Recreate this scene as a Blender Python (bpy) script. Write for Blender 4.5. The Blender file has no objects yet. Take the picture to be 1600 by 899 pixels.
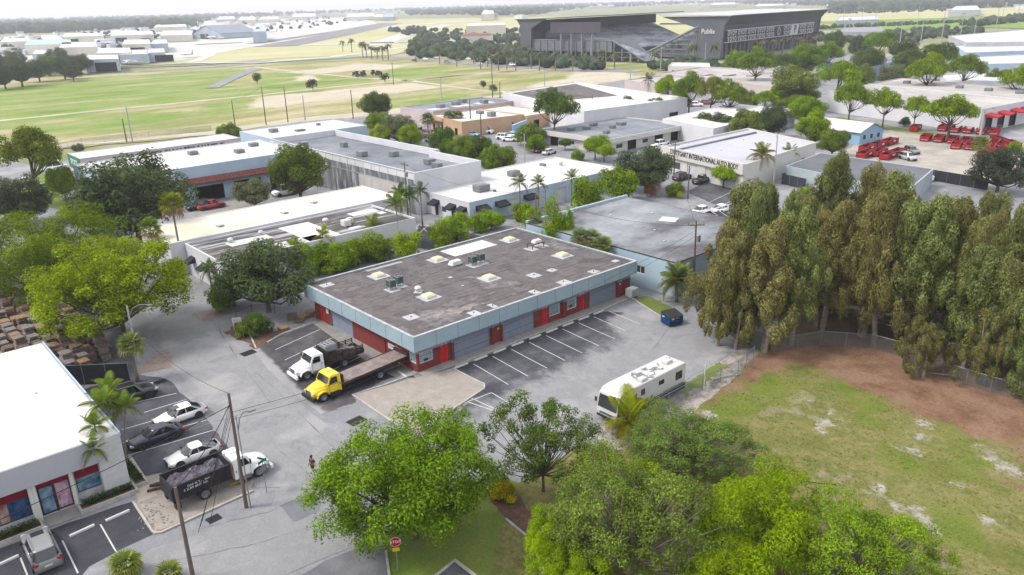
import bpy, math, random
import numpy as np
from math import pi, sin, cos, atan2, hypot, radians
from mathutils import Vector, Matrix, Euler
random.seed(7); rng = np.random.default_rng(7)
D = bpy.data
scene = bpy.context.scene
COL = scene.collection

# ------------------------------------------------------------------ camera (drone, 37 m up)
FPX, PITCH, ROLL, GRID, HCAM = 1231.73, 0.3470267, -0.02628276, 0.852, 37.0
_cp, _sp, _cr, _sr = cos(PITCH), sin(PITCH), cos(ROLL), sin(ROLL)
_R = np.array([[_cr, -_sr, 0], [_sr, _cr, 0], [0, 0, 1]]) @ np.array([[1, 0, 0], [0, -_sp, -_cp], [0, _cp, -_sp]])
_Gm = np.array([[cos(GRID), -sin(GRID), 0], [sin(GRID), cos(GRID), 0], [0, 0, 1]])
RW = _R @ _Gm.T                      # rows: right, down, forward in world axes (X, Y follow the street grid)
cam = D.cameras.new('camera'); camo = D.objects.new('camera', cam); COL.objects.link(camo)
cam.sensor_width = 36; cam.lens = FPX / 1600 * 36; cam.clip_start = .5; cam.clip_end = 30000
M4 = Matrix(((RW[0][0], -RW[1][0], -RW[2][0]), (RW[0][1], -RW[1][1], -RW[2][1]), (RW[0][2], -RW[1][2], -RW[2][2]))).to_4x4()
camo.matrix_world = Matrix.Translation((0, 0, HCAM)) @ M4
scene.camera = camo

# ------------------------------------------------------------------ sky, sun, exposure (bright overcast)
SUN = Vector((-.38, -.62, .88)).normalized()
w = D.worlds.new('World'); scene.world = w; w.use_nodes = True
nt = w.node_tree; bg = nt.nodes['Background']
sky = nt.nodes.new('ShaderNodeTexSky'); sky.sky_type = 'NISHITA'; sky.sun_disc = False
sky.sun_elevation = math.asin(SUN.z); sky.sun_rotation = atan2(SUN.x, SUN.y); sky.dust_density = 4; sky.air_density = 1
mx = nt.nodes.new('ShaderNodeMix'); mx.data_type = 'RGBA'; mx.inputs[0].default_value = .6
nt.links.new(sky.outputs[0], mx.inputs[6]); mx.inputs[7].default_value = (11.6, 11.5, 11.8, 1)   # thin even cloud
nt.links.new(mx.outputs[2], bg.inputs[0]); bg.inputs[1].default_value = .085
sl = D.lights.new('sun', 'SUN'); sl.energy = 1.5; sl.angle = radians(14); sl.color = (1, .95, .88)
so = D.objects.new('sun', sl); COL.objects.link(so); so.rotation_euler = SUN.to_track_quat('Z', 'Y').to_euler()
scene.view_settings.view_transform = 'Standard'; scene.view_settings.look = 'None'
scene.view_settings.exposure = 1.06; scene.view_settings.gamma = 1
scene.cycles.max_bounces = 6; scene.cycles.diffuse_bounces = 3; scene.cycles.transparent_max_bounces = 12
scene.cycles.volume_bounces = 0

# ------------------------------------------------------------------ helpers
def S(px, py, z=0.0):
    """survey: where the sight line through a point of the calibrated survey picture meets height z"""
    d = RW.T @ np.array([px - 800, py - 449.5, FPX]); t = (z - HCAM) / d[2]
    return (float(d[0] * t), float(d[1] * t))
def depth(x, y, z=0.0): return float(RW[2] @ np.array([x, y, z - HCAM]))
def L(r, g, b, k=.55):
    f = lambda v: ((v / 255 + .055) / 1.055) ** 2.4 if v > 10 else v / 255 / 12.92
    return (f(r) * k, f(g) * k, f(b) * k)
MATS = {}
def mat(name, c, c2=None, rough=.85, sc=.5, var=.12, bump=0, metal=0, objc=False, spec=.3, coord='W', fine=9., stops=None, sc2=None, aniso=None, grain=0):
    if name in MATS: return MATS[name]
    m = D.materials.new(name); m.use_nodes = True; t = m.node_tree; N = t.nodes; K = t.links; p = N['Principled BSDF']
    p.inputs['Roughness'].default_value = rough; p.inputs['Metallic'].default_value = metal
    p.inputs['Specular IOR Level'].default_value = spec
    if coord == 'W': g = N.new('ShaderNodeNewGeometry').outputs['Position']
    else: g = N.new('ShaderNodeTexCoord').outputs['Object']
    if aniso:
        mp = N.new('ShaderNodeMapping'); mp.inputs['Scale'].default_value = aniso; K.new(g, mp.inputs[0]); g = mp.outputs[0]
    n1 = N.new('ShaderNodeTexNoise'); n1.inputs['Scale'].default_value = sc; n1.inputs['Detail'].default_value = 8; n1.inputs['Roughness'].default_value = .65
    K.new(g, n1.inputs['Vector'])
    if stops:
        cr = N.new('ShaderNodeValToRGB'); e = cr.color_ramp.elements
        while len(e) < len(stops): e.new(.5)
        for el, (q, cc) in zip(e, stops): el.position = q; el.color = (*cc, 1)
        K.new(n1.outputs['Fac'], cr.inputs[0]); base = cr.outputs[0]
    else:
        mr = N.new('ShaderNodeMapRange'); mr.inputs[1].default_value = .36; mr.inputs[2].default_value = .64; K.new(n1.outputs['Fac'], mr.inputs[0])
        mm = N.new('ShaderNodeMix'); mm.data_type = 'RGBA'; K.new(mr.outputs[0], mm.inputs[0])
        mm.inputs[6].default_value = (*c, 1); mm.inputs[7].default_value = (*(c2 or tuple(v * .82 for v in c)), 1); base = mm.outputs[2]
        if objc:
            oi = N.new('ShaderNodeObjectInfo'); m2 = N.new('ShaderNodeMix'); m2.data_type = 'RGBA'; m2.blend_type = 'MULTIPLY'; m2.inputs[0].default_value = 1
            K.new(base, m2.inputs[6]); K.new(oi.outputs['Color'], m2.inputs[7]); base = m2.outputs[2]
    n2 = N.new('ShaderNodeTexNoise'); n2.inputs['Scale'].default_value = sc * fine; n2.inputs['Detail'].default_value = 6; n2.inputs['Roughness'].default_value = .75; K.new(g, n2.inputs['Vector'])
    r2 = N.new('ShaderNodeMapRange'); r2.inputs[1].default_value = .3; r2.inputs[2].default_value = .7; r2.inputs[3].default_value = 1 - var; r2.inputs[4].default_value = 1 + var; K.new(n2.outputs['Fac'], r2.inputs[0])
    vm = N.new('ShaderNodeVectorMath'); vm.operation = 'SCALE'; K.new(base, vm.inputs[0]); K.new(r2.outputs[0], vm.inputs['Scale'])
    if grain:
        n3 = N.new('ShaderNodeTexNoise'); n3.inputs['Scale'].default_value = 7; n3.inputs['Detail'].default_value = 3; n3.inputs['Roughness'].default_value = .8; K.new(g, n3.inputs['Vector']); r3 = N.new('ShaderNodeMapRange'); r3.inputs[1].default_value = .3; r3.inputs[2].default_value = .7; r3.inputs[3].default_value = 1 - grain; r3.inputs[4].default_value = 1 + grain; K.new(n3.outputs['Fac'], r3.inputs[0])
        v3 = N.new('ShaderNodeVectorMath'); v3.operation = 'SCALE'; K.new(vm.outputs[0], v3.inputs[0]); K.new(r3.outputs[0], v3.inputs['Scale']); vm = v3
    K.new(vm.outputs[0], p.inputs['Base Color'])
    if bump:
        b = N.new('ShaderNodeBump'); b.inputs['Strength'].default_value = bump; b.inputs['Distance'].default_value = .05; K.new(n2.outputs['Fac'], b.inputs['Height']); K.new(b.outputs[0], p.inputs['Normal'])
    MATS[name] = m; return m
def glassmat(name, c=(.03, .045, .05), rough=.06):
    m = mat(name, c, rough=rough, var=.05); m.node_tree.nodes['Principled BSDF'].inputs['Specular IOR Level'].default_value = .9; return m
def leafmat(name, tr=.3, lo=.6, hi=1.4, clump=1.6):
    m = D.materials.new(name); m.use_nodes = True; t = m.node_tree; N = t.nodes; K = t.links; N.remove(N['Principled BSDF'])
    g = N.new('ShaderNodeNewGeometry'); oi = N.new('ShaderNodeObjectInfo')
    r = N.new('ShaderNodeMapRange'); r.inputs[3].default_value = lo; r.inputs[4].default_value = hi; K.new(g.outputs['Random Per Island'], r.inputs[0])
    tc = N.new('ShaderNodeTexCoord'); n = N.new('ShaderNodeTexNoise'); n.inputs['Scale'].default_value = clump; n.inputs['Detail'].default_value = 3; K.new(tc.outputs['Object'], n.inputs['Vector'])
    r2 = N.new('ShaderNodeMapRange'); r2.inputs[1].default_value = .35; r2.inputs[2].default_value = .65; r2.inputs[3].default_value = .72; r2.inputs[4].default_value = 1.3; K.new(n.outputs['Fac'], r2.inputs[0])
    mu = N.new('ShaderNodeMath'); mu.operation = 'MULTIPLY'; K.new(r.outputs[0], mu.inputs[0]); K.new(r2.outputs[0], mu.inputs[1])
    hs = N.new('ShaderNodeHueSaturation'); K.new(oi.outputs['Color'], hs.inputs['Color']); K.new(mu.outputs[0], hs.inputs['Value']); hs.inputs['Saturation'].default_value = 1.12
    r3 = N.new('ShaderNodeMapRange'); r3.inputs[3].default_value = .482; r3.inputs[4].default_value = .512; K.new(g.outputs['Random Per Island'], r3.inputs[0]); K.new(r3.outputs[0], hs.inputs['Hue'])
    d = N.new('ShaderNodeBsdfDiffuse'); tl = N.new('ShaderNodeBsdfTranslucent'); ms = N.new('ShaderNodeMixShader'); ms.inputs[0].default_value = tr
    K.new(hs.outputs[0], d.inputs[0]); K.new(hs.outputs[0], tl.inputs[0]); K.new(d.outputs[0], ms.inputs[1]); K.new(tl.outputs[0], ms.inputs[2])
    gl = N.new('ShaderNodeBsdfGlossy'); gl.inputs['Roughness'].default_value = .5; gl.inputs[0].default_value = (.8, .85, .8, 1); m2 = N.new('ShaderNodeMixShader'); m2.inputs[0].default_value = .008
    K.new(ms.outputs[0], m2.inputs[1]); K.new(gl.outputs[0], m2.inputs[2]); K.new(m2.outputs[0], N['Material Output'].inputs[0])
    MATS[name] = m; return m

def tag(o, label=None, cat=None, group=None, kind=None):
    if label: o['label'] = label
    if cat: o['category'] = cat
    if group: o['group'] = group
    if kind: o['kind'] = kind
    return o
def thing(name, label, cat, loc=(0, 0, 0), rz=0, group=None):
    o = D.objects.new(name, None); COL.objects.link(o); o.location = loc; o.rotation_euler = (0, 0, rz); o.empty_display_size = .3
    return tag(o, label, cat, group)
def mkobj(name, me, parent=None, loc=None, rot=None, color=None):
    o = D.objects.new(name, me); COL.objects.link(o)
    if parent: o.parent = parent
    if loc is not None: o.location = loc
    if rot is not None: o.rotation_euler = rot
    if color: o.color = (*color, 1)
    return o
def dup(root, loc, rz=None, label=None, group=None, color=None):
    def cp(o, par):
        c = o.copy(); COL.objects.link(c); c.parent = par
        for k in ('label', 'group'):
            pass
        for ch in KIDS.get(o.name, []): cp(ch, c)
        return c
    r = cp(root, None); r.location = loc
    if rz is not None: r.rotation_euler = (0, 0, rz)
    if label: r['label'] = label
    if group: r['group'] = group
    return r
KIDS = {}
def scan(root):
    for ch in root.children: KIDS.setdefault(root.name, []).append(ch); scan(ch)

class MB:
    def __init__(s): s.v = []; s.f = []; s.m = []; s.mats = []
    def mi(s, m):
        if m is None: return 0
        if m not in s.mats: s.mats.append(m)
        return s.mats.index(m)
    def poly(s, pts, m=None):
        n = len(s.v); s.v += [tuple(p) for p in pts]; s.f.append(list(range(n, n + len(pts)))); s.m.append(s.mi(m))
    def box(s, c, d, rz=0, m=None, taper=1.0, ry=0):
        x, y, z = d[0] / 2, d[1] / 2, d[2] / 2; n = len(s.v); a, b = cos(rz), sin(rz)
        for k in (-1, 1):
            t = taper if k > 0 else 1
            for (i, j) in ((-1, -1), (1, -1), (1, 1), (-1, 1)):
                px, py, pz = i * x * t, j * y * t, k * z
                if ry: px, pz = px * cos(ry) + pz * sin(ry), -px * sin(ry) + pz * cos(ry)
                s.v.append((c[0] + px * a - py * b, c[1] + px * b + py * a, c[2] + pz))
        q = s.mi(m)
        for f in ((3, 2, 1, 0), (4, 5, 6, 7), (0, 1, 5, 4), (1, 2, 6, 5), (2, 3, 7, 6), (3, 0, 4, 7)): s.f.append([n + i for i in f]); s.m.append(q)
    def b2(s, x0, x1, y0, y1, z0, z1, m=None): s.box(((x0 + x1) / 2, (y0 + y1) / 2, (z0 + z1) / 2), (abs(x1 - x0), abs(y1 - y0), abs(z1 - z0)), 0, m)
    def prism(s, pts, z0, z1, m=None, mtop=None, bottom=True):
        n = len(s.v); k = len(pts)
        s.v += [(p[0], p[1], z0) for p in pts] + [(p[0], p[1], z1) for p in pts]
        for i in range(k): s.f.append([n + i, n + (i + 1) % k, n + k + (i + 1) % k, n + k + i]); s.m.append(s.mi(m))
        s.f.append([n + k + i for i in range(k)]); s.m.append(s.mi(mtop or m))
        if bottom: s.f.append([n + k - 1 - i for i in range(k)]); s.m.append(s.mi(m))
    def tube(s, pts, rad, n=6, m=None, cap=True):
        P = [Vector(p) for p in pts]; R = rad if isinstance(rad, (list, tuple)) else [rad] * len(P)
        q = s.mi(m); base = len(s.v)
        for i, p in enumerate(P):
            d = (P[min(i + 1, len(P) - 1)] - P[max(i - 1, 0)]).normalized()
            u = d.cross(Vector((0, 0, 1)) if abs(d.z) < .9 else Vector((1, 0, 0))).normalized(); w_ = d.cross(u)
            for k in range(n):
                a = 2 * pi * k / n; s.v.append(tuple(p + (u * cos(a) + w_ * sin(a)) * R[i]))
        for i in range(len(P) - 1):
            for k in range(n):
                a, b = base + i * n + k, base + i * n + (k + 1) % n; s.f.append([a, b, b + n, a + n][::-1]); s.m.append(q)
        if cap:
            s.f.append([base + k for k in range(n)]); s.m.append(q)
            s.f.append([base + (len(P) - 1) * n + n - 1 - k for k in range(n)]); s.m.append(q)
    def lathe(s, prof, n=16, axis='z', c=(0, 0, 0), m=None, ms=None):
        base = len(s.v)
        for (r, h) in prof:
            for k in range(n):
                a = 2 * pi * k / n
                if axis == 'z': s.v.append((c[0] + r * cos(a), c[1] + r * sin(a), c[2] + h))
                else: s.v.append((c[0] + r * cos(a), c[1] + h, c[2] + r * sin(a)))
        for i in range(len(prof) - 1):
            q = s.mi(ms[i] if ms else m)
            for k in range(n):
                a, b = base + i * n + k, base + i * n + (k + 1) % n
                s.f.append([a, b, b + n, a + n] if axis == 'z' else [a, a + n, b + n, b]); s.m.append(q)
    def loft(s, rings, m=None, closed=True, cap=True, mfn=None):
        base = len(s.v); k = len(rings[0])
        for r in rings: s.v += [tuple(p) for p in r]
        for i in range(len(rings) - 1):
            for j in range(k if closed else k - 1):
                a, b = base + i * k + j, base + i * k + (j + 1) % k
                s.f.append([a, b, b + k, a + k]); s.m.append(s.mi(mfn(i, j) if mfn else m))
        if cap:
            s.f.append([base + k - 1 - j for j in range(k)]); s.m.append(s.mi(mfn(0, 0) if mfn else m))
            s.f.append([base + (len(rings) - 1) * k + j for j in range(k)]); s.m.append(s.mi(mfn(len(rings) - 1, 0) if mfn else m))
    def mesh(s, name, mats=None, smooth=False):
        me = D.meshes.new(name); me.from_pydata(s.v, [], s.f)
        for m in (s.mats or (mats if isinstance(mats, (list, tuple)) else [mats])): me.materials.append(m)
        if len(s.mats) > 1: me.polygons.foreach_set('material_index', s.m)
        if smooth: me.shade_smooth() if hasattr(me, 'shade_smooth') else None
        me.update(); return me
    def build(s, name, m=None, parent=None, smooth=False, bevel=0, **kw):
        o = mkobj(name, s.mesh(name, m, smooth), parent, **kw)
        if bevel:
            b = o.modifiers.new('edge', 'BEVEL'); b.width = bevel; b.segments = 2; b.limit_method = 'ANGLE'
        return o
def npmesh(name, V, F, m):
    me = D.meshes.new(name); me.vertices.add(len(V)); me.vertices.foreach_set('co', np.asarray(V, np.float32).ravel())
    F = np.asarray(F, np.int32); k = F.shape[1]; me.loops.add(F.size); me.loops.foreach_set('vertex_index', F.ravel())
    me.polygons.add(len(F)); me.polygons.foreach_set('loop_start', np.arange(0, F.size, k, dtype=np.int32))
    me.materials.append(m); me.update(calc_edges=True); me.validate(); return me
def ordn(i): return ['first', 'second', 'third', 'fourth', 'fifth', 'sixth', 'seventh', 'eighth', 'ninth', 'tenth', 'eleventh', 'twelfth', 'thirteenth', 'fourteenth', 'fifteenth', 'sixteenth', 'seventeenth', 'eighteenth', 'nineteenth', 'twentieth', 'twenty-first', 'twenty-second', 'twenty-third', 'twenty-fourth', 'twenty-fifth', 'twenty-sixth', 'twenty-seventh', 'twenty-eighth', 'twenty-ninth', 'thirtieth'][i]
def textmesh(name, txt, size, m, parent=None, loc=(0, 0, 0), rot=(0, 0, 0), ext=.02, align='CENTER', sx=1):
    cu = D.curves.new(name, 'FONT'); cu.body = txt; cu.size = size; cu.extrude = ext; cu.align_x = align; cu.align_y = 'CENTER'; cu.resolution_u = 2; cu.offset = size * .012
    t = D.objects.new('tmp', cu); COL.objects.link(t); dg = bpy.context.evaluated_depsgraph_get(); dg.update()
    me = D.meshes.new_from_object(t.evaluated_get(dg)); D.objects.remove(t); me.name = name; me.materials.clear(); me.materials.append(m)
    o = mkobj(name, me, parent, loc, rot); o.scale = (sx, 1, 1); return o
# ------------------------------------------------------------------ ground, roads, lots
ZO = -.8
def patch(name, pts, z, m, jit=0, step=2., kind='structure', label=None):
    out = []; z += ZO
    if jit:
        n = len(pts)
        for i in range(n):
            a, b = pts[i], pts[(i + 1) % n]; l = hypot(b[0] - a[0], b[1] - a[1]); k = max(1, min(60, int(l / step)))
            for q in range(k):
                t = q / k; out.append((a[0] + (b[0] - a[0]) * t + random.gauss(0, jit), a[1] + (b[1] - a[1]) * t + random.gauss(0, jit), z))
    else: out = [(p[0], p[1], z) for p in pts]
    ar = sum(out[i][0] * out[(i + 1) % len(out)][1] - out[(i + 1) % len(out)][0] * out[i][1] for i in range(len(out)))
    if ar < 0: out = out[::-1]
    return flat(name, out, z, m, kind, label)
def flat(name, out, z, m, kind='structure', label=None, par=None):
    from mathutils.geometry import delaunay_2d_cdt
    cx, cy = out[0][0], out[0][1]
    v, _, f, *_r = delaunay_2d_cdt([Vector((p[0] - cx, p[1] - cy)) for p in out], [], [list(range(len(out)))], 1, 1e-4)
    me = D.meshes.new(name); me.from_pydata([(p.x + cx, p.y + cy, z) for p in v], [], [list(q) for q in f]); me.materials.append(m)
    o = mkobj(name, me, par)
    if not par: tag(o, label, kind=kind)
    return o
def sdist(Q, poly):
    Q = np.asarray(Q); ins = np.zeros(len(Q), bool); dm = np.full(len(Q), 1e9); n = len(poly)
    for i in range(n):
        a = np.array(poly[i - 1]); b = np.array(poly[i]); e = b - a; t = np.clip(((Q - a) @ e) / (e @ e + 1e-9), 0, 1); dm = np.minimum(dm, np.linalg.norm(Q - a - t[:, None] * e, axis=1))
        ins ^= ((a[1] > Q[:, 1]) != (b[1] > Q[:, 1])) & (Q[:, 0] < (b[0] - a[0]) * (Q[:, 1] - a[1]) / (b[1] - a[1] + 1e-12) + a[0])
    return np.where(ins, dm, -dm)
def blendmat(name, base, layers, rough=.95, bump=.5, rag=.5):
    """base and layers: (noise scale, fine factor, variation, stops); layer i is laid where the survey attribute 'mi' plus ragged noise passes one half"""
    m = D.materials.new(name); m.use_nodes = True; t = m.node_tree; N = t.nodes; K = t.links; p = N['Principled BSDF']; p.inputs['Roughness'].default_value = rough; p.inputs['Specular IOR Level'].default_value = .2
    g = N.new('ShaderNodeNewGeometry').outputs['Position']
    def col(spec):
        sc, fine, var, stops, an = spec; v = g
        if an: mp = N.new('ShaderNodeMapping'); mp.inputs['Scale'].default_value = an; K.new(g, mp.inputs[0]); v = mp.outputs[0]
        n1 = N.new('ShaderNodeTexNoise'); n1.inputs['Scale'].default_value = sc; n1.inputs['Detail'].default_value = 9; n1.inputs['Roughness'].default_value = .68; K.new(v, n1.inputs['Vector'])
        cr = N.new('ShaderNodeValToRGB'); e = cr.color_ramp.elements
        while len(e) < len(stops): e.new(.5)
        for el, (q, cc) in zip(e, stops): el.position = q; el.color = (*cc, 1)
        K.new(n1.outputs['Fac'], cr.inputs[0]); n2 = N.new('ShaderNodeTexNoise'); n2.inputs['Scale'].default_value = sc * fine; n2.inputs['Detail'].default_value = 5; n2.inputs['Roughness'].default_value = .8; K.new(v, n2.inputs['Vector'])
        r2 = N.new('ShaderNodeMapRange'); r2.inputs[1].default_value = .3; r2.inputs[2].default_value = .7; r2.inputs[3].default_value = 1 - var; r2.inputs[4].default_value = 1 + var; K.new(n2.outputs['Fac'], r2.inputs[0])
        vm = N.new('ShaderNodeVectorMath'); vm.operation = 'SCALE'; K.new(cr.outputs[0], vm.inputs[0]); K.new(r2.outputs[0], vm.inputs['Scale'])
        if sc < .05: return vm.outputs[0], n2.outputs['Fac']
        n3 = N.new('ShaderNodeTexNoise'); n3.inputs['Scale'].default_value = 6; n3.inputs['Detail'].default_value = 4; n3.inputs['Roughness'].default_value = .8; K.new(v, n3.inputs['Vector']); r3 = N.new('ShaderNodeMapRange'); r3.inputs[1].default_value = .3; r3.inputs[2].default_value = .7; r3.inputs[3].default_value = 1 - var * .9; r3.inputs[4].default_value = 1 + var * .9; K.new(n3.outputs['Fac'], r3.inputs[0])
        v3 = N.new('ShaderNodeVectorMath'); v3.operation = 'SCALE'; K.new(vm.outputs[0], v3.inputs[0]); K.new(r3.outputs[0], v3.inputs['Scale']); return v3.outputs[0], n2.outputs['Fac']
    c, h = col(base)
    for i, (spec, rs, amp) in enumerate(layers):
        c2, h2 = col(spec); at = N.new('ShaderNodeAttribute'); at.attribute_name = f'm{i}'; ns = N.new('ShaderNodeTexNoise'); ns.inputs['Scale'].default_value = rs; ns.inputs['Detail'].default_value = 7; ns.inputs['Roughness'].default_value = .7; K.new(g, ns.inputs['Vector'])
        ma = N.new('ShaderNodeMath'); ma.operation = 'MULTIPLY_ADD'; K.new(ns.outputs['Fac'], ma.inputs[0]); ma.inputs[1].default_value = amp; ma.inputs[2].default_value = -amp * .5
        ad = N.new('ShaderNodeMath'); ad.operation = 'ADD'; K.new(at.outputs['Fac'], ad.inputs[0]); K.new(ma.outputs[0], ad.inputs[1]); mr = N.new('ShaderNodeMapRange'); mr.interpolation_type = 'SMOOTHSTEP'; mr.inputs[1].default_value = .32; mr.inputs[2].default_value = .68; K.new(ad.outputs[0], mr.inputs[0])
        mm = N.new('ShaderNodeMix'); mm.data_type = 'RGBA'; K.new(mr.outputs[0], mm.inputs[0]); K.new(c, mm.inputs[6]); K.new(c2, mm.inputs[7]); c = mm.outputs[2]
    K.new(c, p.inputs['Base Color'])
    if bump: b = N.new('ShaderNodeBump'); b.inputs['Strength'].default_value = bump; b.inputs['Distance'].default_value = .06; K.new(h, b.inputs['Height']); K.new(b.outputs[0], p.inputs['Normal'])
    return m
def sheet(name, poly, z, m, step, zones, jit=0.):
    """zones: per layer a list of (polygon, softness in metres)"""
    from mathutils.geometry import delaunay_2d_cdt
    z += ZO; out = []
    for i in range(len(poly)):
        a, b = poly[i], poly[(i + 1) % len(poly)]; l = hypot(b[0] - a[0], b[1] - a[1]); k = max(1, int(l / step))
        for q in range(k): out.append((a[0] + (b[0] - a[0]) * q / k + random.gauss(0, jit), a[1] + (b[1] - a[1]) * q / k + random.gauss(0, jit)))
    A = np.array(out); x0, y0 = A.min(0); x1, y1 = A.max(0); gx, gy = np.meshgrid(np.arange(x0, x1, step), np.arange(y0, y1, step)); Q = np.stack([gx.ravel(), gy.ravel()], 1); Q = Q[sdist(Q, out) > step * .4]; c0 = A[0]
    v, _, f, *_r = delaunay_2d_cdt([Vector(tuple(p - c0)) for p in A] + [Vector(tuple(p - c0)) for p in Q], [], [list(range(len(A)))], 1, 1e-4)
    V = np.array([(p.x, p.y) for p in v]) + c0; me = D.meshes.new(name); me.from_pydata([(a, b, z) for a, b in V], [], [list(q) for q in f]); me.materials.append(m)
    for i, zl in enumerate(zones):
        val = np.zeros(len(V))
        for pg, soft in zl: val = np.maximum(val, np.clip(sdist(V, pg) / soft * .5 + .5, 0, 1))
        at = me.attributes.new(f'm{i}', 'FLOAT', 'POINT'); at.data.foreach_set('value', val.astype(np.float32))
    return tag(mkobj(name, me), kind='structure')
def P(*px): return [S(px[i], px[i + 1]) for i in range(0, len(px), 2)]
def strip(name, pts, width, z, m, jit=0, h=0):
    z += ZO; Pn = [Vector((p[0], p[1])) for p in pts]; lft = []; rgt = []
    for i, p in enumerate(Pn):
        d = (Pn[min(i + 1, len(Pn) - 1)] - Pn[max(i - 1, 0)]).normalized(); n = Vector((-d.y, d.x)) * (width / 2 + (random.gauss(0, jit) if jit else 0))
        lft.append(p + n); rgt.append(p - n)
    b = MB()
    for i in range(len(Pn) - 1):
        q = [rgt[i], rgt[i + 1], lft[i + 1], lft[i]]
        if h: b.prism([(v.x, v.y) for v in q], z, z + h, m)
        else: b.poly([(v.x, v.y, z) for v in q], m)
    return tag(b.build(name, m), kind='structure')
G1, G2, G3 = L(150, 175, 80), L(175, 175, 110), L(205, 195, 165)
m_far = mat('far_ground', None, rough=.95, sc=.012, var=.2, fine=14, stops=[(.3, L(110, 140, 80)), (.48, L(150, 155, 105)), (.6, L(190, 185, 150)), (.75, L(215, 205, 180))])
m_dry = mat('dry_grass', None, rough=.95, sc=.028, var=.25, fine=18, aniso=(1.6, .5, 1), stops=[(.3, L(120, 152, 62)), (.45, L(150, 160, 88)), (.52, L(186, 178, 128)), (.6, L(208, 192, 160)), (.72, L(222, 205, 180))])
m_green = mat('green_field', None, rough=.95, sc=.03, var=.22, fine=20, aniso=(1.4, .5, 1), stops=[(.28, L(96, 140, 48)), (.48, L(128, 176, 52)), (.6, L(150, 172, 74)), (.72, L(170, 172, 105))])
m_yel = mat('airfield_grass', None, rough=.95, sc=.01, var=.12, fine=14, aniso=(1, .4, 1), stops=[(.3, L(196, 200, 130)), (.5, L(212, 210, 152)), (.7, L(228, 220, 184))])
m_sand = mat('sandy_track', L(232, 222, 200), L(205, 195, 172), sc=.1, var=.15, bump=.3)
m_conc = mat('taxiway_concrete', L(240, 238, 232), L(222, 222, 218), sc=.02, var=.08)
m_rwy = mat('runway_asphalt', L(165, 160, 165), L(140, 138, 145), sc=.03, var=.12)
m_asph = mat('worn_asphalt', None, rough=.9, sc=.11, var=.1, fine=26, bump=.15, stops=[(.28, L(150, 152, 158, .44)), (.42, L(186, 187, 192, .44)), (.5, L(170, 172, 178, .44)), (.6, L(200, 200, 204, .44)), (.72, L(212, 210, 210, .44))], grain=.14)
m_lane = mat('road_asphalt', None, sc=.14, var=.08, fine=24, rough=.9, bump=.15, stops=[(.28, L(164, 166, 168, .44)), (.42, L(188, 189, 191, .44)), (.52, L(177, 178, 181, .44)), (.62, L(200, 200, 201, .44)), (.75, L(211, 208, 204, .44))], grain=.14)
m_dark = mat('dark_asphalt', None, rough=.85, sc=.22, var=.16, fine=22, bump=.15, stops=[(.3, L(72, 73, 80)), (.5, L(94, 95, 102)), (.62, L(118, 118, 124)), (.75, L(150, 152, 155))], grain=.14)
m_black = mat('fresh_asphalt', L(66, 66, 76), L(84, 84, 92), sc=.5, var=.15, fine=16, bump=.15, grain=.14)
m_side = mat('pale_concrete', L(196, 194, 188, .46), L(172, 170, 166, .46), sc=.8, var=.1, fine=10, bump=.1, grain=.14)
m_isl = mat('island_gravel', L(205, 196, 186, .48), L(186, 178, 168, .48), sc=.9, var=.16, fine=16, bump=.3, grain=.14)
m_grav = mat('loose_gravel', None, rough=.95, sc=.9, var=.3, fine=9, bump=.8, stops=[(.3, L(120, 108, 98)), (.45, L(172, 164, 154)), (.6, L(205, 198, 190)), (.75, L(150, 140, 128))])
m_lawn = mat('patchy_lawn', None, rough=.95, sc=.09, var=.3, fine=16, bump=.6, stops=[(.3, L(128, 150, 56)), (.42, L(138, 148, 70)), (.5, L(150, 154, 86)), (.56, L(138, 146, 66)), (.61, L(168, 162, 116)), (.66, L(206, 200, 188))])
m_vgrass = mat('bright_grass', L(116, 142, 48), L(140, 150, 68), sc=.4, var=.28, fine=12, bump=.5)
m_dirt = mat('needle_litter', None, rough=.98, sc=.22, var=.25, fine=10, bump=.5, stops=[(.3, L(112, 80, 66)), (.45, L(146, 108, 90)), (.58, L(166, 130, 110)), (.7, L(140, 132, 92))])
m_mulch = mat('leaf_mulch', L(140, 105, 88), L(105, 82, 70), sc=2., var=.35, fine=6, bump=.8)
m_litter = mat('dry_leaf_litter', L(158, 134, 124), L(176, 160, 152), sc=1.2, var=.3, fine=6, bump=.6)
m_paint = mat('road_paint', L(245, 245, 245), L(215, 216, 218), sc=1.2, var=.12, fine=8)
m_curb = mat('curb_concrete', L(222, 218, 210), L(188, 185, 178), sc=1.5, var=.12)
m_patchd = mat('repair_asphalt', L(148, 152, 156, .5), L(136, 140, 144, .5), sc=1, var=.08, grain=.14)
gp = [(9500 * cos(2 * pi * i / 96), 9500 * sin(2 * pi * i / 96)) for i in range(96)]
patch('ground', gp, -.1, m_far)
patch('airfield', P(-200, 98, 300, 90, 900, 62, 1700, 30, 1700, 5, 1000, 24, 600, 30, 100, 60, -200, 75), .15, m_yel, 6, 80)
patch('airport_verge', P(-100, 112, 400, 95, 620, 84, 640, 72, 300, 80, -100, 92), .2, m_yel, 3, 30)
DRY = (.03, 22, .28, [(.3, L(128, 152, 72)), (.44, L(158, 164, 98)), (.52, L(186, 182, 130)), (.6, L(206, 194, 156)), (.72, L(222, 208, 180))], (1.5, .5, 1))
GRN = (.045, 20, .26, [(.3, L(112, 140, 60)), (.44, L(138, 168, 70)), (.52, L(156, 172, 94)), (.6, L(178, 180, 122)), (.7, L(200, 192, 150))], (1.4, .5, 1))
SND = (.08, 14, .14, [(.3, L(206, 196, 168)), (.6, L(230, 220, 198))], (1.5, .6, 1))
m_field = blendmat('mottled_field', DRY, [(GRN, .05, 1.3), (SND, .07, 1.3)], bump=0)
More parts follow.
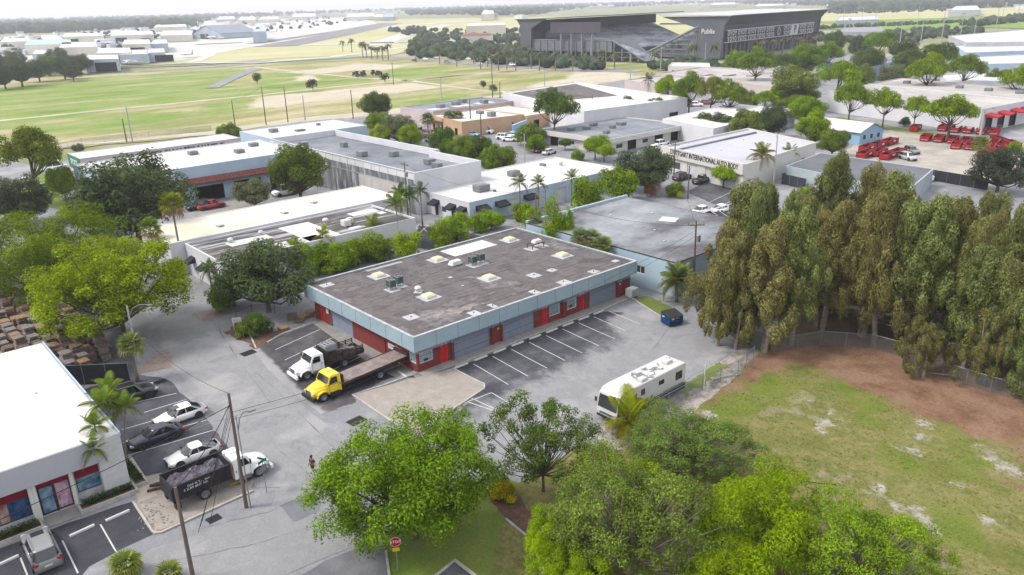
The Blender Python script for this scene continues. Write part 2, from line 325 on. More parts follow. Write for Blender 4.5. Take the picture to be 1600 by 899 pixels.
sheet('field', P(-150, 240, -150, 120, 130, 110, 420, 98, 640, 88, 1000, 97, 1130, 104, 1010, 122, 800, 158, 560, 190, 330, 208, 60, 232), .1, m_field, 6, [[(q, 14) for q in (P(-60, 212, -60, 140, 60, 132, 160, 119, 372, 106, 386, 110, 345, 132, 396, 134, 470, 148, 380, 150, 180, 168), P(392, 146, 398, 118, 430, 112, 470, 112, 540, 120, 588, 122, 590, 128, 480, 141), P(596, 112, 620, 104, 700, 102, 705, 110, 660, 121, 610, 120), P(0, 190, 130, 178, 260, 172, 300, 178, 220, 196, 60, 210), P(320, 96, 480, 80, 640, 75, 660, 70, 640, 82, 400, 96), P(330, 160, 560, 136, 700, 124, 690, 130, 480, 158, 300, 178), P(640, 150, 760, 140, 700, 160, 560, 170))], [(q, 7) for q in (P(430, 112, 520, 104, 560, 97, 640, 101, 600, 108, 560, 108, 500, 114), P(455, 124, 480, 114, 500, 122, 482, 126), P(480, 205, 640, 183, 760, 168, 760, 158, 640, 165, 520, 178, 400, 192), P(860, 150, 990, 125, 980, 110, 900, 108, 880, 122, 820, 132), P(400, 150, 640, 128, 700, 134, 560, 150, 380, 170))]], 1)
for pl, wd, mm in (
    ((-60, 190, 0, 186, 200, 166, 400, 147, 560, 130, 700, 118, 850, 106, 960, 104), 4.5, m_sand),
    ((60, 232, 110, 222, 330, 205, 460, 184, 600, 172, 760, 150, 900, 132, 1010, 117), 7, m_sand),
    ((400, 104, 480, 112, 560, 120, 640, 124, 740, 138, 800, 142), 4, m_sand),
    ((640, 124, 760, 112, 860, 108), 3.5, m_sand)):
    strip('dirt_track', P(*pl), wd, .16, mm, .4)
for pl, wd, mm in (
    ((-60, 116, 150, 113, 300, 106, 440, 94, 600, 87, 760, 100, 900, 108, 1000, 110), 14, m_asph),
    ((120, 107, 300, 101, 440, 90, 560, 86), 8, m_asph),
    ((330, 136, 360, 122, 400, 106), 7, m_asph)):
    strip('perimeter_road', P(*pl), wd, .24 + .05 * (wd == 8) + .1 * (wd == 7), mm)
strip('runway', P(430, 72, 520, 55, 615, 36), 46, .42, m_rwy)
strip('runway', P(395, 68, 520, 50, 600, 36), 20, .47, m_rwy)
for pl, wd in (((-60, 82, 200, 80, 320, 70, 430, 58, 620, 40, 760, 30), 42), ((280, 98, 305, 95, 330, 85, 300, 79), 9), ((280, 98, 420, 96, 520, 88, 640, 72), 10),
               ((330, 72, 480, 70, 600, 66, 760, 62), 22), ((585, 70, 640, 52, 700, 38), 26), ((250, 72, 420, 64, 560, 44), 20), ((620, 66, 700, 66, 800, 68), 20)):
    strip('taxiway', P(*pl), wd, .36, m_conc)
patch('apron', P(120, 105, 260, 97, 330, 84, 420, 68, 600, 40, 560, 26, 330, 32, 120, 52, -60, 60, -60, 110), .28, m_conc)
patch('soccer_pitch', P(1262, 42, 1500, 34, 1530, 46, 1280, 46), .6, m_green)
patch('sports_field', P(1255, 34, 1600, 24, 1700, 32, 1600, 44, 1300, 38), .5, m_green)
patch('district_pavement', [S(70, 262), S(150, 236), S(325, 212), S(470, 190), S(640, 176), S(790, 152), S(1010, 120), S(1090, 105), S(1700, 70), (60, 260), (60, 60), (20, -40), (-120, -60), (-330, 20)], .78, m_asph)
ZO = 0
# --- streets
patch('road', P(1175, 520, 1160, 560, 1065, 612, 935, 668, 800, 740, 560, 850, 300, 960, 60, 960, 240, 860, 400, 800, 420, 790, 470, 700, 700, 650, 860, 600, 1090, 520), .004, m_lane, .12, 2)
patch('road', P(255, 455, 330, 455, 372, 520, 480, 640, 560, 700, 520, 760, 400, 760, 330, 660, 250, 540), .008, m_lane, .12, 2)
patch('road_patch', P(437, 790, 482, 772, 503, 785, 500, 798, 460, 816), .014, m_patchd, .04, .5)
patch('road_patch', P(480, 920, 470, 899, 530, 868, 590, 842, 602, 860, 606, 899, 610, 930), .014, mat('side_road_asphalt', L(120, 122, 128), L(142, 143, 148), sc=.5, var=.12), .1, 1)
# --- lots
m_lot2 = blendmat('old_lot_asphalt', (.3, 18, .18, [(.3, L(82, 80, 86, .46)), (.48, L(104, 101, 106, .46)), (.62, L(128, 124, 126, .46)), (.74, L(156, 153, 152, .46))], None), [((.14, 24, .09, [(.3, L(176, 178, 182, .46)), (.6, L(204, 204, 206, .46))], None), .5, .9), ((.6, 10, .2, [(.3, L(54, 54, 60, .46)), (.6, L(80, 79, 86, .46))], None), .8, 1.1)], rough=.88, bump=.15)
sheet('parking_lot', P(395, 548, 418, 532, 495, 505, 560, 545, 650, 590, 610, 590, 552, 618, 556, 632, 500, 648, 462, 618, 420, 578), .012, m_lot2, .5, [[(P(380, 540, 405, 545, 440, 578, 480, 620, 510, 645, 570, 625, 580, 680, 440, 680), .8)], [(P(470, 590, 520, 560, 560, 560, 600, 590, 520, 625), 2.0), (P(620, 560, 650, 590, 600, 600, 590, 575), 1)]], .05)
LGT = (.14, 24, .12, [(.28, L(166, 168, 170, .43)), (.42, L(192, 193, 195, .43)), (.52, L(180, 181, 184, .43)), (.62, L(203, 203, 204, .43)), (.75, L(213, 210, 207, .43))], None)
DRK = (.3, 18, .18, [(.3, L(70, 71, 78)), (.48, L(92, 93, 100)), (.6, L(118, 119, 124)), (.72, L(142, 143, 147))], (1, .6, 1))
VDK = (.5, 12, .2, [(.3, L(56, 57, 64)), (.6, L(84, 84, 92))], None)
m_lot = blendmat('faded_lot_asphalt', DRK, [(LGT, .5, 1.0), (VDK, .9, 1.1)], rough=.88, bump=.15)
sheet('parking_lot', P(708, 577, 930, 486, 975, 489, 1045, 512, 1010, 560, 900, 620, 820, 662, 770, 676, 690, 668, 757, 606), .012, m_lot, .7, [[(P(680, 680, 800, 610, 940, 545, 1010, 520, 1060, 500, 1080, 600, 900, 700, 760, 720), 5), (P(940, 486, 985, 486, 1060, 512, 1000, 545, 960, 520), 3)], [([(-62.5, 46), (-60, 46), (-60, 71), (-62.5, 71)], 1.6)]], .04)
patch('parking_lot', P(130, 610, 205, 583, 262, 592, 300, 628, 335, 672, 395, 745, 388, 752, 365, 712, 265, 737, 212, 748, 180, 690), .012, m_dark, .08, 1)
patch('parking_lot', P(-60, 880, 0, 857, 105, 818, 206, 784, 240, 834, 215, 845, 140, 885, 100, 930, -60, 930), .012, m_black, .05, 1)
patch('parking_lot', P(1070, 300, 1110, 283, 1200, 292, 1180, 320, 1130, 325), .012, m_dark, .1, 1)
patch('parking_lot', P(655, 352, 760, 370, 720, 400, 640, 385), .012, m_black, .1, 1)
patch('yard_ground', [(-96, -4), (-88, 13.5), (-84, 20), (-97, 23), (-140, 26), (-140, -4)], .016, m_dark, .1, 2)
# --- gravel, sand, grass
patch('gravel_island', P(208, 788, 240, 833, 250, 830, 392, 768, 396, 752, 366, 713, 262, 738, 212, 748), .02, m_isl, .05, .6)
patch('footpath', P(190, 722, 205, 712, 247, 775, 217, 786), .03, mat('beige_path', L(222, 205, 190), L(205, 192, 180), sc=1, var=.06))
patch('concrete_island', P(551, 618, 595, 647, 648, 684, 757, 608, 757, 601, 708, 577, 655, 590), .09, m_isl, .02, .6)
patch('gravel_shoulder', P(926, 674, 1000, 640, 1068, 612, 1100, 585, 1166, 536, 1172, 560, 1140, 600, 1088, 648, 1010, 690, 960, 720), .02, m_grav, .2, .8)
patch('grass_verge', P(1062, 605, 1100, 580, 1128, 562, 1134, 575, 1100, 602, 1072, 620), .03, m_vgrass, .25, .5)
LAWN = (.13, 14, .3, [(.3, L(106, 118, 54)), (.42, L(130, 132, 70)), (.5, L(150, 144, 92)), (.57, L(122, 128, 62)), (.63, L(158, 148, 112)), (.7, L(184, 176, 148))], None)
DIRT = (.25, 11, .26, [(.3, L(112, 84, 68)), (.45, L(146, 112, 88)), (.58, L(164, 132, 110)), (.7, L(136, 124, 90))], None)
BARE = (.8, 6, .2, [(.3, L(160, 156, 130)), (.5, L(176, 170, 152)), (.66, L(208, 204, 196))], None)
LUSH = (.3, 14, .3, [(.3, L(106, 126, 46)), (.5, L(124, 138, 56)), (.7, L(144, 144, 82))], None)
m_vac = blendmat('worn_turf', LAWN, [(LUSH, .16, 1.5), (BARE, .8, 1.9), (DIRT, .35, 1.2)], bump=.7)
sheet('vacant_lot', P(1076, 650, 1140, 598, 1178, 560, 1188, 545, 1225, 515, 1330, 505, 1400, 520, 1600, 560, 1800, 560, 1800, 1100, 700, 1150, 800, 760, 900, 700, 960, 710), .024, m_vac, .8, [
    [(P(1110, 600, 1200, 580, 1260, 600, 1180, 640, 1100, 660), 4), (P(1300, 590, 1380, 620, 1400, 680, 1320, 660), 4), (P(1380, 700, 1460, 720, 1440, 760, 1380, 740), 4), (P(1480, 660, 1540, 720, 1500, 760), 4), (P(1440, 780, 1540, 800, 1500, 860, 1430, 830), 5)],
    [(P(1395, 785, 1450, 800, 1470, 830, 1430, 826), 1.2), (P(1362, 756, 1385, 760, 1378, 780, 1360, 776), 1), (P(1430, 655, 1460, 660, 1450, 672), .8), (P(1420, 676, 1452, 680, 1440, 692), .8), (P(1395, 700, 1440, 705, 1430, 716), 1), (P(1282, 655, 1300, 650, 1296, 672, 1284, 680), 1.4), (P(1530, 700, 1552, 702, 1560, 722, 1545, 720), 1.5), (P(1565, 720, 1590, 728, 1596, 748, 1576, 744), 1.5), (P(1288, 632, 1304, 640, 1300, 650), .5), (P(1480, 750, 1500, 756, 1490, 764), .6), (P(1080, 655, 1110, 640, 1120, 650, 1060, 690), 1.2), (P(1530, 800, 1560, 815, 1545, 830), .8)],
    [(P(1090, 640, 1140, 596, 1172, 560, 1188, 540, 1225, 505, 1330, 495, 1410, 515, 1600, 555, 1820, 560, 1800, 740, 1640, 700, 1520, 686, 1400, 632, 1310, 590, 1240, 566, 1190, 588, 1140, 612), 3.2), (P(1560, 660, 1720, 680, 1720, 790, 1620, 760), 6)]], .1)
patch('dirt_strip', P(1225, 530, 1330, 530, 1420, 550, 1520, 590, 1750, 650, 1800, 540, 1700, 400, 1500, 330, 1350, 330, 1240, 420), .03, mat('grove_floor', L(150, 128, 112), L(128, 112, 92), sc=.4, var=.25, fine=8, bump=.5), .4, 2)
patch('front_lawn', P(598, 840, 640, 800, 760, 740, 830, 760, 850, 800, 830, 960, 700, 960, 745, 899, 710, 875, 676, 899, 640, 960, 605, 899), .02, m_vgrass, .06, 1)
patch('corner_bed', P(760, 770, 800, 762, 830, 800, 822, 835, 790, 815), .03, m_mulch, .1, .6)
patch('driveway', P(676, 899, 711, 876, 747, 899, 780, 940, 640, 940), .02, m_dark)
patch('grass_verge', P(990, 463, 1016, 464, 1046, 478, 1058, 496, 1040, 497, 1006, 478), .03, mat('verge_grass', L(104, 128, 50), L(128, 140, 70), sc=.6, var=.3, fine=10, bump=.5), .12, .6)
patch('grass_verge', P(20, 300, 60, 262, 110, 318, 95, 330), .02, m_vgrass, .3, 2)
patch('leaf_litter', P(212, 585, 240, 555, 262, 545, 272, 560, 262, 575, 235, 580), .02, m_litter, .14, .4)
patch('leaf_litter', P(300, 490, 340, 480, 350, 495, 320, 505), .02, m_litter, .14, .4)
patch('leaf_litter', P(352, 520, 372, 500, 420, 515, 440, 520, 400, 545, 372, 530), .02, m_mulch, .2, .5)
patch('yard_gravel', P(1335, 225, 1400, 200, 1560, 225, 1600, 250, 1560, 290, 1400, 262, 1300, 258), .02, mat('yard_gravel', L(214, 205, 192), L(180, 174, 166), sc=.2, var=.2, fine=12), .5, 3)
patch('grass_verge', P(1310, 183, 1420, 202, 1540, 217, 1530, 224, 1400, 205, 1305, 190), .03, m_vgrass, .3, 2)
patch('grass_verge', P(1240, 305, 1262, 300, 1262, 325, 1240, 325), .03, m_vgrass, .3, 2)
patch('sidewalk', [(-64.2, 42.3), (-62.65, 42.3), (-62.65, 77), (-64.2, 77)], .1, m_side)
patch('sidewalk', [(-85, 42.5), (-85, 41.2), (-68, 39.8), (-64, 40.2), (-64, 42.5)], .03, m_side)
patch('concrete_apron', P(405, 300, 440, 300, 430, 320, 300, 345, 290, 335), .02, m_side)
# --- kerbs
def curb(pts, wd=.18, h=.13, mm=None): return strip('kerb', pts, wd, 0, mm or m_curb, h=h)
random.seed(31)
for pl in (((392, 575), (450, 625), (520, 700), (560, 745)), ((0, 659 + 80), (210, 700), (400, 640), (520, 600)), ((330, 500), (372, 560), (430, 640)), ((640, 690), (700, 730), (760, 760)), ((560, 850), (700, 790), (800, 735), (935, 672)), ((430, 700), (470, 730), (500, 760)), ((700, 668), (820, 668), (920, 640)), ((860, 700), (960, 640), (1060, 600), (1150, 548)), ((300, 830), (420, 800), (560, 740)), ((250, 880), (400, 850), (560, 800)), ((330, 460), (345, 520), (390, 590))):
    pts_ = []
    for a_, c_ in zip(pl, pl[1:]):
        for k_ in range(8): pts_.append(S(a_[0] + (c_[0] - a_[0]) * k_ / 8 + random.gauss(0, .8), a_[1] + (c_[1] - a_[1]) * k_ / 8 + random.gauss(0, .6)))
    strip('asphalt_crack', pts_, .045, .018, mat('crack_filler', L(124, 126, 130), L(150, 151, 154), sc=.6, var=.2), .02)
for q_, (px_, py_, sx_, sy_) in enumerate(((470, 700, 2, 1), (420, 660, 1.2, 3), (610, 720, 1, 1), (880, 660, 2.4, .8), (980, 590, 3, .9), (330, 640, .8, .8), (455, 745, 1, .5), (350, 560, .8, 2))):
    x_, y_ = S(px_, py_); patch('asphalt_stain', [(x_ + sx_ * cos(a) * random.uniform(.6, 1.1), y_ + sy_ * sin(a) * random.uniform(.6, 1.1)) for a in [2 * pi * k / 14 for k in range(14)]], .0165, mat('oil_stain', L(160, 162, 166, .46), L(182, 184, 187, .46), sc=1.5, var=.12, fine=6))
curb(P(625, 668, 590, 645, 551, 618, 603, 602, 640, 588)); curb(P(640, 684, 757, 608, 757, 601, 745, 596, 708, 577))
curb(P(208, 785, 238, 831, 243, 834, 252, 833, 395, 768)); curb(P(418, 536, 440, 523, 494, 504))
curb(P(382, 503, 400, 545)); curb(P(940, 486, 975, 470)); curb(P(986, 466, 1044, 503, 1052, 508)); curb(P(676, 905, 711, 877, 752, 908), .25)
curb(P(603, 862, 609, 905)); curb(P(790, 812, 822, 838)); curb([(-62.7, 46.3), (-62.7, 77)], .15, .14)
# --- paint
def line(a, b, wd=.11, z=.02): strip('painted_line', [S(*a), S(*b)], wd, z, m_paint)
for k in range(9):
    y = 48.1 + 2.75 * k
    strip('painted_line', [(-61.7, y), (-55.3 - (.8 if k > 6 else 0), y - .55)], .1, .02, m_paint)
for a, b in (((97.5, 845), (122, 896)), ((157, 820), (184, 867)), ((32, 872), (45, 905)),
             ((203, 631), (276, 615)), ((225, 645), (290, 625)), ((190, 672), (245, 656)), ((192, 692), (322, 657)), ((200, 712), (335, 672)),
             ((500, 588), (575, 552)), ((430, 547), (500, 515)), ((445, 563), (520, 528)),
             ((720, 632), (768, 614)), ((768, 614), (795, 630)), ((735, 622), (775, 640)), ((726, 627), (790, 648)),
             ((1105, 318), (1160, 292)), ((1120, 325), (1178, 298)), ((657, 352), (670, 366)), ((668, 353), (654, 366))): line(a, b)
# ------------------------------------------------------------------ buildings
m_wht = mat('white_render', L(232, 232, 236, .68), L(216, 218, 224, .68), sc=.25, var=.05, fine=8)
m_whroof = mat('white_roof_coating', L(242, 242, 241, .62), L(224, 223, 221, .58), sc=.16, var=.05, fine=14)
m_crroof = mat('cream_roof_coating', L(248, 243, 230, .65), L(234, 222, 198, .6), sc=.09, var=.05, fine=16)
m_lblue = mat('pale_blue_render', L(196, 216, 232, .68), L(182, 204, 224, .68), sc=.3, var=.05, fine=8)
m_trim = mat('white_trim', L(238, 238, 238, .68), var=.04, sc=2)
m_glass = glassmat('window_glass'); m_glass2 = glassmat('pale_blind_glass', L(175, 200, 205), .15)
m_void = mat('interior_shade_black', (.012, .01, .01), var=.2)  # near-black colour stands in for the shade inside bays, doorways and drains
m_red = mat('red_brick_paint', L(156, 70, 68), L(138, 62, 60), sc=1.2, var=.1, fine=12, bump=.2)
m_rdoor = mat('red_door_paint', L(214, 26, 40, .7), L(200, 22, 34, .7), sc=2, var=.05, rough=.5)
m_gray = mat('grey_stucco', L(150, 162, 178, .68), L(140, 152, 168, .68), sc=1, var=.05)
m_fascia = mat('pale_blue_metal_fascia', L(172, 194, 204, .68), L(162, 184, 196, .68), sc=.4, var=.05, rough=.5)
m_roll = mat('grey_roller_shutter', L(150, 160, 178, .68), L(140, 150, 168, .68), sc=.8, var=.05, rough=.6)
m_whdoor = mat('white_roller_shutter', L(224, 226, 230, .68), var=.05, sc=1, rough=.6)
m_metal = mat('galvanised_metal', L(170, 176, 180), L(150, 156, 160), sc=3, var=.1, rough=.45, metal=.3)
m_dmetal = mat('dark_metal', (.03, .032, .036), rough=.5, sc=3)
m_rr = mat('weathered_felt_roof', None, rough=.95, sc=.13, var=.16, fine=16, bump=.3, stops=[(.28, L(84, 80, 81)), (.41, L(106, 101, 102)), (.5, L(128, 123, 123)), (.57, L(110, 104, 105)), (.66, L(150, 146, 146)), (.74, L(176, 172, 172))])
m_wroof = mat('peeling_felt_roof', None, rough=.95, sc=.5, var=.25, fine=6, bump=.3, aniso=(2.6, .22, 1), stops=[(.3, L(72, 68, 68)), (.46, L(98, 94, 92)), (.53, L(126, 122, 122)), (.6, L(200, 200, 202)), (.7, L(226, 226, 228))])
m_groof = mat('grey_bitumen_roof', None, rough=.95, sc=.09, var=.14, fine=14, bump=.2, stops=[(.3, L(122, 128, 136)), (.5, L(148, 154, 164)), (.7, L(176, 180, 186))])
m_groof8 = mat('stained_silver_roof', None, rough=.9, sc=.085, var=.12, fine=12, bump=.3, aniso=(1.3, .8, 1), stops=[(.3, L(84, 80, 84)), (.42, L(118, 117, 121)), (.52, L(154, 159, 165)), (.7, L(184, 190, 195))])
m_g8 = mat('pale_blue_grey_wall', L(180, 202, 214, .68), L(168, 190, 204, .68), sc=.3, var=.05)
m_cweath = mat('streaked_bare_concrete', None, rough=.95, sc=.8, var=.2, fine=5, aniso=(1.2, 1.2, .18), stops=[(.3, L(96, 100, 108)), (.45, L(128, 131, 138)), (.55, L(164, 168, 174)), (.62, L(214, 216, 220)), (.72, L(228, 228, 230))])
m_tan = mat('tan_stucco', L(218, 182, 150, .68), L(206, 170, 138, .68), sc=.3, var=.05)
m_pinkw = mat('pale_pink_wall', L(214, 200, 200, .68), L(204, 190, 190, .68), sc=.3, var=.06)
m_beige = mat('beige_wall', L(208, 198, 192, .68), L(196, 186, 180, .68), sc=.3, var=.05)
m_broof = mat('pale_gravel_roof', None, rough=.95, sc=.06, var=.12, fine=14, stops=[(.3, L(176, 172, 172)), (.5, L(206, 202, 198)), (.7, L(232, 228, 222))])
m_cream = mat('cream_wall', L(226, 224, 218, .68), L(214, 212, 206, .68), sc=.3, var=.04)
m_bluew = mat('sky_blue_wall', L(168, 205, 232, .66), L(158, 196, 226, .66), sc=.4, var=.04)
m_awn = mat('black_awning_canvas', L(52, 54, 62), sc=2, var=.1)
m_terra = mat('terracotta_tiles', L(160, 92, 80), L(138, 76, 66), sc=1.5, var=.2, fine=10)

m_seamd = mat('felt_seam_dark', L(78, 70, 74)); m_seaml = mat('felt_seam_light', L(140, 134, 136))
def inset(poly, d):
    n = len(poly); out = []
    for i in range(n):
        a, b, c = (Vector(poly[i - 1]), Vector(poly[i]), Vector(poly[(i + 1) % n]))
        e1 = (b - a).normalized(); e2 = (c - b).normalized(); n1 = Vector((-e1.y, e1.x)); n2 = Vector((-e2.y, e2.x))
        k = (n1 + n2); k = k / max(.2, k.dot(n1)); out.append(tuple(b + k * d))
    return out
def ring(b, outer, inner, z0, z1, m):
    n = len(outer)
    for i in range(n):
        j = (i + 1) % n; o0, o1, i0, i1 = outer[i], outer[j], inner[i], inner[j]
        b.poly([(*o0, z0), (*o1, z0), (*o1, z1), (*o0, z1)], m); b.poly([(*i1, z0), (*i0, z0), (*i0, z1), (*i1, z1)], m)
        b.poly([(*o0, z1), (*o1, z1), (*i1, z1), (*i0, z1)], m); b.poly([(*i0, z0), (*i1, z0), (*o1, z0), (*o0, z0)], m)
def ccw(poly):
    a = sum(poly[i][0] * poly[(i + 1) % len(poly)][1] - poly[(i + 1) % len(poly)][0] * poly[i][1] for i in range(len(poly)))
    return poly if a > 0 else poly[::-1]
def rect(x0, x1, y0, y1): return [(x0, y0), (x1, y0), (x1, y1), (x0, y1)]   # edges: 0 = -Y face, 1 = +X face, 2 = +Y, 3 = -X
def building(name, label, poly, h, wall, roof, par=.4, ops=(), cat='building', cop=None, band=None, z0=0, pw=.25, edge_m=None):
    """ops: (edge, distance along edge, sill, width, height, kind[, material])"""
    poly = ccw(poly); cx_, cy_ = poly[0]; t = thing(name, label, cat, (cx_, cy_, z0)); pl = [(p[0] - cx_, p[1] - cy_) for p in poly]
    b = MB(); n = len(pl)
    for i in range(n):
        p0, p1 = Vector(pl[i]), Vector(pl[(i + 1) % n]); ln = (p1 - p0).length; u = (p1 - p0) / ln; nn = Vector((u.y, -u.x)); wm = (edge_m or {}).get(i, wall)
        mine = [o for o in ops if o[0] == i]
        xs = sorted({0, ln, *[round(o[1], 3) for o in mine], *[round(o[1] + o[3], 3) for o in mine]}); zs = sorted({0, h, *[o[2] for o in mine], *[o[2] + o[4] for o in mine], *([band[0]] if band and i in band[2] else [])})
        xs = [x for x in xs if 0 <= x <= ln]
        W = lambda s, z, d=0: (p0.x + u.x * s - nn.x * d, p0.y + u.y * s - nn.y * d, z)
        for a, c in zip(xs, xs[1:]):
            for e, g in zip(zs, zs[1:]):
                mxx, mz = (a + c) / 2, (e + g) / 2
                if any(o[1] < mxx < o[1] + o[3] and o[2] < mz < o[2] + o[4] for o in mine): continue
                mm = band[1] if band and i in band[2] and mz < band[0] else wm
                b.poly([W(a, e), W(c, e), W(c, g), W(a, g)], mm)
        for o in mine:
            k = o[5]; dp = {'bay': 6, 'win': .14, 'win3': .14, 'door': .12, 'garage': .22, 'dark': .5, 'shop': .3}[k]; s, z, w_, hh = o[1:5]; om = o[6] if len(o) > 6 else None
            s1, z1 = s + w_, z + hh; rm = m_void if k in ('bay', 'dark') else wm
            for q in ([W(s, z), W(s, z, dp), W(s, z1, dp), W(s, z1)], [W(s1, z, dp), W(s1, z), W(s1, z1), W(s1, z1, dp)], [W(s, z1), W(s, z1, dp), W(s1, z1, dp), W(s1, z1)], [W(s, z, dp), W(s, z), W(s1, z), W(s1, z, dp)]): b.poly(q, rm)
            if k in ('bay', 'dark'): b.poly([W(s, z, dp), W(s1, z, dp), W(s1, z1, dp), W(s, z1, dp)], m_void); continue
            ang = atan2(u.y, u.x); c0 = W(s, z, dp - .03)
            if k in ('win', 'win3', 'shop'):
                f = MB(); fw = .07 if k != 'shop' else .1
                f.b2(0, w_, -.05, .05, 0, fw); f.b2(0, w_, -.05, .05, hh - fw, hh); f.b2(0, fw, -.05, .05, fw, hh - fw); f.b2(w_ - fw, w_, -.05, .05, fw, hh - fw)
                if k == 'win3':
                    for q in (1, 2): f.b2(w_ * q / 3 - .03, w_ * q / 3 + .03, -.05, .05, fw, hh - fw)
                fo = f.build('window', m_trim if k != 'shop' else m_dmetal, t, loc=c0, rot=(0, 0, ang))
                g = MB(); g.b2(.02, w_ - .02, 0, .02, .02, hh - .02); g.build('pane', om or m_glass, fo)
            elif k == 'garage':
                f = MB(); r = max(4, int(hh / .3))
                for q in range(r): f.b2(0, w_, -.03 - (.012 if q % 2 else 0), .03, hh * q / r, hh * (q + 1) / r - .012)
                f.b2(0, w_, .0, .035, 0, hh)
                f.build('roller_door', om or m_roll, t, loc=c0, rot=(0, 0, ang))
            else:
                f = MB(); f.b2(0, w_, -.03, .03, 0, hh); fo = f.build('door', om or m_rdoor, t, loc=c0, rot=(0, 0, ang))
                f = MB(); f.b2(w_ - .16, w_ - .08, -.07, -.03, hh * .45, hh * .5); f.build('handle', m_metal, fo)
    b.build('wall', None, t)
    inn = inset(pl, pw)
    r = MB(); r.poly([(*p, h) for p in (inn if par > 0 else pl)], roof); r.build('roof', None, t)
    if par > 0:
        b = MB(); ring(b, inset(pl, -.02), inn, h, h + par, cop or wall); b.build('parapet', None, t)
    return t
def local(t, x, y): return (x - t.location.x, y - t.location.y)

def ac_unit(t, x, y, z, w_=.9, h=.9, leg=.35, rz=0):
    lx, ly = local(t, x, y); f = MB()
    for i in (-1, 1):
        for j in (-1, 1): f.box((lx + i * w_ * .42, ly + j * w_ * .42, z + leg / 2), (.05, .05, leg))
    f.b2(lx - w_ / 2, lx + w_ / 2, ly - w_ / 2, ly + w_ / 2, z + leg, z + leg + .06)
    for i in (-1, 1):
        for j in (-1, 1): f.box((lx + i * w_ * .48, ly + j * w_ * .48, z + leg + h / 2), (.06, .06, h))
    f.b2(lx - w_ / 2, lx + w_ / 2, ly - w_ / 2, ly + w_ / 2, z + leg + h - .06, z + leg + h)
    o = f.build('air_conditioner', m_metal, t)
    g = MB(); g.b2(lx - w_ * .45, lx + w_ * .45, ly - w_ * .45, ly + w_ * .45, z + leg + .06, z + leg + h - .07)
    for q in range(7): g.b2(lx - w_ * .47, lx + w_ * .47, ly - w_ * .47, ly + w_ * .47, z + leg + .1 + q * h * .12, z + leg + .13 + q * h * .12)
    g.build('coil_grille', mat('ac_coil', L(96, 118, 118), sc=8, var=.2), o)
    g = MB(); g.lathe([(w_ * .38, z + leg + h), (w_ * .38, z + leg + h + .05), (w_ * .33, z + leg + h + .05), (w_ * .33, z + leg + h - .01), (.01, z + leg + h - .01)], 16, c=(lx, ly, 0)); g.build('fan_cowl', m_dmetal, o)
m_patchw = mat('dull_white_patch', L(226, 226, 228, .56), L(196, 196, 200, .54), sc=1.2, var=.12)
def pad(t, x, y, z, a, b=None, name='roof_patch', m=None, rz=0):
    lx, ly = local(t, x, y); p = MB(); p.box((lx, ly, z + .015), (a, b or a, .03), rz); return p.build(name, m or m_patchw, t)
def dome(t, x, y, z, r=.35, name='roof_vent'):
    lx, ly = local(t, x, y); p = MB(); p.lathe([(r * .5, z), (r * .5, z + r * .8), (r, z + r * .8), (r * 1.02, z + r * 1.1), (r * .75, z + r * 1.5), (r * .3, z + r * 1.7), (.01, z + r * 1.75)], 14, c=(lx, ly, 0)); return p.build(name, m_trim, t, smooth=True)
def boxunit(t, x, y, z, a, b_, h, name='rooftop_unit', m=None):
    lx, ly = local(t, x, y); p = MB(); p.b2(lx - a / 2, lx + a / 2, ly - b_ / 2, ly + b_ / 2, z + .12, z + h); p.b2(lx - a * .3, lx + a * .3, ly - b_ * .3, ly + b_ * .3, z + h, z + h + .06)
    for i in (-1, 1): p.b2(lx - a / 2, lx + a / 2, ly + i * b_ * .35 - .06, ly + i * b_ * .35 + .06, z, z + .12)
    for q in range(5): p.b2(lx - a / 2 - .02, lx + a / 2 + .02, ly - b_ / 2 - .02, ly + b_ / 2 + .02, z + .2 + q * (h - .3) / 5, z + .23 + q * (h - .3) / 5)
    return p.build(name, m or m_metal, t)

# --- main building
X1, Y0, Y1, XW = -64.1, 42.45, 77.0, -86.4
fr = lambda a, b, z, h, k, *m: (1, a - Y0, z, b - a, h, k, *m)
lf = lambda a, b, z, h, k, *m: (0, a - XW, z, b - a, h, k, *m)
mb = building('commercial_building', 'long low building with dark felt roof, pale blue fascia, red doors and grey shutters', rect(XW, X1, Y0, Y1), 4.3, m_gray, m_rr, .0,
    [fr(42.75, 44.5, .95, 1.25, 'win', m_glass2), fr(45.5, 46.45, .05, 2.15, 'door'), fr(47.4, 52.5, .02, 2.85, 'garage'), fr(54.4, 59.45, .02, 2.85, 'garage'), fr(60.75, 61.65, .05, 2.15, 'door'),
     fr(62.0, 63.8, .85, 1.35, 'win', m_glass2), fr(65.05, 66.75, .85, 1.35, 'win', m_glass2), fr(67.35, 68.1, .05, 2.15, 'door'), fr(69.15, 74.15, .02, 2.85, 'garage'),
     lf(-84.9, -84.0, .05, 2.15, 'door'), lf(-82.4, -77.3, .02, 2.85, 'garage'), lf(-65.55, -64.35, .95, 1.25, 'win', m_glass2)], band=(2.2, m_red, (0, 1)))
f = MB(); ox, oy = XW, Y0
FO = [(-87.0 - ox, 41.55 - oy), (-63.2 - ox, 41.55 - oy), (-63.2 - ox, 77.3 - oy), (-87.0 - ox, 77.3 - oy)]
ring(f, FO, inset(FO, .25), 2.95, 4.62, m_fascia); f.build('fascia', None, mb)
f = MB(); f.poly([(*p, 4.5) for p in inset(FO, .2)], m_rr); f.poly([(*p, 2.98) for p in inset(FO, .2)][::-1], m_gray); f.build('roof_deck', None, mb)
f = MB(); ring(f, inset(FO, -.03), inset(FO, .3), 4.62, 4.68, mat('worn_white_coping', L(226, 228, 228), L(180, 186, 190), sc=1.5, var=.1)); f.build('coping', None, mb)
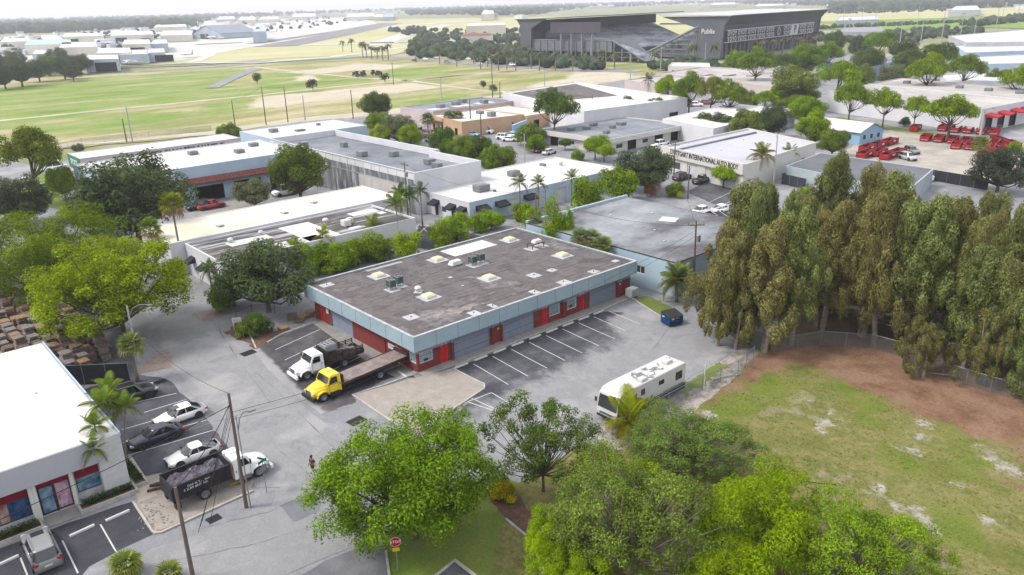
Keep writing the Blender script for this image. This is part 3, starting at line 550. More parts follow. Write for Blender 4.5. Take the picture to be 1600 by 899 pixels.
for a, b_ in ((52.75, 53.0), (54.1, 54.35), (64.2, 64.75), (46.9, 47.15), (74.3, 75.2)):
    f = MB(); f.b2(X1 - ox, X1 + .22 - ox, a - oy, b_ - oy, 0, 2.2, m_red); f.b2(X1 - ox, X1 + .22 - ox, a - oy, b_ - oy, 2.2, 2.96, m_gray); f.build('pier', None, mb)
f = MB(); f.tube([(-70.2 - ox, -.1, .1), (-70.2 - ox, -.1, 2.9)], .06, 8); f.build('downpipe', m_red, mb)
f = MB(); f.b2(-69.6 - ox, -66.9 - ox, -.06, -.02, 1.25, 1.85); f.build('address_board', m_trim, mb)
for k in range(5): f = MB(); f.b2(-69.3 - ox + k * .4, -69.1 - ox + k * .4, -.075, -.06, 1.5, 1.65); f.build('board_print', mat('sign_blue', L(90, 130, 170)), mb)
f = MB(); f.b2(-84.6 - ox + 1.2, -84.6 - ox + 1.75, -.06, -.02, 1.5, 2.1); f.build('notice', m_trim, mb)
for y, tx in ((46, '44 46'), (67.7, '44 48'), (61.2, '45 01'), (53.6, '45'), (74.7, '44')):
    textmesh('unit_number', tx, .38, m_trim, mb, (X1 + .235 - ox if y in (53.6, 74.7) else X1 + .03 - ox, y - oy, 2.35 if y not in (53.6, 74.7) else 1.9), (pi / 2, 0, pi / 2), .01)
for y in (43.7, 65.9):
    f = MB(); f.b2(X1 - .06 - ox, X1 - .03 - ox, y - .35 - oy, y + .15 - oy, 1.05, 1.35); f.build('window_sign', m_dmetal, mb)
for x in (-83.0, -72.2):
    for y in (50.05, 59.4, 72.4):
        pad(mb, x, y, 4.5, 2.3, 2.3, 'skylight_flashing')
        f = MB(); lx, ly = local(mb, x, y); f.box((lx, ly, 4.66), (1.35, 1.35, .26), 0, m_trim); f.box((lx, ly, 4.85), (1.3, 1.3, .14), 0, mat('yellowed_acrylic', L(252, 246, 200), rough=.3, sc=2, var=.03), taper=.8); f.build('skylight', None, mb)
for (x, y) in ((-77.6, 48.4), (-78.1, 49.8), (-77.8, 61.3), (-77.9, 62.7)):
    pad(mb, x + .2, y, 4.5, 1.7, 1.5, 'unit_flashing'); ac_unit(mb, x, y, 4.53)
pad(mb, -77.5, 71.6, 4.5, 1.8, 1.5, 'unit_flashing'); pad(mb, -77.6, 73.6, 4.5, 1.8, 1.5, 'unit_flashing')
f = MB(); lx, ly = local(mb, -77.6, 72.5)
for i in (-.5, .5):
    f.b2(lx + i - .05, lx + i + .05, ly - 1.3, ly + 1.3, 5.1, 5.2)
    for j in (-1.1, 1.1): f.b2(lx + i - .04, lx + i + .04, ly + j - .04, ly + j + .04, 4.5, 5.1)
f.build('steel_rack', mat('rusty_steel', L(120, 84, 66), sc=3, var=.2), mb)
f = MB(); f.box((lx, ly + .2, 5.42), (.9, 1.5, .44), 0, None, .8); f.build('exhaust_fan', m_trim, mb, bevel=.1)
f = MB(); lx, ly = local(mb, -79.6, 59.8); f.box((lx, ly, 4.85), (1.1, 1.9, .6), 0, None, .75); f.build('exhaust_hood', m_trim, mb, bevel=.12)
dome(mb, -74.7, 50.3, 4.5, .42, 'turbine_vent'); pad(mb, -74.6, 50.3, 4.5, 1.0, 1.2, rz=.7)
for (x, y, a, b_) in ((-84.8, 43.6, 1.3, 1.6), (-68.4, 44.9, 1.5, 1.5), (-64.4, 50.6, 1.2, 1.2), (-64.6, 53.5, 1.3, .7), (-69, 64.1, 1.6, 1.5), (-68.8, 67.1, 1.1, 1.1), (-64.6, 70.4, 1.2, 1.2), (-64.5, 64.9, 1.3, 1.6), (-64.5, 60, 1.3, 1.0), (-79.9, 50.4, .5, .5), (-76, 56.2, .5, .5), (-72.5, 55.4, .3, .3), (-65.5, 75.6, .8, 1.0)):
    pad(mb, x, y, 4.5, a, b_); lx, ly = local(mb, x, y)
    if a > 1: f = MB(); f.lathe([(.06, 4.5), (.06, 4.68), (.01, 4.69)], 8, c=(lx, ly, 0)); f.build('pipe_vent', m_dmetal, mb)
pad(mb, -84.2, 65.8, 4.5, 3.4, 7.6, m=m_whroof); pad(mb, -85.9, 52.8, 4.5, .7, 5.5, m=mat('dull_patch', L(190, 192, 196)));
f = MB(); random.seed(11)
pts = [(-66.3 + random.gauss(0, .3) + cos(a) * .7, 50.3 + sin(a) * 3.0 + random.gauss(0, .35)) for a in [2 * pi * i / 26 for i in range(26)]]
flat('coating_smear', [(p[0] - ox, p[1] - oy) for p in pts], 4.512, mat('smeared_coating', L(176, 170, 164), L(128, 120, 120), sc=1.4, var=.15), par=mb)
f = MB(); random.seed(17)
for k in range(520):
    x = random.uniform(-86, -64.2); y = random.uniform(42.6, 76.4); l = random.uniform(.4, 2.2); x = round(x / .95) * .95 + random.gauss(0, .03); w_ = random.uniform(.02, .05)
    f.poly([(x - w_ - ox, y - oy, 4.507), (x + w_ - ox, y - oy, 4.507), (x + w_ - ox, y + l - oy, 4.507), (x - w_ - ox, y + l - oy, 4.507)], (m_seamd, m_seaml)[random.random() < .3])
tag(f.build('roof_seam', None, mb), kind='stuff')
f = MB()
for k in range(12): f.b2(-63.2 - ox, -63.185 - ox, 44.4 + k * 2.95 - oy, 44.44 + k * 2.95 - oy, 2.96, 4.6)
for k in range(7): f.b2(-84 + k * 3.1 - ox, -83.96 + k * 3.1 - ox, 41.535 - oy, 41.55 - oy, 2.96, 4.6)
tag(f.build('fascia_joint', mat('fascia_joint_grey', L(130, 146, 156)), mb), kind='stuff')  # joints between fascia panels as thin darker grey strips

# --- shop at the lower left
m_shopf = mat('shop_canopy_panel', L(206, 208, 216), L(198, 200, 210), sc=.3, var=.03)
m_maroon = mat('maroon_blind', L(150, 20, 48), L(132, 16, 42), sc=1, var=.08)
m_splo = mat('flaking_white_render', None, rough=.9, sc=.55, var=.1, fine=6, stops=[(.3, L(170, 168, 166)), (.4, L(218, 218, 218)), (.6, L(232, 232, 234)), (.7, L(205, 203, 200))])
sx, sy = -63.7, -6.0
sp = building('shop_building', 'shop with flat white roof, grey canopy band, maroon blinds and poster-filled windows', rect(-88, sx, sy, 12.8), 5.1, m_splo, m_whroof, .2,
    [(1, 2.2 - sy, .5, 3.7, 2.9, 'shop'), (1, 6.45 - sy, .05, 2.3, 3.2, 'shop'), (1, 9.15 - sy, .9, 1.9, 2.3, 'shop'), (1, -3.2 - sy, .5, 4, 2.9, 'shop')], cop=m_shopf)
f = MB(); ox, oy = -88, sy
f.b2(sx - ox - .02, sx - ox + .75, 0, 10.9 - oy, 3.35, 5.34, m_shopf); f.build('canopy', None, sp)
f = MB(); f.b2(sx - ox - .02, sx - ox + .8, 10.9 - oy, 12.8 - oy, 0, 5.33, m_splo); f.build('side_wall', None, sp)
f = MB(); f.poly([(.1, .1, 5.36), (sx - ox + .6, .1, 5.36), (sx - ox + .6, 12.6 - oy, 5.36), (.1, 12.6 - oy, 5.36)]); f.build('roof_membrane', m_whroof, sp)
f = MB(); f.b2(-.06, sx - ox + .84, 12.74 - oy, 12.86 - oy, 5.1, 5.42); f.build('roof_edge', m_lblue, sp)
for a in (1.9, 5.98, 6.25, 8.85, 11.15):
    f = MB(); f.b2(sx - ox, sx - ox + .45, a - oy - .13, a - oy + .13, 0, 3.36); f.build('pier', m_cream, sp)
for (a, b_, z0, z1) in ((2.2, 5.9, 2.35, 3.35), (6.5, 8.7, 2.6, 3.35), (9.15, 11.0, 2.3, 3.3)):
    f = MB(); f.b2(sx - ox + .02, sx - ox + .08, a - oy, b_ - oy, z0, z1); f.build('blind', m_maroon, sp)
pc = [mat('poster_' + n, L(*c), L(*d), sc=1.6, var=.2, fine=4) for n, c, d in (('navy', (30, 60, 110), (70, 110, 160)), ('pale', (200, 205, 215), (120, 140, 160)), ('beige', (214, 190, 170), (120, 60, 60)), ('magenta', (200, 110, 165), (230, 205, 220)), ('sky', (170, 205, 225), (70, 110, 150)))]
for (a, b_, z0, z1, k) in ((2.25, 3.7, .6, 1.9, 1), (3.75, 4.4, .6, 2.2, 2), (4.45, 5.85, .6, 2.5, 0), (6.6, 7.5, .2, 2.4, 4), (7.7, 8.65, .2, 2.4, 3), (9.25, 10.95, 1.0, 2.25, 4), (-3.1, .7, .6, 2.4, 1)):
    f = MB(); f.b2(sx - ox - .24, sx - ox - .22, a - oy, b_ - oy, z0, z1)
    f.build('window_poster', pc[k], sp)
f = MB(); f.b2(sx - ox - .3, sx - ox - .1, 7.53 - oy, 7.63 - oy, 0, 3.2); f.build('door_mullion', m_dmetal, sp)
for (a, b_) in ((-5, 6.2), (8.75, 13.1)):
    f = MB(); o = rect(sx - ox + .45, sx - ox + 1.75, a - oy, b_ - oy); ring(f, o, inset(o, .16), 0, .38, m_curb); f.build('planter_wall', None, sp)
    f = MB(); f.poly([(*p, .3) for p in inset(o, .14)], m_mulch); f.build('planter_soil', None, sp)
f = MB(); o = rect(sx - ox - 4.2, sx - ox + 1.0, 13.0 - oy, 14.1 - oy); ring(f, o, inset(o, .14), 0, .35, m_curb); f.build('planter_wall', None, sp)
f = MB(); f.b2(sx - ox, sx - ox + 1.75, 6.2 - oy, 8.75 - oy, 0, .05); f.build('entrance_slab', m_side, sp)
dome(sp, -80.5, 4.2, 5.36, .18); dome(sp, -75.5, 9.5, 5.36, .1)

# --- twin workshop, far blue warehouse, tall concrete hall and the rest
ws = building('workshop_building', 'long cream-roofed workshop half joined to the peeling felt-roofed workshop', rect(-129.6, -116.6, 35.6, 76.2), 4.9, m_wht, m_crroof, .1, [(1, .2, 0, 1.2, 2.2, 'dark')])
for (x, y) in ((-121, 45), (-121, 56), (-124, 63)): boxunit(ws, x, y, 4.9, 1.2, 1.0, .35, 'roof_vent', m_trim)
wp = building('workshop_building', 'white-walled workshop with peeling dark felt roof and white rectangular patches', rect(-116.35, -103.3, 37.7, 70), 4.4, m_wht, m_wroof, .25,
    [(0, 8.2, .05, 1.1, 2.1, 'door', m_whdoor), (1, 7, 1.1, 1.6, 1, 'win'), (1, 13, .05, 3, 2.6, 'garage', m_whdoor), (1, 19.5, 1.1, 1.6, 1, 'win'), (1, 25.6, 1.0, 2.4, 1.3, 'win3'), (1, 22.4, .05, 1, 2.1, 'door', m_dmetal)], cop=m_wht)
for (x, y, a, b_) in ((-111.5, 45.5, 2.6, 6.5), (-109.5, 54.3, 10.5, 5.2), (-113.5, 66.5, 2.4, 5), (-105.4, 50.5, 3.2, 7), (-106.2, 60.5, .8, 2), (-111, 70 - 1.5, 1.5, 1.2)): pad(wp, x, y, 4.4, a, b_, m=m_whroof)
boxunit(wp, -108, 60, 4.4, 1.2, 1.2, 1.0, m=m_trim); boxunit(wp, -109, 61.3, 4.4, .8, .8, .9, m=m_trim); dome(wp, -112, 58.6, 4.4, .5); dome(wp, -112.5, 43, 4.4, .45); dome(wp, -113.3, 48.2, 4.4, .4)
def awning(t, x, y, w_, face, z=2.3, dp=1.2, m=None, name='awning'):
    lx, ly = local(t, x, y); f = MB(); a, c = (1, 0) if face == 'x' else (0, -1)
    def W(s, d, zz): return (lx + (d if face == 'x' else s), ly + (s if face == 'x' else -d), zz)
    p = [W(-w_ / 2, 0, z + .9), W(w_ / 2, 0, z + .9), W(w_ / 2, dp, z + .25), W(-w_ / 2, dp, z + .25)]; q = [W(-w_ / 2, dp, z), W(w_ / 2, dp, z)]
    f.poly(p); f.poly([p[3], p[2], q[1], q[0]]); f.poly([p[0], p[3], q[0], W(-w_ / 2, 0, z + .1)]); f.poly([p[1], W(w_ / 2, 0, z + .1), q[1], p[2]]); return f.build(name, m or m_awn, t)
awning(wp, -113.8, 37.7, 1.6, 'y'); awning(wp, -109.2, 37.7, 1.6, 'y'); awning(wp, -103.3, 60.5, 2.0, 'x')
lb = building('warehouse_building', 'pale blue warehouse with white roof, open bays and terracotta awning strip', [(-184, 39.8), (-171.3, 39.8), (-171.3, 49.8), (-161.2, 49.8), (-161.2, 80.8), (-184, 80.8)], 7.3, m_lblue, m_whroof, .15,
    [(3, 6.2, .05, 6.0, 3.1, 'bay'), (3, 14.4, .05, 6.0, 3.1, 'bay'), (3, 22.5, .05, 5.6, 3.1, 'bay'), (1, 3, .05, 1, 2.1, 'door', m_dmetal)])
f = MB(); lx, ly = local(lb, -161.2, 49.9)
for k in range(52): f.poly([(lx + .02, ly + k * .6, 5.1), (lx + 1.5, ly + k * .6, 4.2), (lx + 1.5, ly + k * .6 + .52, 4.2), (lx + .02, ly + k * .6 + .52, 5.1)][::-1]); f.poly([(lx + 1.5, ly + k * .6, 4.2), (lx + .02, ly + k * .6, 4.0), (lx + .02, ly + k * .6 + .52, 4.0), (lx + 1.5, ly + k * .6 + .52, 4.2)][::-1])
f.build('tiled_awning', m_terra, lb)
f = MB(); f.b2(lx, lx + 1.3, ly, ly + 30.8, 3.75, 4.1); f.build('awning_soffit', mat('soffit_grey', L(120, 122, 130)), lb)
for (x, y) in ((-176, 62), (-179, 48), (-176, 76), (-170, 70)): boxunit(lb, x, y, 7.3, 1.8, 1.8, .8, m=m_metal)
pk = building('warehouse_building', 'long pale pink flat building with green gable sign at its near end', rect(-213, -202, 45.4, 84), 5.4, m_pinkw, m_whroof, .15)
f = MB(); f.b2(.2, 10.8, -.12, -.04, 2.4, 5.5); f.build('green_sign', mat('green_sign_paint', L(70, 150, 110)), pk)
textmesh('sign_lettering', 'SPORT', 1.9, m_trim, pk, (5.4, -.14, 4), (pi / 2, 0, 0), .02)
f = MB()
random.seed(5)
y = 7.0
while y < 34:
    hh = random.choice((.25, .4, .4, .55)); f.b2(11.02, 11.06, y, y + random.uniform(.3, .8), 4.8 - hh / 2, 4.8 + hh / 2); y += random.uniform(.7, 1.1)
f.build('faded_lettering', mat('faded_print', L(110, 105, 110)), pk)
wb = building('warehouse_building', 'white-roofed warehouse with pale blue end beside the dirt track', rect(-219, -200, 91, 121), 4.6, m_lblue, m_whroof, .1)
boxunit(wb, -210, 97, 4.6, 2, 2, 1.0); boxunit(wb, -206, 103, 4.6, 1.8, 2.6, .5); boxunit(wb, -212, 112, 4.6, 1, 1, .6)
tl = building('concrete_hall', 'tall grey-roofed hall with streaked bare concrete side and high white parapet', [(-179.3, 81.4), (-119.5, 81.4), (-119.5, 97.3), (-136, 97.3), (-136, 99.2), (-179.3, 99.2)], 6.6, m_wht, m_groof, 1.4, edge_m={0: m_cweath}, cop=m_wht, pw=.35)
f = MB()
for k in range(20): f.b2(.0 + k * 3, .06 + k * 3, -.07, -.02, 0, 7.9)
f.b2(0, 59.6, -.1, -.02, 5.2, 5.35); f.b2(0, 59.6, -.1, -.02, 7.85, 8.03)
f.build('concrete_joint', mat('joint_line', L(200, 202, 204)), tl)
f = MB(); f.b2(40, 57.5, -.06, -.02, 2.6, 5.2); f.build('painted_panel', mat('primed_pale_patch', L(232, 228, 224), L(214, 210, 208), sc=.5, var=.08), tl)
for (x, y, a, b_) in ((-170, 85.5, 2.2, 1.4), (-162, 91.5, 1.6, 1.2), (-148.5, 88, 2.2, 1.6), (-143, 92.5, 1.6, 1.6), (-130, 92.5, 1.8, 1.8), (-125.5, 91, 2.2, 1.2)): boxunit(tl, x, y, 6.6, a, b_, 1.1)
hv = building('warehouse_building', 'white-roofed warehouse with large rooftop unit and black awnings over its doors', [(-119.4, 83.8), (-106.6, 83.8), (-106.6, 124), (-126, 124), (-126, 97.35), (-119.4, 97.35)], 4.0, m_wht, m_whroof, .15,
    [(1, 9, .05, 3.2, 2.9, 'garage', m_whdoor), (1, 15.5, .05, 3.2, 2.9, 'garage', m_whdoor), (1, 21, .05, 3.2, 2.9, 'garage', m_whdoor), (1, 27, .05, 1, 2.1, 'door', m_whdoor), (1, 31, .05, 3.2, 2.9, 'garage', m_whdoor), (0, 2.5, .05, 1, 2.1, 'door', m_dmetal), (0, 7.5, .05, 1, 2.1, 'door', m_dmetal), (0, 4.5, 1, 1.4, 1.1, 'win')], edge_m={1: m_lblue})  # +X wall coloured bluer: the shade of that side is in its paint
for x in (-116.4, -111.4, -108.3): awning(hv, x, 83.8, 2, 'y', 2.2, 1.5)
for y in (91, 98, 86.5): awning(hv, -106.6, y, 2.6, 'x', 2.3, 1.6)
boxunit(hv, -112.3, 91.3, 4, 2.0, 2.6, 1.3); boxunit(hv, -118, 104.5, 4, 1.6, 2.2, 1.1); dome(hv, -118.6, 118.5, 4, .6); boxunit(hv, -110, 92.6, 4, .4, .4, .4); boxunit(hv, -121, 115.5, 4, 1.5, .5, .5)
g8 = building('warehouse_building', 'pale blue-grey building with stained silver roof and one triple window', rect(-87.6, -58.9, 79.9, 103.6), 4.7, m_g8, m_groof8, .0, [(0, 21.3, 1.9, 2.3, 1.1, 'win3')])
f = MB(); f.b2(-.1, .35, 0, 23.7, 4.7, 5.1); f.build('raised_edge', m_g8, g8)
f = MB(); f.b2(0, 28.8, -.05, .05, 4.66, 4.78); f.b2(28.65, 28.75, 0, 23.7, 4.66, 4.78); f.build('drip_edge', m_dmetal, g8)
boxunit(g8, -85, 86.5, 4.7, 1.4, 1.2, 1.1, m=m_g8); pad(g8, -83.4, 84.8, 4.7, 1.6, 1.6); pad(g8, -73, 96.6, 4.7, 2.6, 2.6, m=m_trim, rz=.4)
for (x, y) in ((-64, 92), (-66, 86.5), (-70.5, 90), (-81, 92), (-77, 97.5)): dome(g8, x, y, 4.7, .14)
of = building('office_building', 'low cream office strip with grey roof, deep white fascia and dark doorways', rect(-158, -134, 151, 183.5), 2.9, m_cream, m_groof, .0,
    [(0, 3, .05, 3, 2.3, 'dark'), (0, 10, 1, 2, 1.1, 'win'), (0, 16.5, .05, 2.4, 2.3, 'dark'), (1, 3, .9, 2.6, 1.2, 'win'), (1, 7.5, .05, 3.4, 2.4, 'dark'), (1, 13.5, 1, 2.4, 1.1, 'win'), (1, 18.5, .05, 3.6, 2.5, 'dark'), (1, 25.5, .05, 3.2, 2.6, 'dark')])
f = MB(); o = rect(-.7, 24.9, -.9, 33); ring(f, o, inset(o, .3), 2.7, 3.95, m_cream); f.build('fascia', None, of)
f = MB(); f.poly([(*p, 3.7) for p in inset(o, .2)], m_groof); f.poly([(*p, 2.72) for p in inset(o, .2)][::-1], m_cream); f.build('roof_deck', None, of)
for (x, y, a, b_) in ((-152, 156, 1.2, 2), (-150, 160, 1.8, 1.4), (-146, 166, 1.6, 1.2), (-153, 166, 1.2, 2.2), (-141, 158, 1.4, 1.4), (-148, 172, 2.2, 2)): boxunit(of, x, y, 3.7, a, b_, .8)
st = building('body_shop_building', 'white auto body shop with long dark lettering along its front parapet', [(-111.8, 144.3), (-86.2, 137.8), (-88.6, 170.4), (-111.7, 178.9)], 5.0, m_cream, mat('pale_lilac_roof', L(222, 222, 232), L(212, 212, 224), sc=.1, var=.05), .45,
    [(0, 3, 1, 3.6, 1.6, 'win'), (0, 9, .05, 3.4, 2.9, 'garage', m_whdoor), (0, 15, .05, 3.4, 2.9, 'garage', m_whdoor), (0, 20.5, .05, 3.6, 3, 'garage', m_whdoor), (1, 26, 1.6, 1.6, 1.2, 'win')], cop=m_cream, pw=.3)
an = atan2(-6.5, 25.6)
f = MB(); f.box((12.8, -3.25 - .3, 4.55), (26.6, .5, 2.2), an, m_cream); f.build('sign_fascia', None, st)
textmesh('sign_lettering', 'STUTTGART INTERNATIONAL AUTO BODY', 1.5, m_dmetal, st, (13.9, -3.5 - .62, 4.75), (pi / 2, 0, an), .04, sx=.73)
f = MB(); f.box((4.6, 14.6, 5.2), (.5, 33, .4), -.1 + .1); f.build('roof_upstand', m_groof, st)
for (x, y) in ((-100, 150), (-95, 155), (-104, 165), (-92, 162), (-97, 171)): dome(st, x, y, 5, .22)
tn = building('office_building', 'tan stucco office with white roof behind the parked cars', [(-204, 146.5), (-184.5, 143.5), (-182, 166), (-204, 166)], 4.2, m_tan, m_whroof, .35,
    [(0, 1.5, .1, 1.2, 2.3, 'dark'), (0, 4.5, .9, 1.4, 1.4, 'win'), (0, 7, .1, 1.1, 2.3, 'dark'), (0, 9.6, .9, 1.1, 1.4, 'win'), (0, 15.5, .1, 1.6, 2.2, 'dark'), (1, 18, 1.8, .8, .8, 'win')], cop=m_tan)
f = MB(); f.b2(.5, 8, -1.6, 0, 2.8, 3.3); f.build('porch_canopy', mat('brown_tile', L(130, 90, 80)), tn); boxunit(tn, -188, 158, 4.2, 2, 2, 1.4); boxunit(tn, -196, 160, 4.2, 2.4, 1.4, .9)
t2 = building('office_building', 'tan back wing with blank walls joined behind the tan office', rect(-206, -181, 166.1, 180), 3.8, m_tan, m_whroof, .3, [(1, 3, .1, 2.4, 2.4, 'dark')])
t3 = building('warehouse_building', 'pinkish flat-roofed warehouse with rooftop ducts behind the tan office', rect(-226, -207.2, 150, 186), 4.8, m_pinkw, m_groof, .3)
for (x, y) in ((-214, 158), (-216, 166), (-212, 175), (-220, 172)): boxunit(t3, x, y, 4.8, 2.4, 2, 1.2)
for k in range(3): pad(t3, -213, 156 + k * 10, 4.8, 4, 7, m=m_whroof)
wh = building('warehouse_building', 'large white warehouse with partly dark felt roof behind the round green tree', [(-216, 187), (-158.5, 168), (-155, 212), (-222, 230)], 6.8, m_wht, m_whroof, .3, [(1, 36, .1, 4, 3, 'dark')])
f = MB(); f.poly([(*local(wh, x, y), 6.83) for x, y in ((-214, 189), (-185, 180), (-178, 205), (-218, 226))]); f.build('felt_roof_area', m_rr, wh)
bw = building('garden_wall', 'bright sky blue yard wall with white top behind the parked vans', [(-176.5, 156), (-176.1, 156.3), (-190.5, 186.3), (-190.9, 186)], 2.9, m_bluew, m_trim, 0, cat='wall')
w17 = building('warehouse_building', 'white flat building behind the auto body shop, with bushes at its side', [(-141.5, 182.2), (-120, 176), (-123, 222), (-145.7, 223)], 4.8, m_wht, m_whroof, .1); boxunit(w17, -134, 210, 4.8, 2, 2, .8)
bg = building('warehouse_building', 'wide beige flat-roofed building behind the row of round green trees', [(-232, 293), (-188.6, 284), (-160, 270), (-176, 335), (-236, 335)], 4.8, m_beige, m_broof, .4)
for k in range(4): boxunit(bg, -210 + k * 9, 300 + k * 4, 4.8, 3, 6, .6, m=m_broof)
pc_ = building('warehouse_building', 'small pale pink building with a palm before it, left of the round green trees', [(-224, 262), (-202.4, 256.1), (-203, 283), (-224, 286)], 4.8, m_pinkw, m_broof, .4)
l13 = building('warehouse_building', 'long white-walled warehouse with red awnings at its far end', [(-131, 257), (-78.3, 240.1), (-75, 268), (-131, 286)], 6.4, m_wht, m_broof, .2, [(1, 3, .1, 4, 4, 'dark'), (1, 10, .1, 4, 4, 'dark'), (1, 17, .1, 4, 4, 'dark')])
for y in (3.5, 10.5, 17.5, 23.5): awning(l13, -78.1 + .12 * y, 240.3 + y, 4.4, 'x', 4.2, 3, mat('red_awning', L(214, 40, 60)))
l14 = building('warehouse_building', 'low pale-roofed warehouse just behind the long white-walled one', [(-133, 289), (-74, 270.5), (-74, 296), (-133, 316)], 6, m_beige, m_broof, .3)
for k in range(5): boxunit(l14, -124 + k * 10, 300 - k * 3, 6, 2, 2, 1)
b14 = building('warehouse_building', 'blue-grey flat-roofed warehouse among trees right of the stadium', [(-200, 378), (-163, 349), (-172, 404), (-212, 430)], 5.6, mat('slate_blue_wall', L(176, 196, 220)), mat('slate_roof', L(170, 172, 182), L(150, 152, 162), sc=.05), .5)
hs = thing('small_house', 'small sky blue gabled house beside the red skip yard', 'house', (-100, 209, 0), -.15)
f = MB(); f.b2(-7, 7, -5, 5, 0, 3.2, m_bluew); f.poly([(7, -5, 3.2), (7, 5, 3.2), (7, 0, 5)], m_bluew); f.poly([(-7, 5, 3.2), (-7, -5, 3.2), (-7, 0, 5)], m_bluew); f.build('wall', None, hs)
f = MB()
for s_ in (-1, 1): f.poly([(-7.4, s_ * 5.5, 3.1), (7.4, s_ * 5.5, 3.1), (7.4, 0, 5.12), (-7.4, 0, 5.12)][::s_]); f.poly([(-7.4, s_ * 5.5, 3.0), (7.4, s_ * 5.5, 3.0), (7.4, 0, 5.0), (-7.4, 0, 5.0)][::-s_])
f.build('roof', m_whroof, hs)
for y in (-3, 0, 3):
    f = MB(); f.b2(7, 7.05, y - .5, y + .5, 1.2, 2.3); f.build('window', m_dmetal, hs)
for x in (-4, 1, 4):
    f = MB(); f.b2(x - .5, x + .5, -5.05, -5, 1.2, 2.3); f.build('window', m_dmetal, hs)
lt = building('storage_building', 'low storage building with dark flat roof and pale blue-grey wall below the skip yard', [(-84, 150), (-56.5, 143.5), (-61, 166), (-86, 168)], 3.6, mat('pale_aqua_wall', L(206, 222, 230)), mat('dark_flat_roof', L(130, 132, 140), L(112, 114, 122), sc=.2), .1)
R6 = mat('pale_far_wall', L(222, 224, 232), sc=.02); R7 = mat('pale_far_roof', L(238, 240, 244), L(224, 228, 234), sc=.02, var=.06)
def farb(label, h, wall, roof, *px, name='warehouse_building', par=.5, ops=()): return building(name, label, [S(px[i], px[i + 1], h) for i in range(0, len(px), 2)], h, wall, roof, par, ops)
farb('large pale commercial block with stepped roofline near the right edge, beyond the trees', 7, R6, R7, 1482, 57, 1528, 53, 1600, 47, 1660, 40, 1650, 66, 1510, 68)
farb('pale blue-grey shed with light roof below the large commercial block', 5, m_lblue, R7, 1490, 72, 1560, 68, 1620, 70, 1625, 80, 1510, 84)
farb('low light blue roofed shed furthest down the right edge behind the trees', 5, m_lblue, R7, 1515, 90, 1600, 86, 1640, 92, 1630, 100, 1535, 102)
farb('low white building half hidden behind the bright green tree at the right edge', 5, m_wht, R7, 1470, 118, 1560, 112, 1610, 118, 1600, 128, 1480, 130)
farb('white arched-roof hall across the yellow field near the top right', 9, R6, R7, 1482, 17, 1494, 10, 1526, 9, 1533, 16)
farb('long pale flat building behind the training pitch', 6, R6, R7, 1306, 33, 1312, 27, 1372, 25, 1372, 31)
farb('grey-roofed shed beside the training pitch', 6, R6, mat('grey_far_roof', L(178, 180, 188)), 1300, 52, 1320, 44, 1375, 43, 1385, 50)
farb('small cream block with a row of dark windows before the stadium', 5, m_cream, m_whroof, 1044, 105, 1110, 106, 1108, 100, 1050, 99, ops=[(0, 2 + k * 3, 1.5, 1.2, 2, 'dark') for k in range(7)])

# --- stadium
m_navy = mat('dark_cladding', L(84, 86, 100), L(76, 78, 92), sc=.05, var=.08, rough=.6)
m_navy2 = mat('mid_grey_cladding', L(112, 116, 128), L(102, 106, 118), sc=.05, var=.06)  # lighter grey cladding of the near end walls and north stand
m_seat = mat('stand_seats', L(216, 222, 230), L(96, 104, 118), sc=.12, var=.4, fine=9, aniso=(1, .4, 3))
m_sroof = mat('stadium_roof', L(232, 232, 234), L(214, 216, 222), sc=.02)
m_steel = mat('grey_steel', L(150, 154, 162), sc=.2)
sd = thing('stadium', 'large dark stadium with pale sloping roof, grey seats and green pitch', 'stadium', (-302, 445, 0), .145)
def SL(x, y, z): return (x + 302, y - 445, z)
YE = 612
def extr(name, prof, y0, y1, m, par=sd, open_=False):
    b = MB(); n = len(prof)
    for i in range(n - (1 if open_ else 0)):
        (xa, za), (xb, zb) = prof[i], prof[(i + 1) % n]; b.poly([SL(xa, y0, za), SL(xb, y0, zb), SL(xb, y1, zb), SL(xa, y1, za)])
    if not open_: b.poly([SL(x, y0, z) for x, z in prof]); b.poly([SL(x, y1, z) for x, z in prof][::-1])
    return b.build(name, m, par)
extr('outer_wall', [(-303, 9), (-301, 20), (-303, 20), (-305, 9)], 446, YE, m_navy)
extr('lower_shade_panel', [(-304, 0), (-304, 9), (-306, 9), (-306, 0)], 448, YE - 4, mat('recess_shade_grey', L(48, 50, 62)))  # solid panel; its dark colour stands for shade under the stand
extr('end_wall', [(-302, 0), (-300.5, 20), (-296, 25.6), (-345, 25.6), (-319, 18.5), (-318, 0)], 445, 446.5, m_navy2)
extr('end_wall', [(-302, 0), (-300.5, 20), (-296, 25.6), (-345, 25.6), (-319, 18.5), (-318, 0)], YE, YE + 1.5, m_navy)
extr('roof_fascia', [(-301, 20), (-296, 25.6), (-300, 25.6), (-304, 20)], 446.5, YE, m_navy)
extr('roof', [(-294.5, 26.2), (-296, 25.6), (-346, 26.4), (-346, 27.0)], 443.5, YE + 3, m_sroof)
extr('seating', [(-318, 19), (-352, 3), (-352, 0), (-318, 0)], 447, YE - 4, m_seat)
b = MB()
for k in range(6):
    z = 2 + k * 3; xr = -360 + (z) * 42 / 19
    b.b2(*[v for v in (xr + 302, -16)], -.6, .6, z, z + .5)
for k in range(9):
    x = -354 + k * 4.2; b.b2(x + 302 - .15, x + 302 + .15, -.5, .5, 0, max(.5, (x + 360) * 19 / 42))
b.build('stair_frame', m_steel, sd)
b = MB(); b.tube([SL(-360, 445, .5), SL(-318, 445, 19.3)], .9, 4); b.build('raking_beam', m_steel, sd)
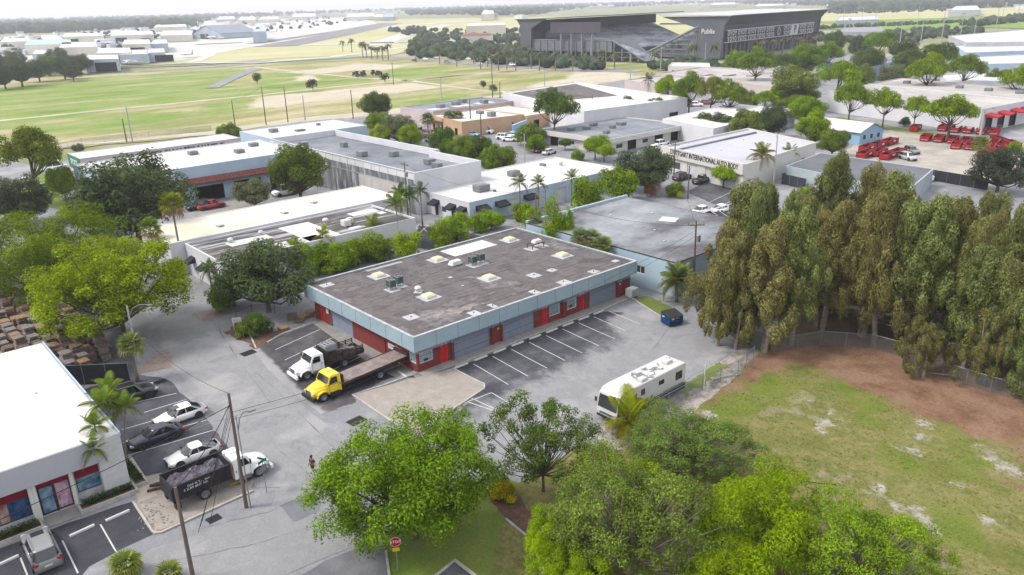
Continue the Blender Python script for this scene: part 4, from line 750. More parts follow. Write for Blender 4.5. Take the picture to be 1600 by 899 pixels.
for k in range(24):
    b = MB(); y = 449 + k * 6.6; b.b2(-1.6, -.6, y - 445, y - 444.3, 0, 9); b.build('column', m_steel, sd)
b = MB(); b.b2(.2, .9, 4, 154, 9.2, 9.7); b.b2(1.2, 1.9, 4, 154, 16.6, 17.1); b.build('banner_rail', mat('white_rail', L(235, 236, 240)), sd)
m_ban = mat('banner_dark', L(70, 76, 82), L(60, 66, 72), sc=.05); m_gl = mat('banner_glyph', L(215, 218, 222, .8))
def glyph(b, y, z, r, kind):
    n = 12
    if kind == 'O':
        for k in range(n):
            a0, a1 = 2 * pi * k / n, 2 * pi * (k + 1) / n
            b.poly([(1.75, y + r * cos(a0), z + r * sin(a0)), (1.75, y + r * cos(a1), z + r * sin(a1)), (1.75, y + r * .6 * cos(a1), z + r * .6 * sin(a1)), (1.75, y + r * .6 * cos(a0), z + r * .6 * sin(a0))])
    else:
        w_ = r * .26
        for s_ in (-1, 1): b.poly([(1.75, y + s_ * r * .9 - w_, z + r), (1.75, y - w_, z), (1.75, y + w_, z), (1.75, y + s_ * r * .9 + w_, z + r)])
        b.poly([(1.75, y - w_, z), (1.75, y - w_, z - r), (1.75, y + w_, z - r), (1.75, y + w_, z)])
for k in range(10):
    y0 = 5 + k * 15; b = MB(); kind = 'crest' if k == 5 else ('pale' if k == 7 else 'pat')
    b.poly([(.75, y0, 9.8), (.75, y0 + 14.2, 9.8), (1.65, y0 + 14.2, 16.6), (1.65, y0, 16.6)]); o = b.build('banner', m_gl if kind == 'pale' else m_ban, sd)
    g = MB()
    if kind == 'pat':
        for r_, row in enumerate(('YOYO', 'OYOY')):
            for q in range(4): glyph(g, y0 + 2 + q * 3.4, 11.5 + r_ * 3.5, 1.5, row[q])
        g.build('banner_pattern', m_gl, o)
    elif kind == 'crest':
        glyph(g, y0 + 7, 13.2, 3.0, 'O'); glyph(g, y0 + 7, 13.2, 1.2, 'Y'); g.build('round_crest', mat('crest_pink', L(205, 180, 186)), o)
    else: textmesh('letter_mark', 'P', 7.5, m_ban, o, (1.8, y0 + 7, 13.2), (pi / 2, 0, pi / 2), .05)
textmesh('sign_lettering', 'Publix', 4.3, m_trim, sd, SL(-311, 444.6, 16.4), (pi / 2, 0, 0), .1, sx=.9)
# west stand, south stand, north block, scoreboard, pitch
XL = -430
extr('end_wall', [(XL, 0), (XL - 1, 22), (XL - 4, 26), (XL + 22, 26.4), (XL + 9, 20), (XL + 8, 0)], 402, 403.5, m_navy2)
extr('outer_wall', [(XL, 0), (XL - 1, 22), (XL + 1, 22), (XL + 2, 0)], 403.5, 575, m_navy)
extr('roof', [(XL - 5, 25.8), (XL - 4, 25.4), (XL + 30, 26.2), (XL + 30, 26.8)], 401, 577, mat('stadium_dark_roof', L(130, 132, 142)))
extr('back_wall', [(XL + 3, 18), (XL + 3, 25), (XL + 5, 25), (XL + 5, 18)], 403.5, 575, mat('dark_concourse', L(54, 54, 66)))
extr('seating', [(XL + 4, 18), (XL + 44, 3), (XL + 44, 0), (XL + 4, 0)], 424, 572, m_seat)
extr('pitch_wall', [(XL + 44, 0), (XL + 44, 3.4), (XL + 44.6, 3.4), (XL + 44.6, 0)], 424, 572, mat('dark_teal_board', L(64, 82, 92)))
extr('seating', [(XL + 8, 13), (-357, 13), (-337, 1), (XL + 8, 1)], 424, 425, m_steel)
b = MB(); b.poly([SL(XL + 8, 405, 12.4), SL(-357, 405, 12.4), SL(-357, 424, 8), SL(XL + 8, 424, 8)]); b.poly([SL(-357, 405, 12.4), SL(-333, 405, 0.5), SL(-333, 424, 0.5), SL(-357, 424, 8)]); b.build('seating', m_seat, sd)
b = MB(); b.b2(XL + 8 + 302, -357 + 302, -40.8, -40.2, 5.5, 12); b.build('perforated_screen', mat('perforated_grey', L(138, 144, 150), L(126, 132, 138), sc=.4, var=.1), sd)
for k in range(16):
    x = XL + 9 + k * 6; h = 12 if x < -357 else max(1, 12 - (x + 357) * .5)
    b = MB(); b.b2(x + 302 - .3, x + 302 + .3, -41.4, -40.8, 0, h)
    if k % 2 == 0 and x < -345: b.tube([(x + 302, -41, .5), (x + 308, -41, min(5.4, h - 1))], .18, 4)
    b.build('column', m_steel, sd)
b = MB(); b.tube([SL(-357, 404.8, 12.4), SL(-333, 404.8, .6)], .6, 4); b.tube([SL(XL + 8, 404.8, 12.4), SL(-357, 404.8, 12.4)], .45, 4); b.tube([SL(XL + 8, 404.8, 5.4), SL(-343, 404.8, 5.4)], .3, 4); b.build('edge_beam', m_steel, sd)
b = MB(); b.b2(*[v + 302 for v in (-404, -364)], -43.6, -42.6, 17, 23.8); b.build('scoreboard', mat('scoreboard_back', L(98, 94, 104), L(90, 86, 96), sc=.1), sd)
for x in (-396, -387.5, -379, -371):
    b = MB(); b.b2(x + 301.5, x + 302.5, -43, -42, 0, 17); b.build('scoreboard_post', m_steel, sd)
b = MB(); b.poly([SL(-386, 425, .3), SL(-352, 425, .3), SL(-352, 570, .3), SL(-386, 570, .3)]); b.build('pitch', m_green, sd)
b = MB(); b.b2(-386 + 302, -340 + 302, 130, 145, 0, 12, m_navy2); b.b2(-420 + 302, -330 + 302, 128, 147, 16.4, 17.4, m_sroof)
b.b2(-386 + 302, -340 + 302, 129.9, 145, 12, 16.4, m_navy); b.build('north_stand', None, sd)
for k in range(8):
    b = MB(); b.b2(-85 + k * 5.6, -81 + k * 5.6, 129.6, 129.9, 12.6, 15.6); b.build('box_window', m_glass, sd)

# --- airport hangars and other far buildings (box given by its survey corners at roof height)
HR = [mat('hangar_roof_white', L(250, 250, 252, .6), L(238, 240, 246, .6), sc=.01, var=.05), mat('hangar_roof_aqua', L(205, 232, 240), L(190, 220, 232), sc=.01), mat('hangar_wall_blue', L(206, 224, 240), sc=.01), mat('hangar_wall_cream', L(244, 240, 228, .6), sc=.01)]
hang = [(0, 60, 48, 66, 8, 0, 3, 'wide low white hangar at the far left edge of the airport'), (38, 62, 112, 71, 9, 1, 3, 'broad aqua-roofed hangar at the left of the airport'), (96, 52, 162, 58, 9, 0, 3, 'long pale hangar behind the broad aqua-roofed one'),
        (50, 78, 92, 85, 7, 0, 2, 'small white shed peeping over the dark tree row'), (92, 66, 152, 75, 9, 0, 3, 'wide white hangar in the middle hangar row, leftmost'), (132, 86, 186, 94, 8, 0, 2, 'pale blue walled hangar nearest the taxiway, right of the dark trees'),
        (150, 75, 205, 84, 8, 0, 3, 'white hangar behind the parked aircraft, with a dark door'), (186, 78, 232, 86, 7, 0, 2, 'pale blue hangar beside the aircraft apron, middle of the near row'), (172, 49, 240, 56, 9, 0, 3, 'long white hangar in the back row, centre left'),
        (190, 62, 235, 70, 9, 0, 3, 'white hangar with a dark open front, centre of the airport'), (235, 62, 262, 69, 8, 0, 2, 'small blue-white hangar right of the one with the dark front'), (228, 76, 258, 83, 7, 0, 2, 'small pale hangar at the right end of the near row'),
        (250, 48, 300, 56, 8, 0, 3, 'wide white hangar left of the gabled hangar'), (240, 38, 292, 43, 8, 0, 3, 'distant cream terminal block before the wooded skyline'), (207, 27, 262, 33, 9, 0, 3, 'far white block rising out of the woods at the left'),
        (352, 40, 392, 46, 8, 0, 3, 'white hangar behind the small glass-blue building'), (394, 45, 416, 50, 12, 2, 2, 'small glassy blue airport building'), (338, 25, 368, 31, 8, 0, 2, 'pale far hangar, left of the control tower'),
        (372, 26, 400, 32, 8, 0, 3, 'cream far hangar just left of the control tower'), (404, 26, 436, 31, 8, 0, 3, 'long cream hangar beneath the control tower'), (455, 21, 494, 27, 9, 0, 3, 'white far hangar right of the control tower'),
        (540, 21, 586, 27, 9, 0, 3, 'white double hangar at the far end of the runway'), (584, 22, 600, 27, 9, 0, 3, 'small pinkish-white hangar beside the blue one at the runway end'), (598, 21, 616, 27, 9, 2, 2, 'small blue hangar at the far end of the runway'),
        (752, 14, 772, 22, 14, 0, 3, 'white columned building among far trees above the car park'), (728, 36, 790, 41, 12, 0, 3, 'long pale block with window rows behind the stadium car park'), (720, 52, 770, 58, 7, 0, 3, 'red-roofed villa row by the airfield trees'),
        (855, 10, 880, 14, 9, 0, 3, 'far white block left of the stadium roof'), (920, 6, 960, 10, 9, 0, 3, 'far cream block over the stadium scoreboard'), (1110, 4, 1150, 8, 10, 0, 3, 'far long white block above the stadium roof'), (1180, 6, 1225, 10, 10, 0, 3, 'far white block at the right end of the stadium roof'),
        (1290, 5, 1330, 9, 9, 0, 3, 'far white sheds right of the stadium, on the skyline'), (1400, 3, 1440, 6, 9, 0, 3, 'faint white block in the woods at the top right'), (1540, 2, 1590, 5, 9, 0, 3, 'faint white block at the top right corner')]
for i, (x0, y0, x1, y1, h, rf, wl, lab) in enumerate(hang):
    dk = [(0, 6, .1, 14, min(h - 2, 6), 'dark')] if i in (2, 5, 6, 9, 11, 8) else ()
    farb(lab, h, HR[wl], m_terra if 'red-roofed' in lab else HR[rf], x0, y1, x1, y1 - (x1 - x0) * .03, x1 - 2, y0, x0 + 5, y0 + .5, name='hangar_building', par=.2, ops=dk)
gx, gy = S(352, 59); gh = thing('hangar_building', 'large white gabled hangar with grey roof beside the taxiway', 'building', (gx, gy, 0), .25)
f = MB(); f.b2(-32, 32, -30, 30, 0, 7); f.poly([(-32, -30, 7), (32, -30, 7), (0, -30, 17)]); f.poly([(32, 30, 7), (-32, 30, 7), (0, 30, 17)]); f.build('wall', HR[2], gh)
f = MB(); f.poly([(-33, -31, 7), (0, -31, 17.3), (0, 31, 17.3), (-33, 31, 7)][::-1]); f.poly([(0, -31, 17.3), (33, -31, 7), (33, 31, 7), (0, 31, 17.3)][::-1]); f.build('roof', mat('hangar_grey_roof', L(176, 184, 200)), gh)
f = MB(); f.b2(-14, 4, -30.3, -30, 0, 6); f.build('hangar_door', m_dmetal, gh)
tx, ty = S(430, 24); ct = thing('control_tower', 'slim airport control tower with dark cab on the skyline', 'control tower', (tx, ty, 0))
f = MB(); f.lathe([(3, 0), (2.6, 22), (2.6, 24)], 12); f.build('shaft', R6, ct); f = MB(); f.lathe([(2.6, 24), (7, 26), (7.5, 30), (.1, 31)], 12); f.build('cab', m_navy, ct)
r = np.random.default_rng(5); b = MB()
for k in range(260):
    px = r.uniform(-40, 1620); lo_ = 26 - .018 * px; py = lo_ + abs(r.normal()) * 7 + 1
    if 820 < px < 1290: py = r.uniform(4, 9)
    if 430 < px < 760 and py > lo_ + 8: continue
    x, y = S(px, max(py, 25 - .026 * px + 2.5)); s_ = r.uniform(10, 34); b.box((x, y, 3), (s_, s_ * r.uniform(.4, 1), r.uniform(5, 9)), r.choice((0, .3)), (HR[0], HR[3], R6, m_lblue, m_beige)[r.integers(5)])
tag(b.build('distant_buildings'), 'pale roofs scattered through the woods along the horizon', kind='stuff')
b = MB()
for k in range(230):
    px = r.uniform(-30, 660); lo_ = 66 - .07 * px; py = r.uniform(lo_ - 18, lo_ + 22)
    if py < 28 - .02 * px or (px > 260 and py > lo_ + 6) or py > 96: continue
    x, y = S(px, py); s_ = r.uniform(4, 22) if k % 3 else r.uniform(2, 6); b.box((x, y, 2), (s_, s_ * r.uniform(.3, 1), r.uniform(3, 7) if k % 3 else 3), r.choice((0, .3)), (HR[0], HR[3], R6, m_lblue, m_dmetal if s_ < 8 else HR[0])[r.integers(5)])
tag(b.build('airport_clutter'), 'small pale sheds, vehicles and equipment crowding the airport aprons', kind='stuff')
# --- parked aircraft and boats: small planes on the apron
def plane(x, y, rz, lab):
    t = thing('light_aircraft', lab, 'aircraft', (x, y, 0), rz, 'small aircraft parked on the apron'); k = 1.5
    f = MB(); f.loft([[(X * k, r * k * cos(a), 1.6 * k + r * k * sin(a)) for a in [2 * pi * q / 8 for q in range(8)]] for X, r in ((6, .1), (5, .6), (1, .8), (-3, .6), (-6, .2))]); f.build('fuselage', HR[0], t)
    f = MB(); f.poly([(1.5 * k, -7 * k, 1.6 * k), (2.5 * k, 0, 1.5 * k), (1.5 * k, 7 * k, 1.6 * k), (-.2, 7 * k, 1.6 * k), (-.8, 0, 1.5 * k), (-.2, -7 * k, 1.6 * k)]); f.build('wing', HR[0], t)
    f = MB(); f.poly([(-5 * k, -2.4 * k, 2.2 * k), (-4.2 * k, 0, 2.2 * k), (-5 * k, 2.4 * k, 2.2 * k), (-6 * k, 2.4 * k, 2.2 * k), (-6 * k, -2.4 * k, 2.2 * k)]); f.poly([(-6 * k, 0, 1.8 * k), (-4.6 * k, 0, 1.8 * k), (-5.8 * k, 0, 4 * k), (-6.6 * k, 0, 4 * k)]); f.build('tail', HR[2], t)
for i, (px, py) in enumerate(((168, 102), (200, 103), (212, 100), (228, 96), (252, 96), (292, 89), (182, 99), (330, 61), (345, 62), (425, 52), (440, 50))):
    x, y = S(px, py); plane(x, y, 1.2 + i * 1.7, 'small white aircraft on the apron, ' + ordn(i) + ' from the left')

# ------------------------------------------------------------------ vegetation
M_LEAF = leafmat('leaf_foliage', .42, .55, 1.6); M_NEED = leafmat('needle_foliage', .35, .55, 1.5, .5); M_FROND = leafmat('palm_frond', .25, .75, 1.3, 1.0)
m_bark = mat('bark', L(120, 106, 92), L(92, 80, 70), sc=3, var=.25, coord='O'); m_barkp = mat('pale_bark', L(190, 178, 166), L(150, 136, 124), sc=3, var=.2, coord='O')
m_ptrunk = mat('palm_trunk', L(165, 156, 144), L(136, 126, 114), sc=2, var=.2, coord='O')
def leafquads(Pn, Nr, size, asp, r, droop=0):
    n = len(Pn); a = r.normal(size=(n, 3)); a[:, 2] -= droop
    d = a - (a * Nr).sum(1)[:, None] * Nr; d /= np.linalg.norm(d, axis=1)[:, None] + 1e-9
    t = np.cross(Nr, d); l = size * r.uniform(.7, 1.3, (n, 1)); w_ = l * asp
    V = np.stack([Pn - d * l / 2, Pn + t * w_ / 2 + Nr * l * .06, Pn + d * l / 2, Pn - t * w_ / 2 + Nr * l * .06], 1).reshape(-1, 3)
    return V, np.arange(4 * n).reshape(-1, 4)
def crown_blobs(r, nb, rb, zc, vz, lo=-.35, flat=0, spread=.74):
    c = []; f1, f2, f3 = r.uniform(0, 6.28, 3)
    while len(c) < nb:
        v = r.normal(size=3); v /= np.linalg.norm(v)
        if v[2] < lo: continue
        az = atan2(v[1], v[0]); e = 1 + .15 * sin(2 * az + f1) + .12 * sin(3 * az + f2) + .08 * sin(5 * az + f3 + v[2] * 3)
        k = spread * e * (r.uniform(.8, 1.06) if r.random() < .74 else r.uniform(.2, .8))
        p = v * k; p[2] *= vz * (1 - flat * .5)
        q = (*p[:2], p[2] + zc)
        if all((q[0] - o[0]) ** 2 + (q[1] - o[1]) ** 2 + ((q[2] - o[2]) * 1.2) ** 2 > (rb * .62) ** 2 for o in c) or r.random() < .04: c.append(q)
    return np.array(c)
def blob_leaves(r, cs, rb, per, size, asp=.55, vz=.85, up=.55, mat_=None, droop=0, name='crown', shell=.55, coh=.34):
    PV, NV = [], []
    for c in cs:
        R_ = rb * r.uniform(.6, 1.4); n = int(per * (R_ / rb) ** 2)
        v = r.normal(size=(n, 3)); v[:, 2] += .35; v /= np.linalg.norm(v, axis=1)[:, None]
        lump = 1 + .16 * np.sin(v[:, 0] * 7 + c[0] * 30) * np.cos(v[:, 1] * 6 + c[1] * 20)
        rad = R_ * (shell + (1.05 - shell) * r.random(n) ** .5) * lump
        p = v * rad[:, None]; p[:, 2] *= vz; PV.append(p + c)
        nn = v * .9 + r.normal(size=(n, 3)) * coh; nn[:, 2] += up; nn /= np.linalg.norm(nn, axis=1)[:, None]; NV.append(nn)
    V, F = leafquads(np.concatenate(PV), np.concatenate(NV), size, asp, r, droop); return npmesh(name, V, F, mat_ or M_LEAF)
def limbs(r, cs, base_z, rt, m=None, lean=(0, 0), nt=1, every=1, forkz=None, name='trunk'):
    b = MB(); fz = forkz or base_z
    for q in range(nt):
        a = r.uniform(0, 6.28); off = 0 if nt == 1 else rt * 1.6; bx, by = off * cos(a), off * sin(a)
        b.tube([(bx, by, -.05), (bx * 1.1 + lean[0] * .4, by * 1.1 + lean[1] * .4, fz * .5), (bx * 1.3 + lean[0], by * 1.3 + lean[1], fz)], [rt * 1.15, rt * .85, rt * .7], 7)
    for c in cs[::every]:
        s0 = Vector((lean[0], lean[1], fz * r.uniform(.85, 1.0))); e = Vector(c); mid = s0.lerp(e, .5) + Vector((0, 0, -.06 + r.normal() * .03)) + Vector((r.normal() * .04, r.normal() * .04, 0))
        b.tube([s0, mid, e, e * 1.0 + Vector((r.normal(), r.normal(), abs(r.normal()))) * .05], [rt * .45, rt * .28, rt * .12, rt * .05], 4, cap=False)
    me = b.mesh(name, m or m_bark); return me
VAR = {}
def variant(kind, k, seed, nb, rb, per, size, zc, vz, hb, rt, m=None, lo=-.35, spread=.74, every=1, asp=.55, nt=1, bvz=.85, up=.55, droop=0, leafm=None, shell=.55):
    r = np.random.default_rng(seed); cs = crown_blobs(r, nb, rb, zc, vz, lo, 0, spread)
    VAR.setdefault(kind, []).append((blob_leaves(r, cs, rb, per, size, asp, bvz, up, leafm, droop, shell=shell), limbs(r, cs, hb, rt, m, nt=nt, every=every) if rt else None, zc))
# kinds normalised to crown radius 1 (height of crown centre zc)
for s in range(3): variant('broad', s, 10 + s, 60, .24, 330, .065, .98, .86, .3, .06, lo=-.7)
for s in range(3): variant('oak', s, 20 + s, 80, .19, 230, .055, .82, .66, .25, .06, spread=.84, lo=-.7)
for s in range(2): variant('umbrella', s, 30 + s, 40, .22, 280, .07, 1.3, .55, .75, .05, lo=-.25, spread=.78, m=m_bark, every=3)
for s in range(2): variant('bush', s, 40 + s, 30, .3, 300, .09, .62, .75, .2, .04, lo=-.6)
for s in range(2): variant('hedge', s, 50 + s, 26, .3, 260, .085, 1.0, 1.25, .3, .04, lo=-.9, bvz=1.1, up=.2)
for s in range(2): variant('pruned', s, 60 + s, 22, .36, 420, .09, 1.0, .42, .55, .05, lo=-.4, spread=.62)
for s in range(3): variant('far', s, 70 + s, 16, .36, 60, .2, .95, .75, .3, .06, lo=-.5)
# large foreground trees, individually grown
variant('fgA', 0, 101, 260, .13, 190, .034, .82, .66, .35, .035, spread=.86, asp=.5, shell=.2, lo=-.9, every=3)
variant('fgB', 0, 102, 120, .12, 110, .045, 1.05, .8, .4, .03, spread=.92, asp=.5, shell=.15, m=m_bark, lo=-.7, every=2)
variant('fgC', 0, 103, 240, .12, 190, .028, .85, .66, .3, .035, spread=.9, shell=.1, m=m_barkp, lo=-.75, every=1)
variant('fgD', 0, 104, 150, .16, 330, .04, .9, .78, .3, .04, spread=.84, asp=.32, droop=.4, shell=.78, lo=-.8, every=4)
variant('fgE', 0, 105, 190, .135, 230, .034, .95, .78, .3, .04, spread=.88, shell=.3, lo=-.7, every=4)
GREEN = dict(bright=(.20, .28, .022), lime=(.28, .38, .025), mid=(.135, .20, .03), deep=(.085, .13, .03), dark=(.07, .095, .038), olive=(.16, .19, .045), grey=(.13, .15, .075), rust=(.28, .16, .09), yel=(.38, .36, .03), hedge=(.16, .24, .024))
NT = {}
def tree(kind, px, py, rpx, col, label, name='tree', vz=1.0, cat='tree', group=None, z0=0, trunk=True):
    """crown seen centred at survey point (px, py) with half width rpx survey pixels"""
    i = NT.get(kind, 0); NT[kind] = i + 1; cm, tm, zc = VAR[kind][i % len(VAR[kind])]; s = 3.0
    for _ in range(6): x, y = S(px, py, zc * s * vz); s = rpx * depth(x, y, zc * s * vz) / FPX
    t = thing(name, label, cat, (x, y, z0), random.uniform(0, 6.28) if kind[:2] != 'fg' else .4, group); t.scale = (s, s, s * vz)
    c = col if isinstance(col, tuple) else GREEN[col]; j = random.uniform(.9, 1.1); c = (c[0] * j * random.uniform(.94, 1.06), c[1] * j, c[2] * j)
    mkobj('crown', cm, t, color=c)
    if tm and trunk: mkobj('trunk', tm, t)
    return t
T = tree
# foreground
T('fgA', 642, 745, 142, (.15, .23, .028), 'big leafy mid-green tree overhanging the road junction, above the stop sign')
T('fgB', 848, 690, 88, 'deep', 'sparse dark green tree with bare limbs left of the small coconut palm')
T('fgE', 868, 845, 62, 'bright', 'bright lime-green feathery tree at the bottom, left of the big muted olive tree')
T('fgC', 985, 805, 132, (.15, .215, .05), 'big muted olive-green tree with pale twigs in the bottom centre')
T('fgC', 1075, 690, 100, (.135, .19, .05), 'spreading olive tree along the gravel strip behind the motorhome palm', vz=.6)
T('fgD', 1182, 815, 106, (.21, .30, .03), 'glossy lime-green mango tree between the two olive-green trees at the bottom')
T('fgC', 1350, 858, 110, (.17, .25, .035), 'olive-green round tree at the edge of the vacant lot, bottom right')
T('broad', 935, 725, 36, 'lime', 'small lime-green tree poking up behind the big muted olive tree'); T('broad', 1010, 738, 30, 'lime', 'lime-green crown just right of the smaller lime-green one')
T('bush', 785, 768, 24, 'yel', 'yellow croton bush beneath the sparse dark tree', 'shrub', cat='shrub')
T('fgD', 1135, 905, 75, (.20, .28, .03), 'pale green mango tree cut by the bottom edge, right of centre')
T('fgE', 905, 920, 70, 'bright', 'bright green tree cut by the bottom edge below the feathery lime tree')
# left side
T('fgD', 66, 398, 108, (.14, .21, .022), 'huge dense green mango tree at the left edge above the pallet yard', vz=.85)
T('fgE', 178, 445, 120, (.21, .27, .028), 'wide yellow-green tree beside the pallet yard and white street lamp', vz=.8)
T('oak', 30, 312, 52, (.06, .08, .035), 'dark grey-green round tree at the left edge'); T('umbrella', 42, 238, 54, (.12, .15, .02), 'yellow-green spreading tree at the far left before the green field', vz=1.2)
T('broad', 97, 284, 30, 'bright', 'bright green tree beside the warehouse corner and parked white car'); T('oak', 122, 232, 10, 'grey', 'small grey-green tree beside the green gable sign')
T('oak', 205, 305, 96, 'dark', 'wide dark oak in front of the pale blue warehouse'); T('oak', 140, 330, 44, 'dark', 'low dark oak left of the tall fan palm')
T('broad', 465, 266, 51, (.09, .12, .02), 'dense round olive-green tree before the streaked concrete wall'); T('oak', 396, 301, 31, 'grey', 'grey-green small tree between the open bays and the round olive tree')
T('oak', 412, 428, 78, 'dark', 'dark grey-green oak at the left corner of the red-doored building'); T('oak', 362, 452, 34, 'deep', 'dark green low tree left of the corner oak')
T('bush', 402, 508, 26, 'deep', 'deep green shrub bed at the foot of the corner oak', 'shrub', cat='shrub'); T('bush', 380, 516, 16, 'mid', 'small green shrub beside the entrance sign', 'shrub', cat='shrub'); T('bush', 348, 470, 24, 'mid', 'leafy green shrub by the bend of the narrow street', 'shrub', cat='shrub')
T('broad', 357, 210, 20, 'mid', 'leafy green tree between the pink building and the white-roofed warehouse')
T('broad', 585, 164, 25, (.07, .105, .018), 'dark green round tree standing tallest beside the field track'); T('oak', 590, 192, 24, 'mid', 'mid-green tree just below the tallest round one'); T('oak', 622, 200, 32, 'grey', 'greyish thin-leaved tree between the concrete hall and tan office')
T('broad', 596, 210, 20, 'bright', 'bright green tree against the back parapet of the concrete hall'); T('broad', 640, 212, 20, 'bright', 'light green tree right of the greyish thin-leaved one')
for q, (a, b_, c) in enumerate(((690, 218, 24), (722, 232, 26), (748, 232, 24), (775, 250, 30), (703, 232, 20))): T('broad', a, b_, c, 'mid' if q % 2 else (.075, .125, .02), 'green tree behind the white parapet of the concrete hall, ' + ordn(q) + ' from the left', group='trees behind the hall parapet')
T('umbrella', 866, 168, 36, (.10, .15, .03), 'round light green tree in front of the large white warehouse', vz=1.2)
T('bush', 827, 212, 26, 'mid', 'round green shrub beside the vans and sky blue wall', 'shrub', cat='shrub'); T('bush', 838, 226, 20, 'hedge', 'lighter clipped shrub in front of the round green one', 'shrub', cat='shrub')
T('pruned', 883, 224, 11, 'deep', 'small dark clipped tree before the office strip corner'); T('pruned', 930, 226, 24, 'bright', 'clipped flat-topped lime tree outside the office strip'); T('pruned', 944, 236, 18, 'bright', 'lower clipped lime bush beside the flat-topped one')
T('bush', 902, 244, 12, 'hedge', 'low clipped hedge end by the office car park', 'shrub', cat='shrub')
T('broad', 985, 168, 20, 'deep', 'dark green tree left of its twin behind the office roof'); T('broad', 1026, 170, 21, 'deep', 'dark green tree right of its twin behind the office roof')
for q, (a, b_, c, k) in enumerate(((1045, 138, 26, 'bright'), (1078, 138, 30, 'mid'), (1112, 142, 30, 'olive'), (1140, 148, 28, 'mid'), (1066, 156, 14, 'hedge'))): T('umbrella' if q < 4 else 'bush', a, b_, c, k, 'spreading green tree over the parked cars, ' + ordn(q) + ' of the row from the left', vz=1.2, group='row of trees over the car park')
for q, (a, b_, c, k) in enumerate(((1100, 192, 20, 'deep'), (1128, 195, 22, 'dark'), (1165, 196, 30, 'olive'), (1206, 188, 30, 'dark'))): T('broad', a, b_, c, k, 'dark bushy tree behind the auto body shop roof, ' + ordn(q) + ' from the left', group='bushy trees behind the body shop')
for q, (a, b_, c, k) in enumerate(((1170, 158, 18, 'olive'), (1195, 156, 22, 'bright'), (1222, 150, 24, 'hedge'), (1240, 128, 36, 'olive'), (1260, 150, 22, 'mid'), (1310, 118, 38, 'hedge'), (1345, 122, 26, 'olive'), (1182, 98, 34, 'mid'), (1150, 95, 20, 'hedge'), (1222, 100, 24, 'deep'), (1262, 92, 30, 'mid'), (1296, 84, 26, 'mid'), (1305, 64, 18, 'deep'), (1376, 66, 28, 'mid'), (1345, 72, 20, 'dark'), (1412, 80, 24, 'dark'), (1355, 96, 26, 'deep'), (1468, 86, 30, 'deep'), (1420, 100, 26, 'deep'))):
    T('umbrella' if q % 2 else 'broad', a, b_, c, k, 'leafy tree in the belt right of the stadium, ' + ordn(q) + ' from the near end', group='tree belt right of the stadium')
T('umbrella', 1452, 110, 34, 'bright', 'bright green spreading tree above the pale warehouse roofs', vz=1.1); T('umbrella', 1508, 106, 30, 'mid', 'mid-green spreading tree right of the bright one above the roofs', vz=1.1); T('broad', 1556, 122, 18, 'mid', 'small green tree between pale roofs near the right edge'); T('umbrella', 1594, 124, 28, 'bright', 'bright green tree cut by the right edge', vz=1.2)
T('oak', 1392, 120, 24, 'grey', 'greyish tree left of the bright spreading one'); T('bush', 1415, 137, 9, 'deep', 'round bush against the long roof', 'shrub', cat='shrub')
T('umbrella', 1330, 152, 30, 'hedge', 'round-crowned tree with forked trunk, leftmost before the long white wall', vz=1.3); T('umbrella', 1384, 160, 25, 'bright', 'round-crowned tree with forked trunk, second before the long white wall', vz=1.3); T('umbrella', 1432, 168, 19, 'bright', 'slender forked tree, third before the long white wall', vz=1.5); T('umbrella', 1488, 174, 46, 'hedge', 'widest flat-crowned tree before the long white wall, nearest the red awnings', vz=.8)
T('bush', 1414, 191, 10, 'dark', 'small dark bush against the long white wall', 'shrub', cat='shrub')
T('broad', 1262, 172, 28, 'hedge', 'light green tree at the corner behind the body shop'); T('broad', 1275, 200, 30, 'hedge', 'loose light green tree overhanging the body shop roof'); T('broad', 1302, 222, 24, 'mid', 'green tree in front of the blue gabled house'); T('broad', 1240, 164, 20, 'mid', 'green tree between the white warehouse and the belt')
# centre
T('oak', 1010, 263, 47, (.07, .1, .045), 'soft dark green oak left of the auto body shop'); T('bush', 915, 308, 32, 'hedge', 'tall bright green bush behind the stained silver roof, leftmost', 'shrub', vz=1.3, cat='shrub'); T('bush', 968, 292, 32, 'hedge', 'tall bright green bush behind the stained silver roof, beside the oak', 'shrub', vz=1.2, cat='shrub')
T('hedge', 1018, 293, 14, 'rust', 'rust-coloured dying shrub beneath the soft dark oak', 'shrub', cat='shrub'); T('bush', 1056, 298, 17, 'bright', 'bright clipped bush at the base of the wooden pole', 'shrub', cat='shrub')
T('pruned', 1088, 252, 12, 'deep', 'small dark ball-clipped tree under the body shop sign, left one'); T('pruned', 1113, 260, 12, 'deep', 'small dark ball-clipped tree under the body shop sign, right one'); T('pruned', 1132, 272, 22, 'bright', 'wide lime-green clipped tree beside the body shop car park')
T('bush', 1244, 240, 10, 'mid', 'young shrub beside the pale aqua wall', 'shrub', cat='shrub'); T('bush', 1258, 298, 8, 'lime', 'lime shrub among the dark pines', 'shrub', cat='shrub')
T('oak', 1565, 262, 48, (.05, .06, .035), 'very dark broad-leaved tree behind the pines near the right edge'); T('bush', 1585, 232, 14, 'bright', 'bright green shrub at the right edge beside the white gate', 'shrub', cat='shrub'); T('bush', 1593, 440, 16, 'bright', 'lime bush glimpsed at the right edge through the pines', 'shrub', cat='shrub')
hp = [(468, 405, 26), (500, 402, 24), (524, 408, 24), (548, 396, 24), (574, 388, 24), (592, 392, 20), (634, 385, 24), (690, 368, 22), (712, 358, 26), (745, 350, 17), (768, 345, 18), (818, 332, 17), (833, 340, 18), (866, 362, 16), (884, 366, 14), (600, 372, 16)]
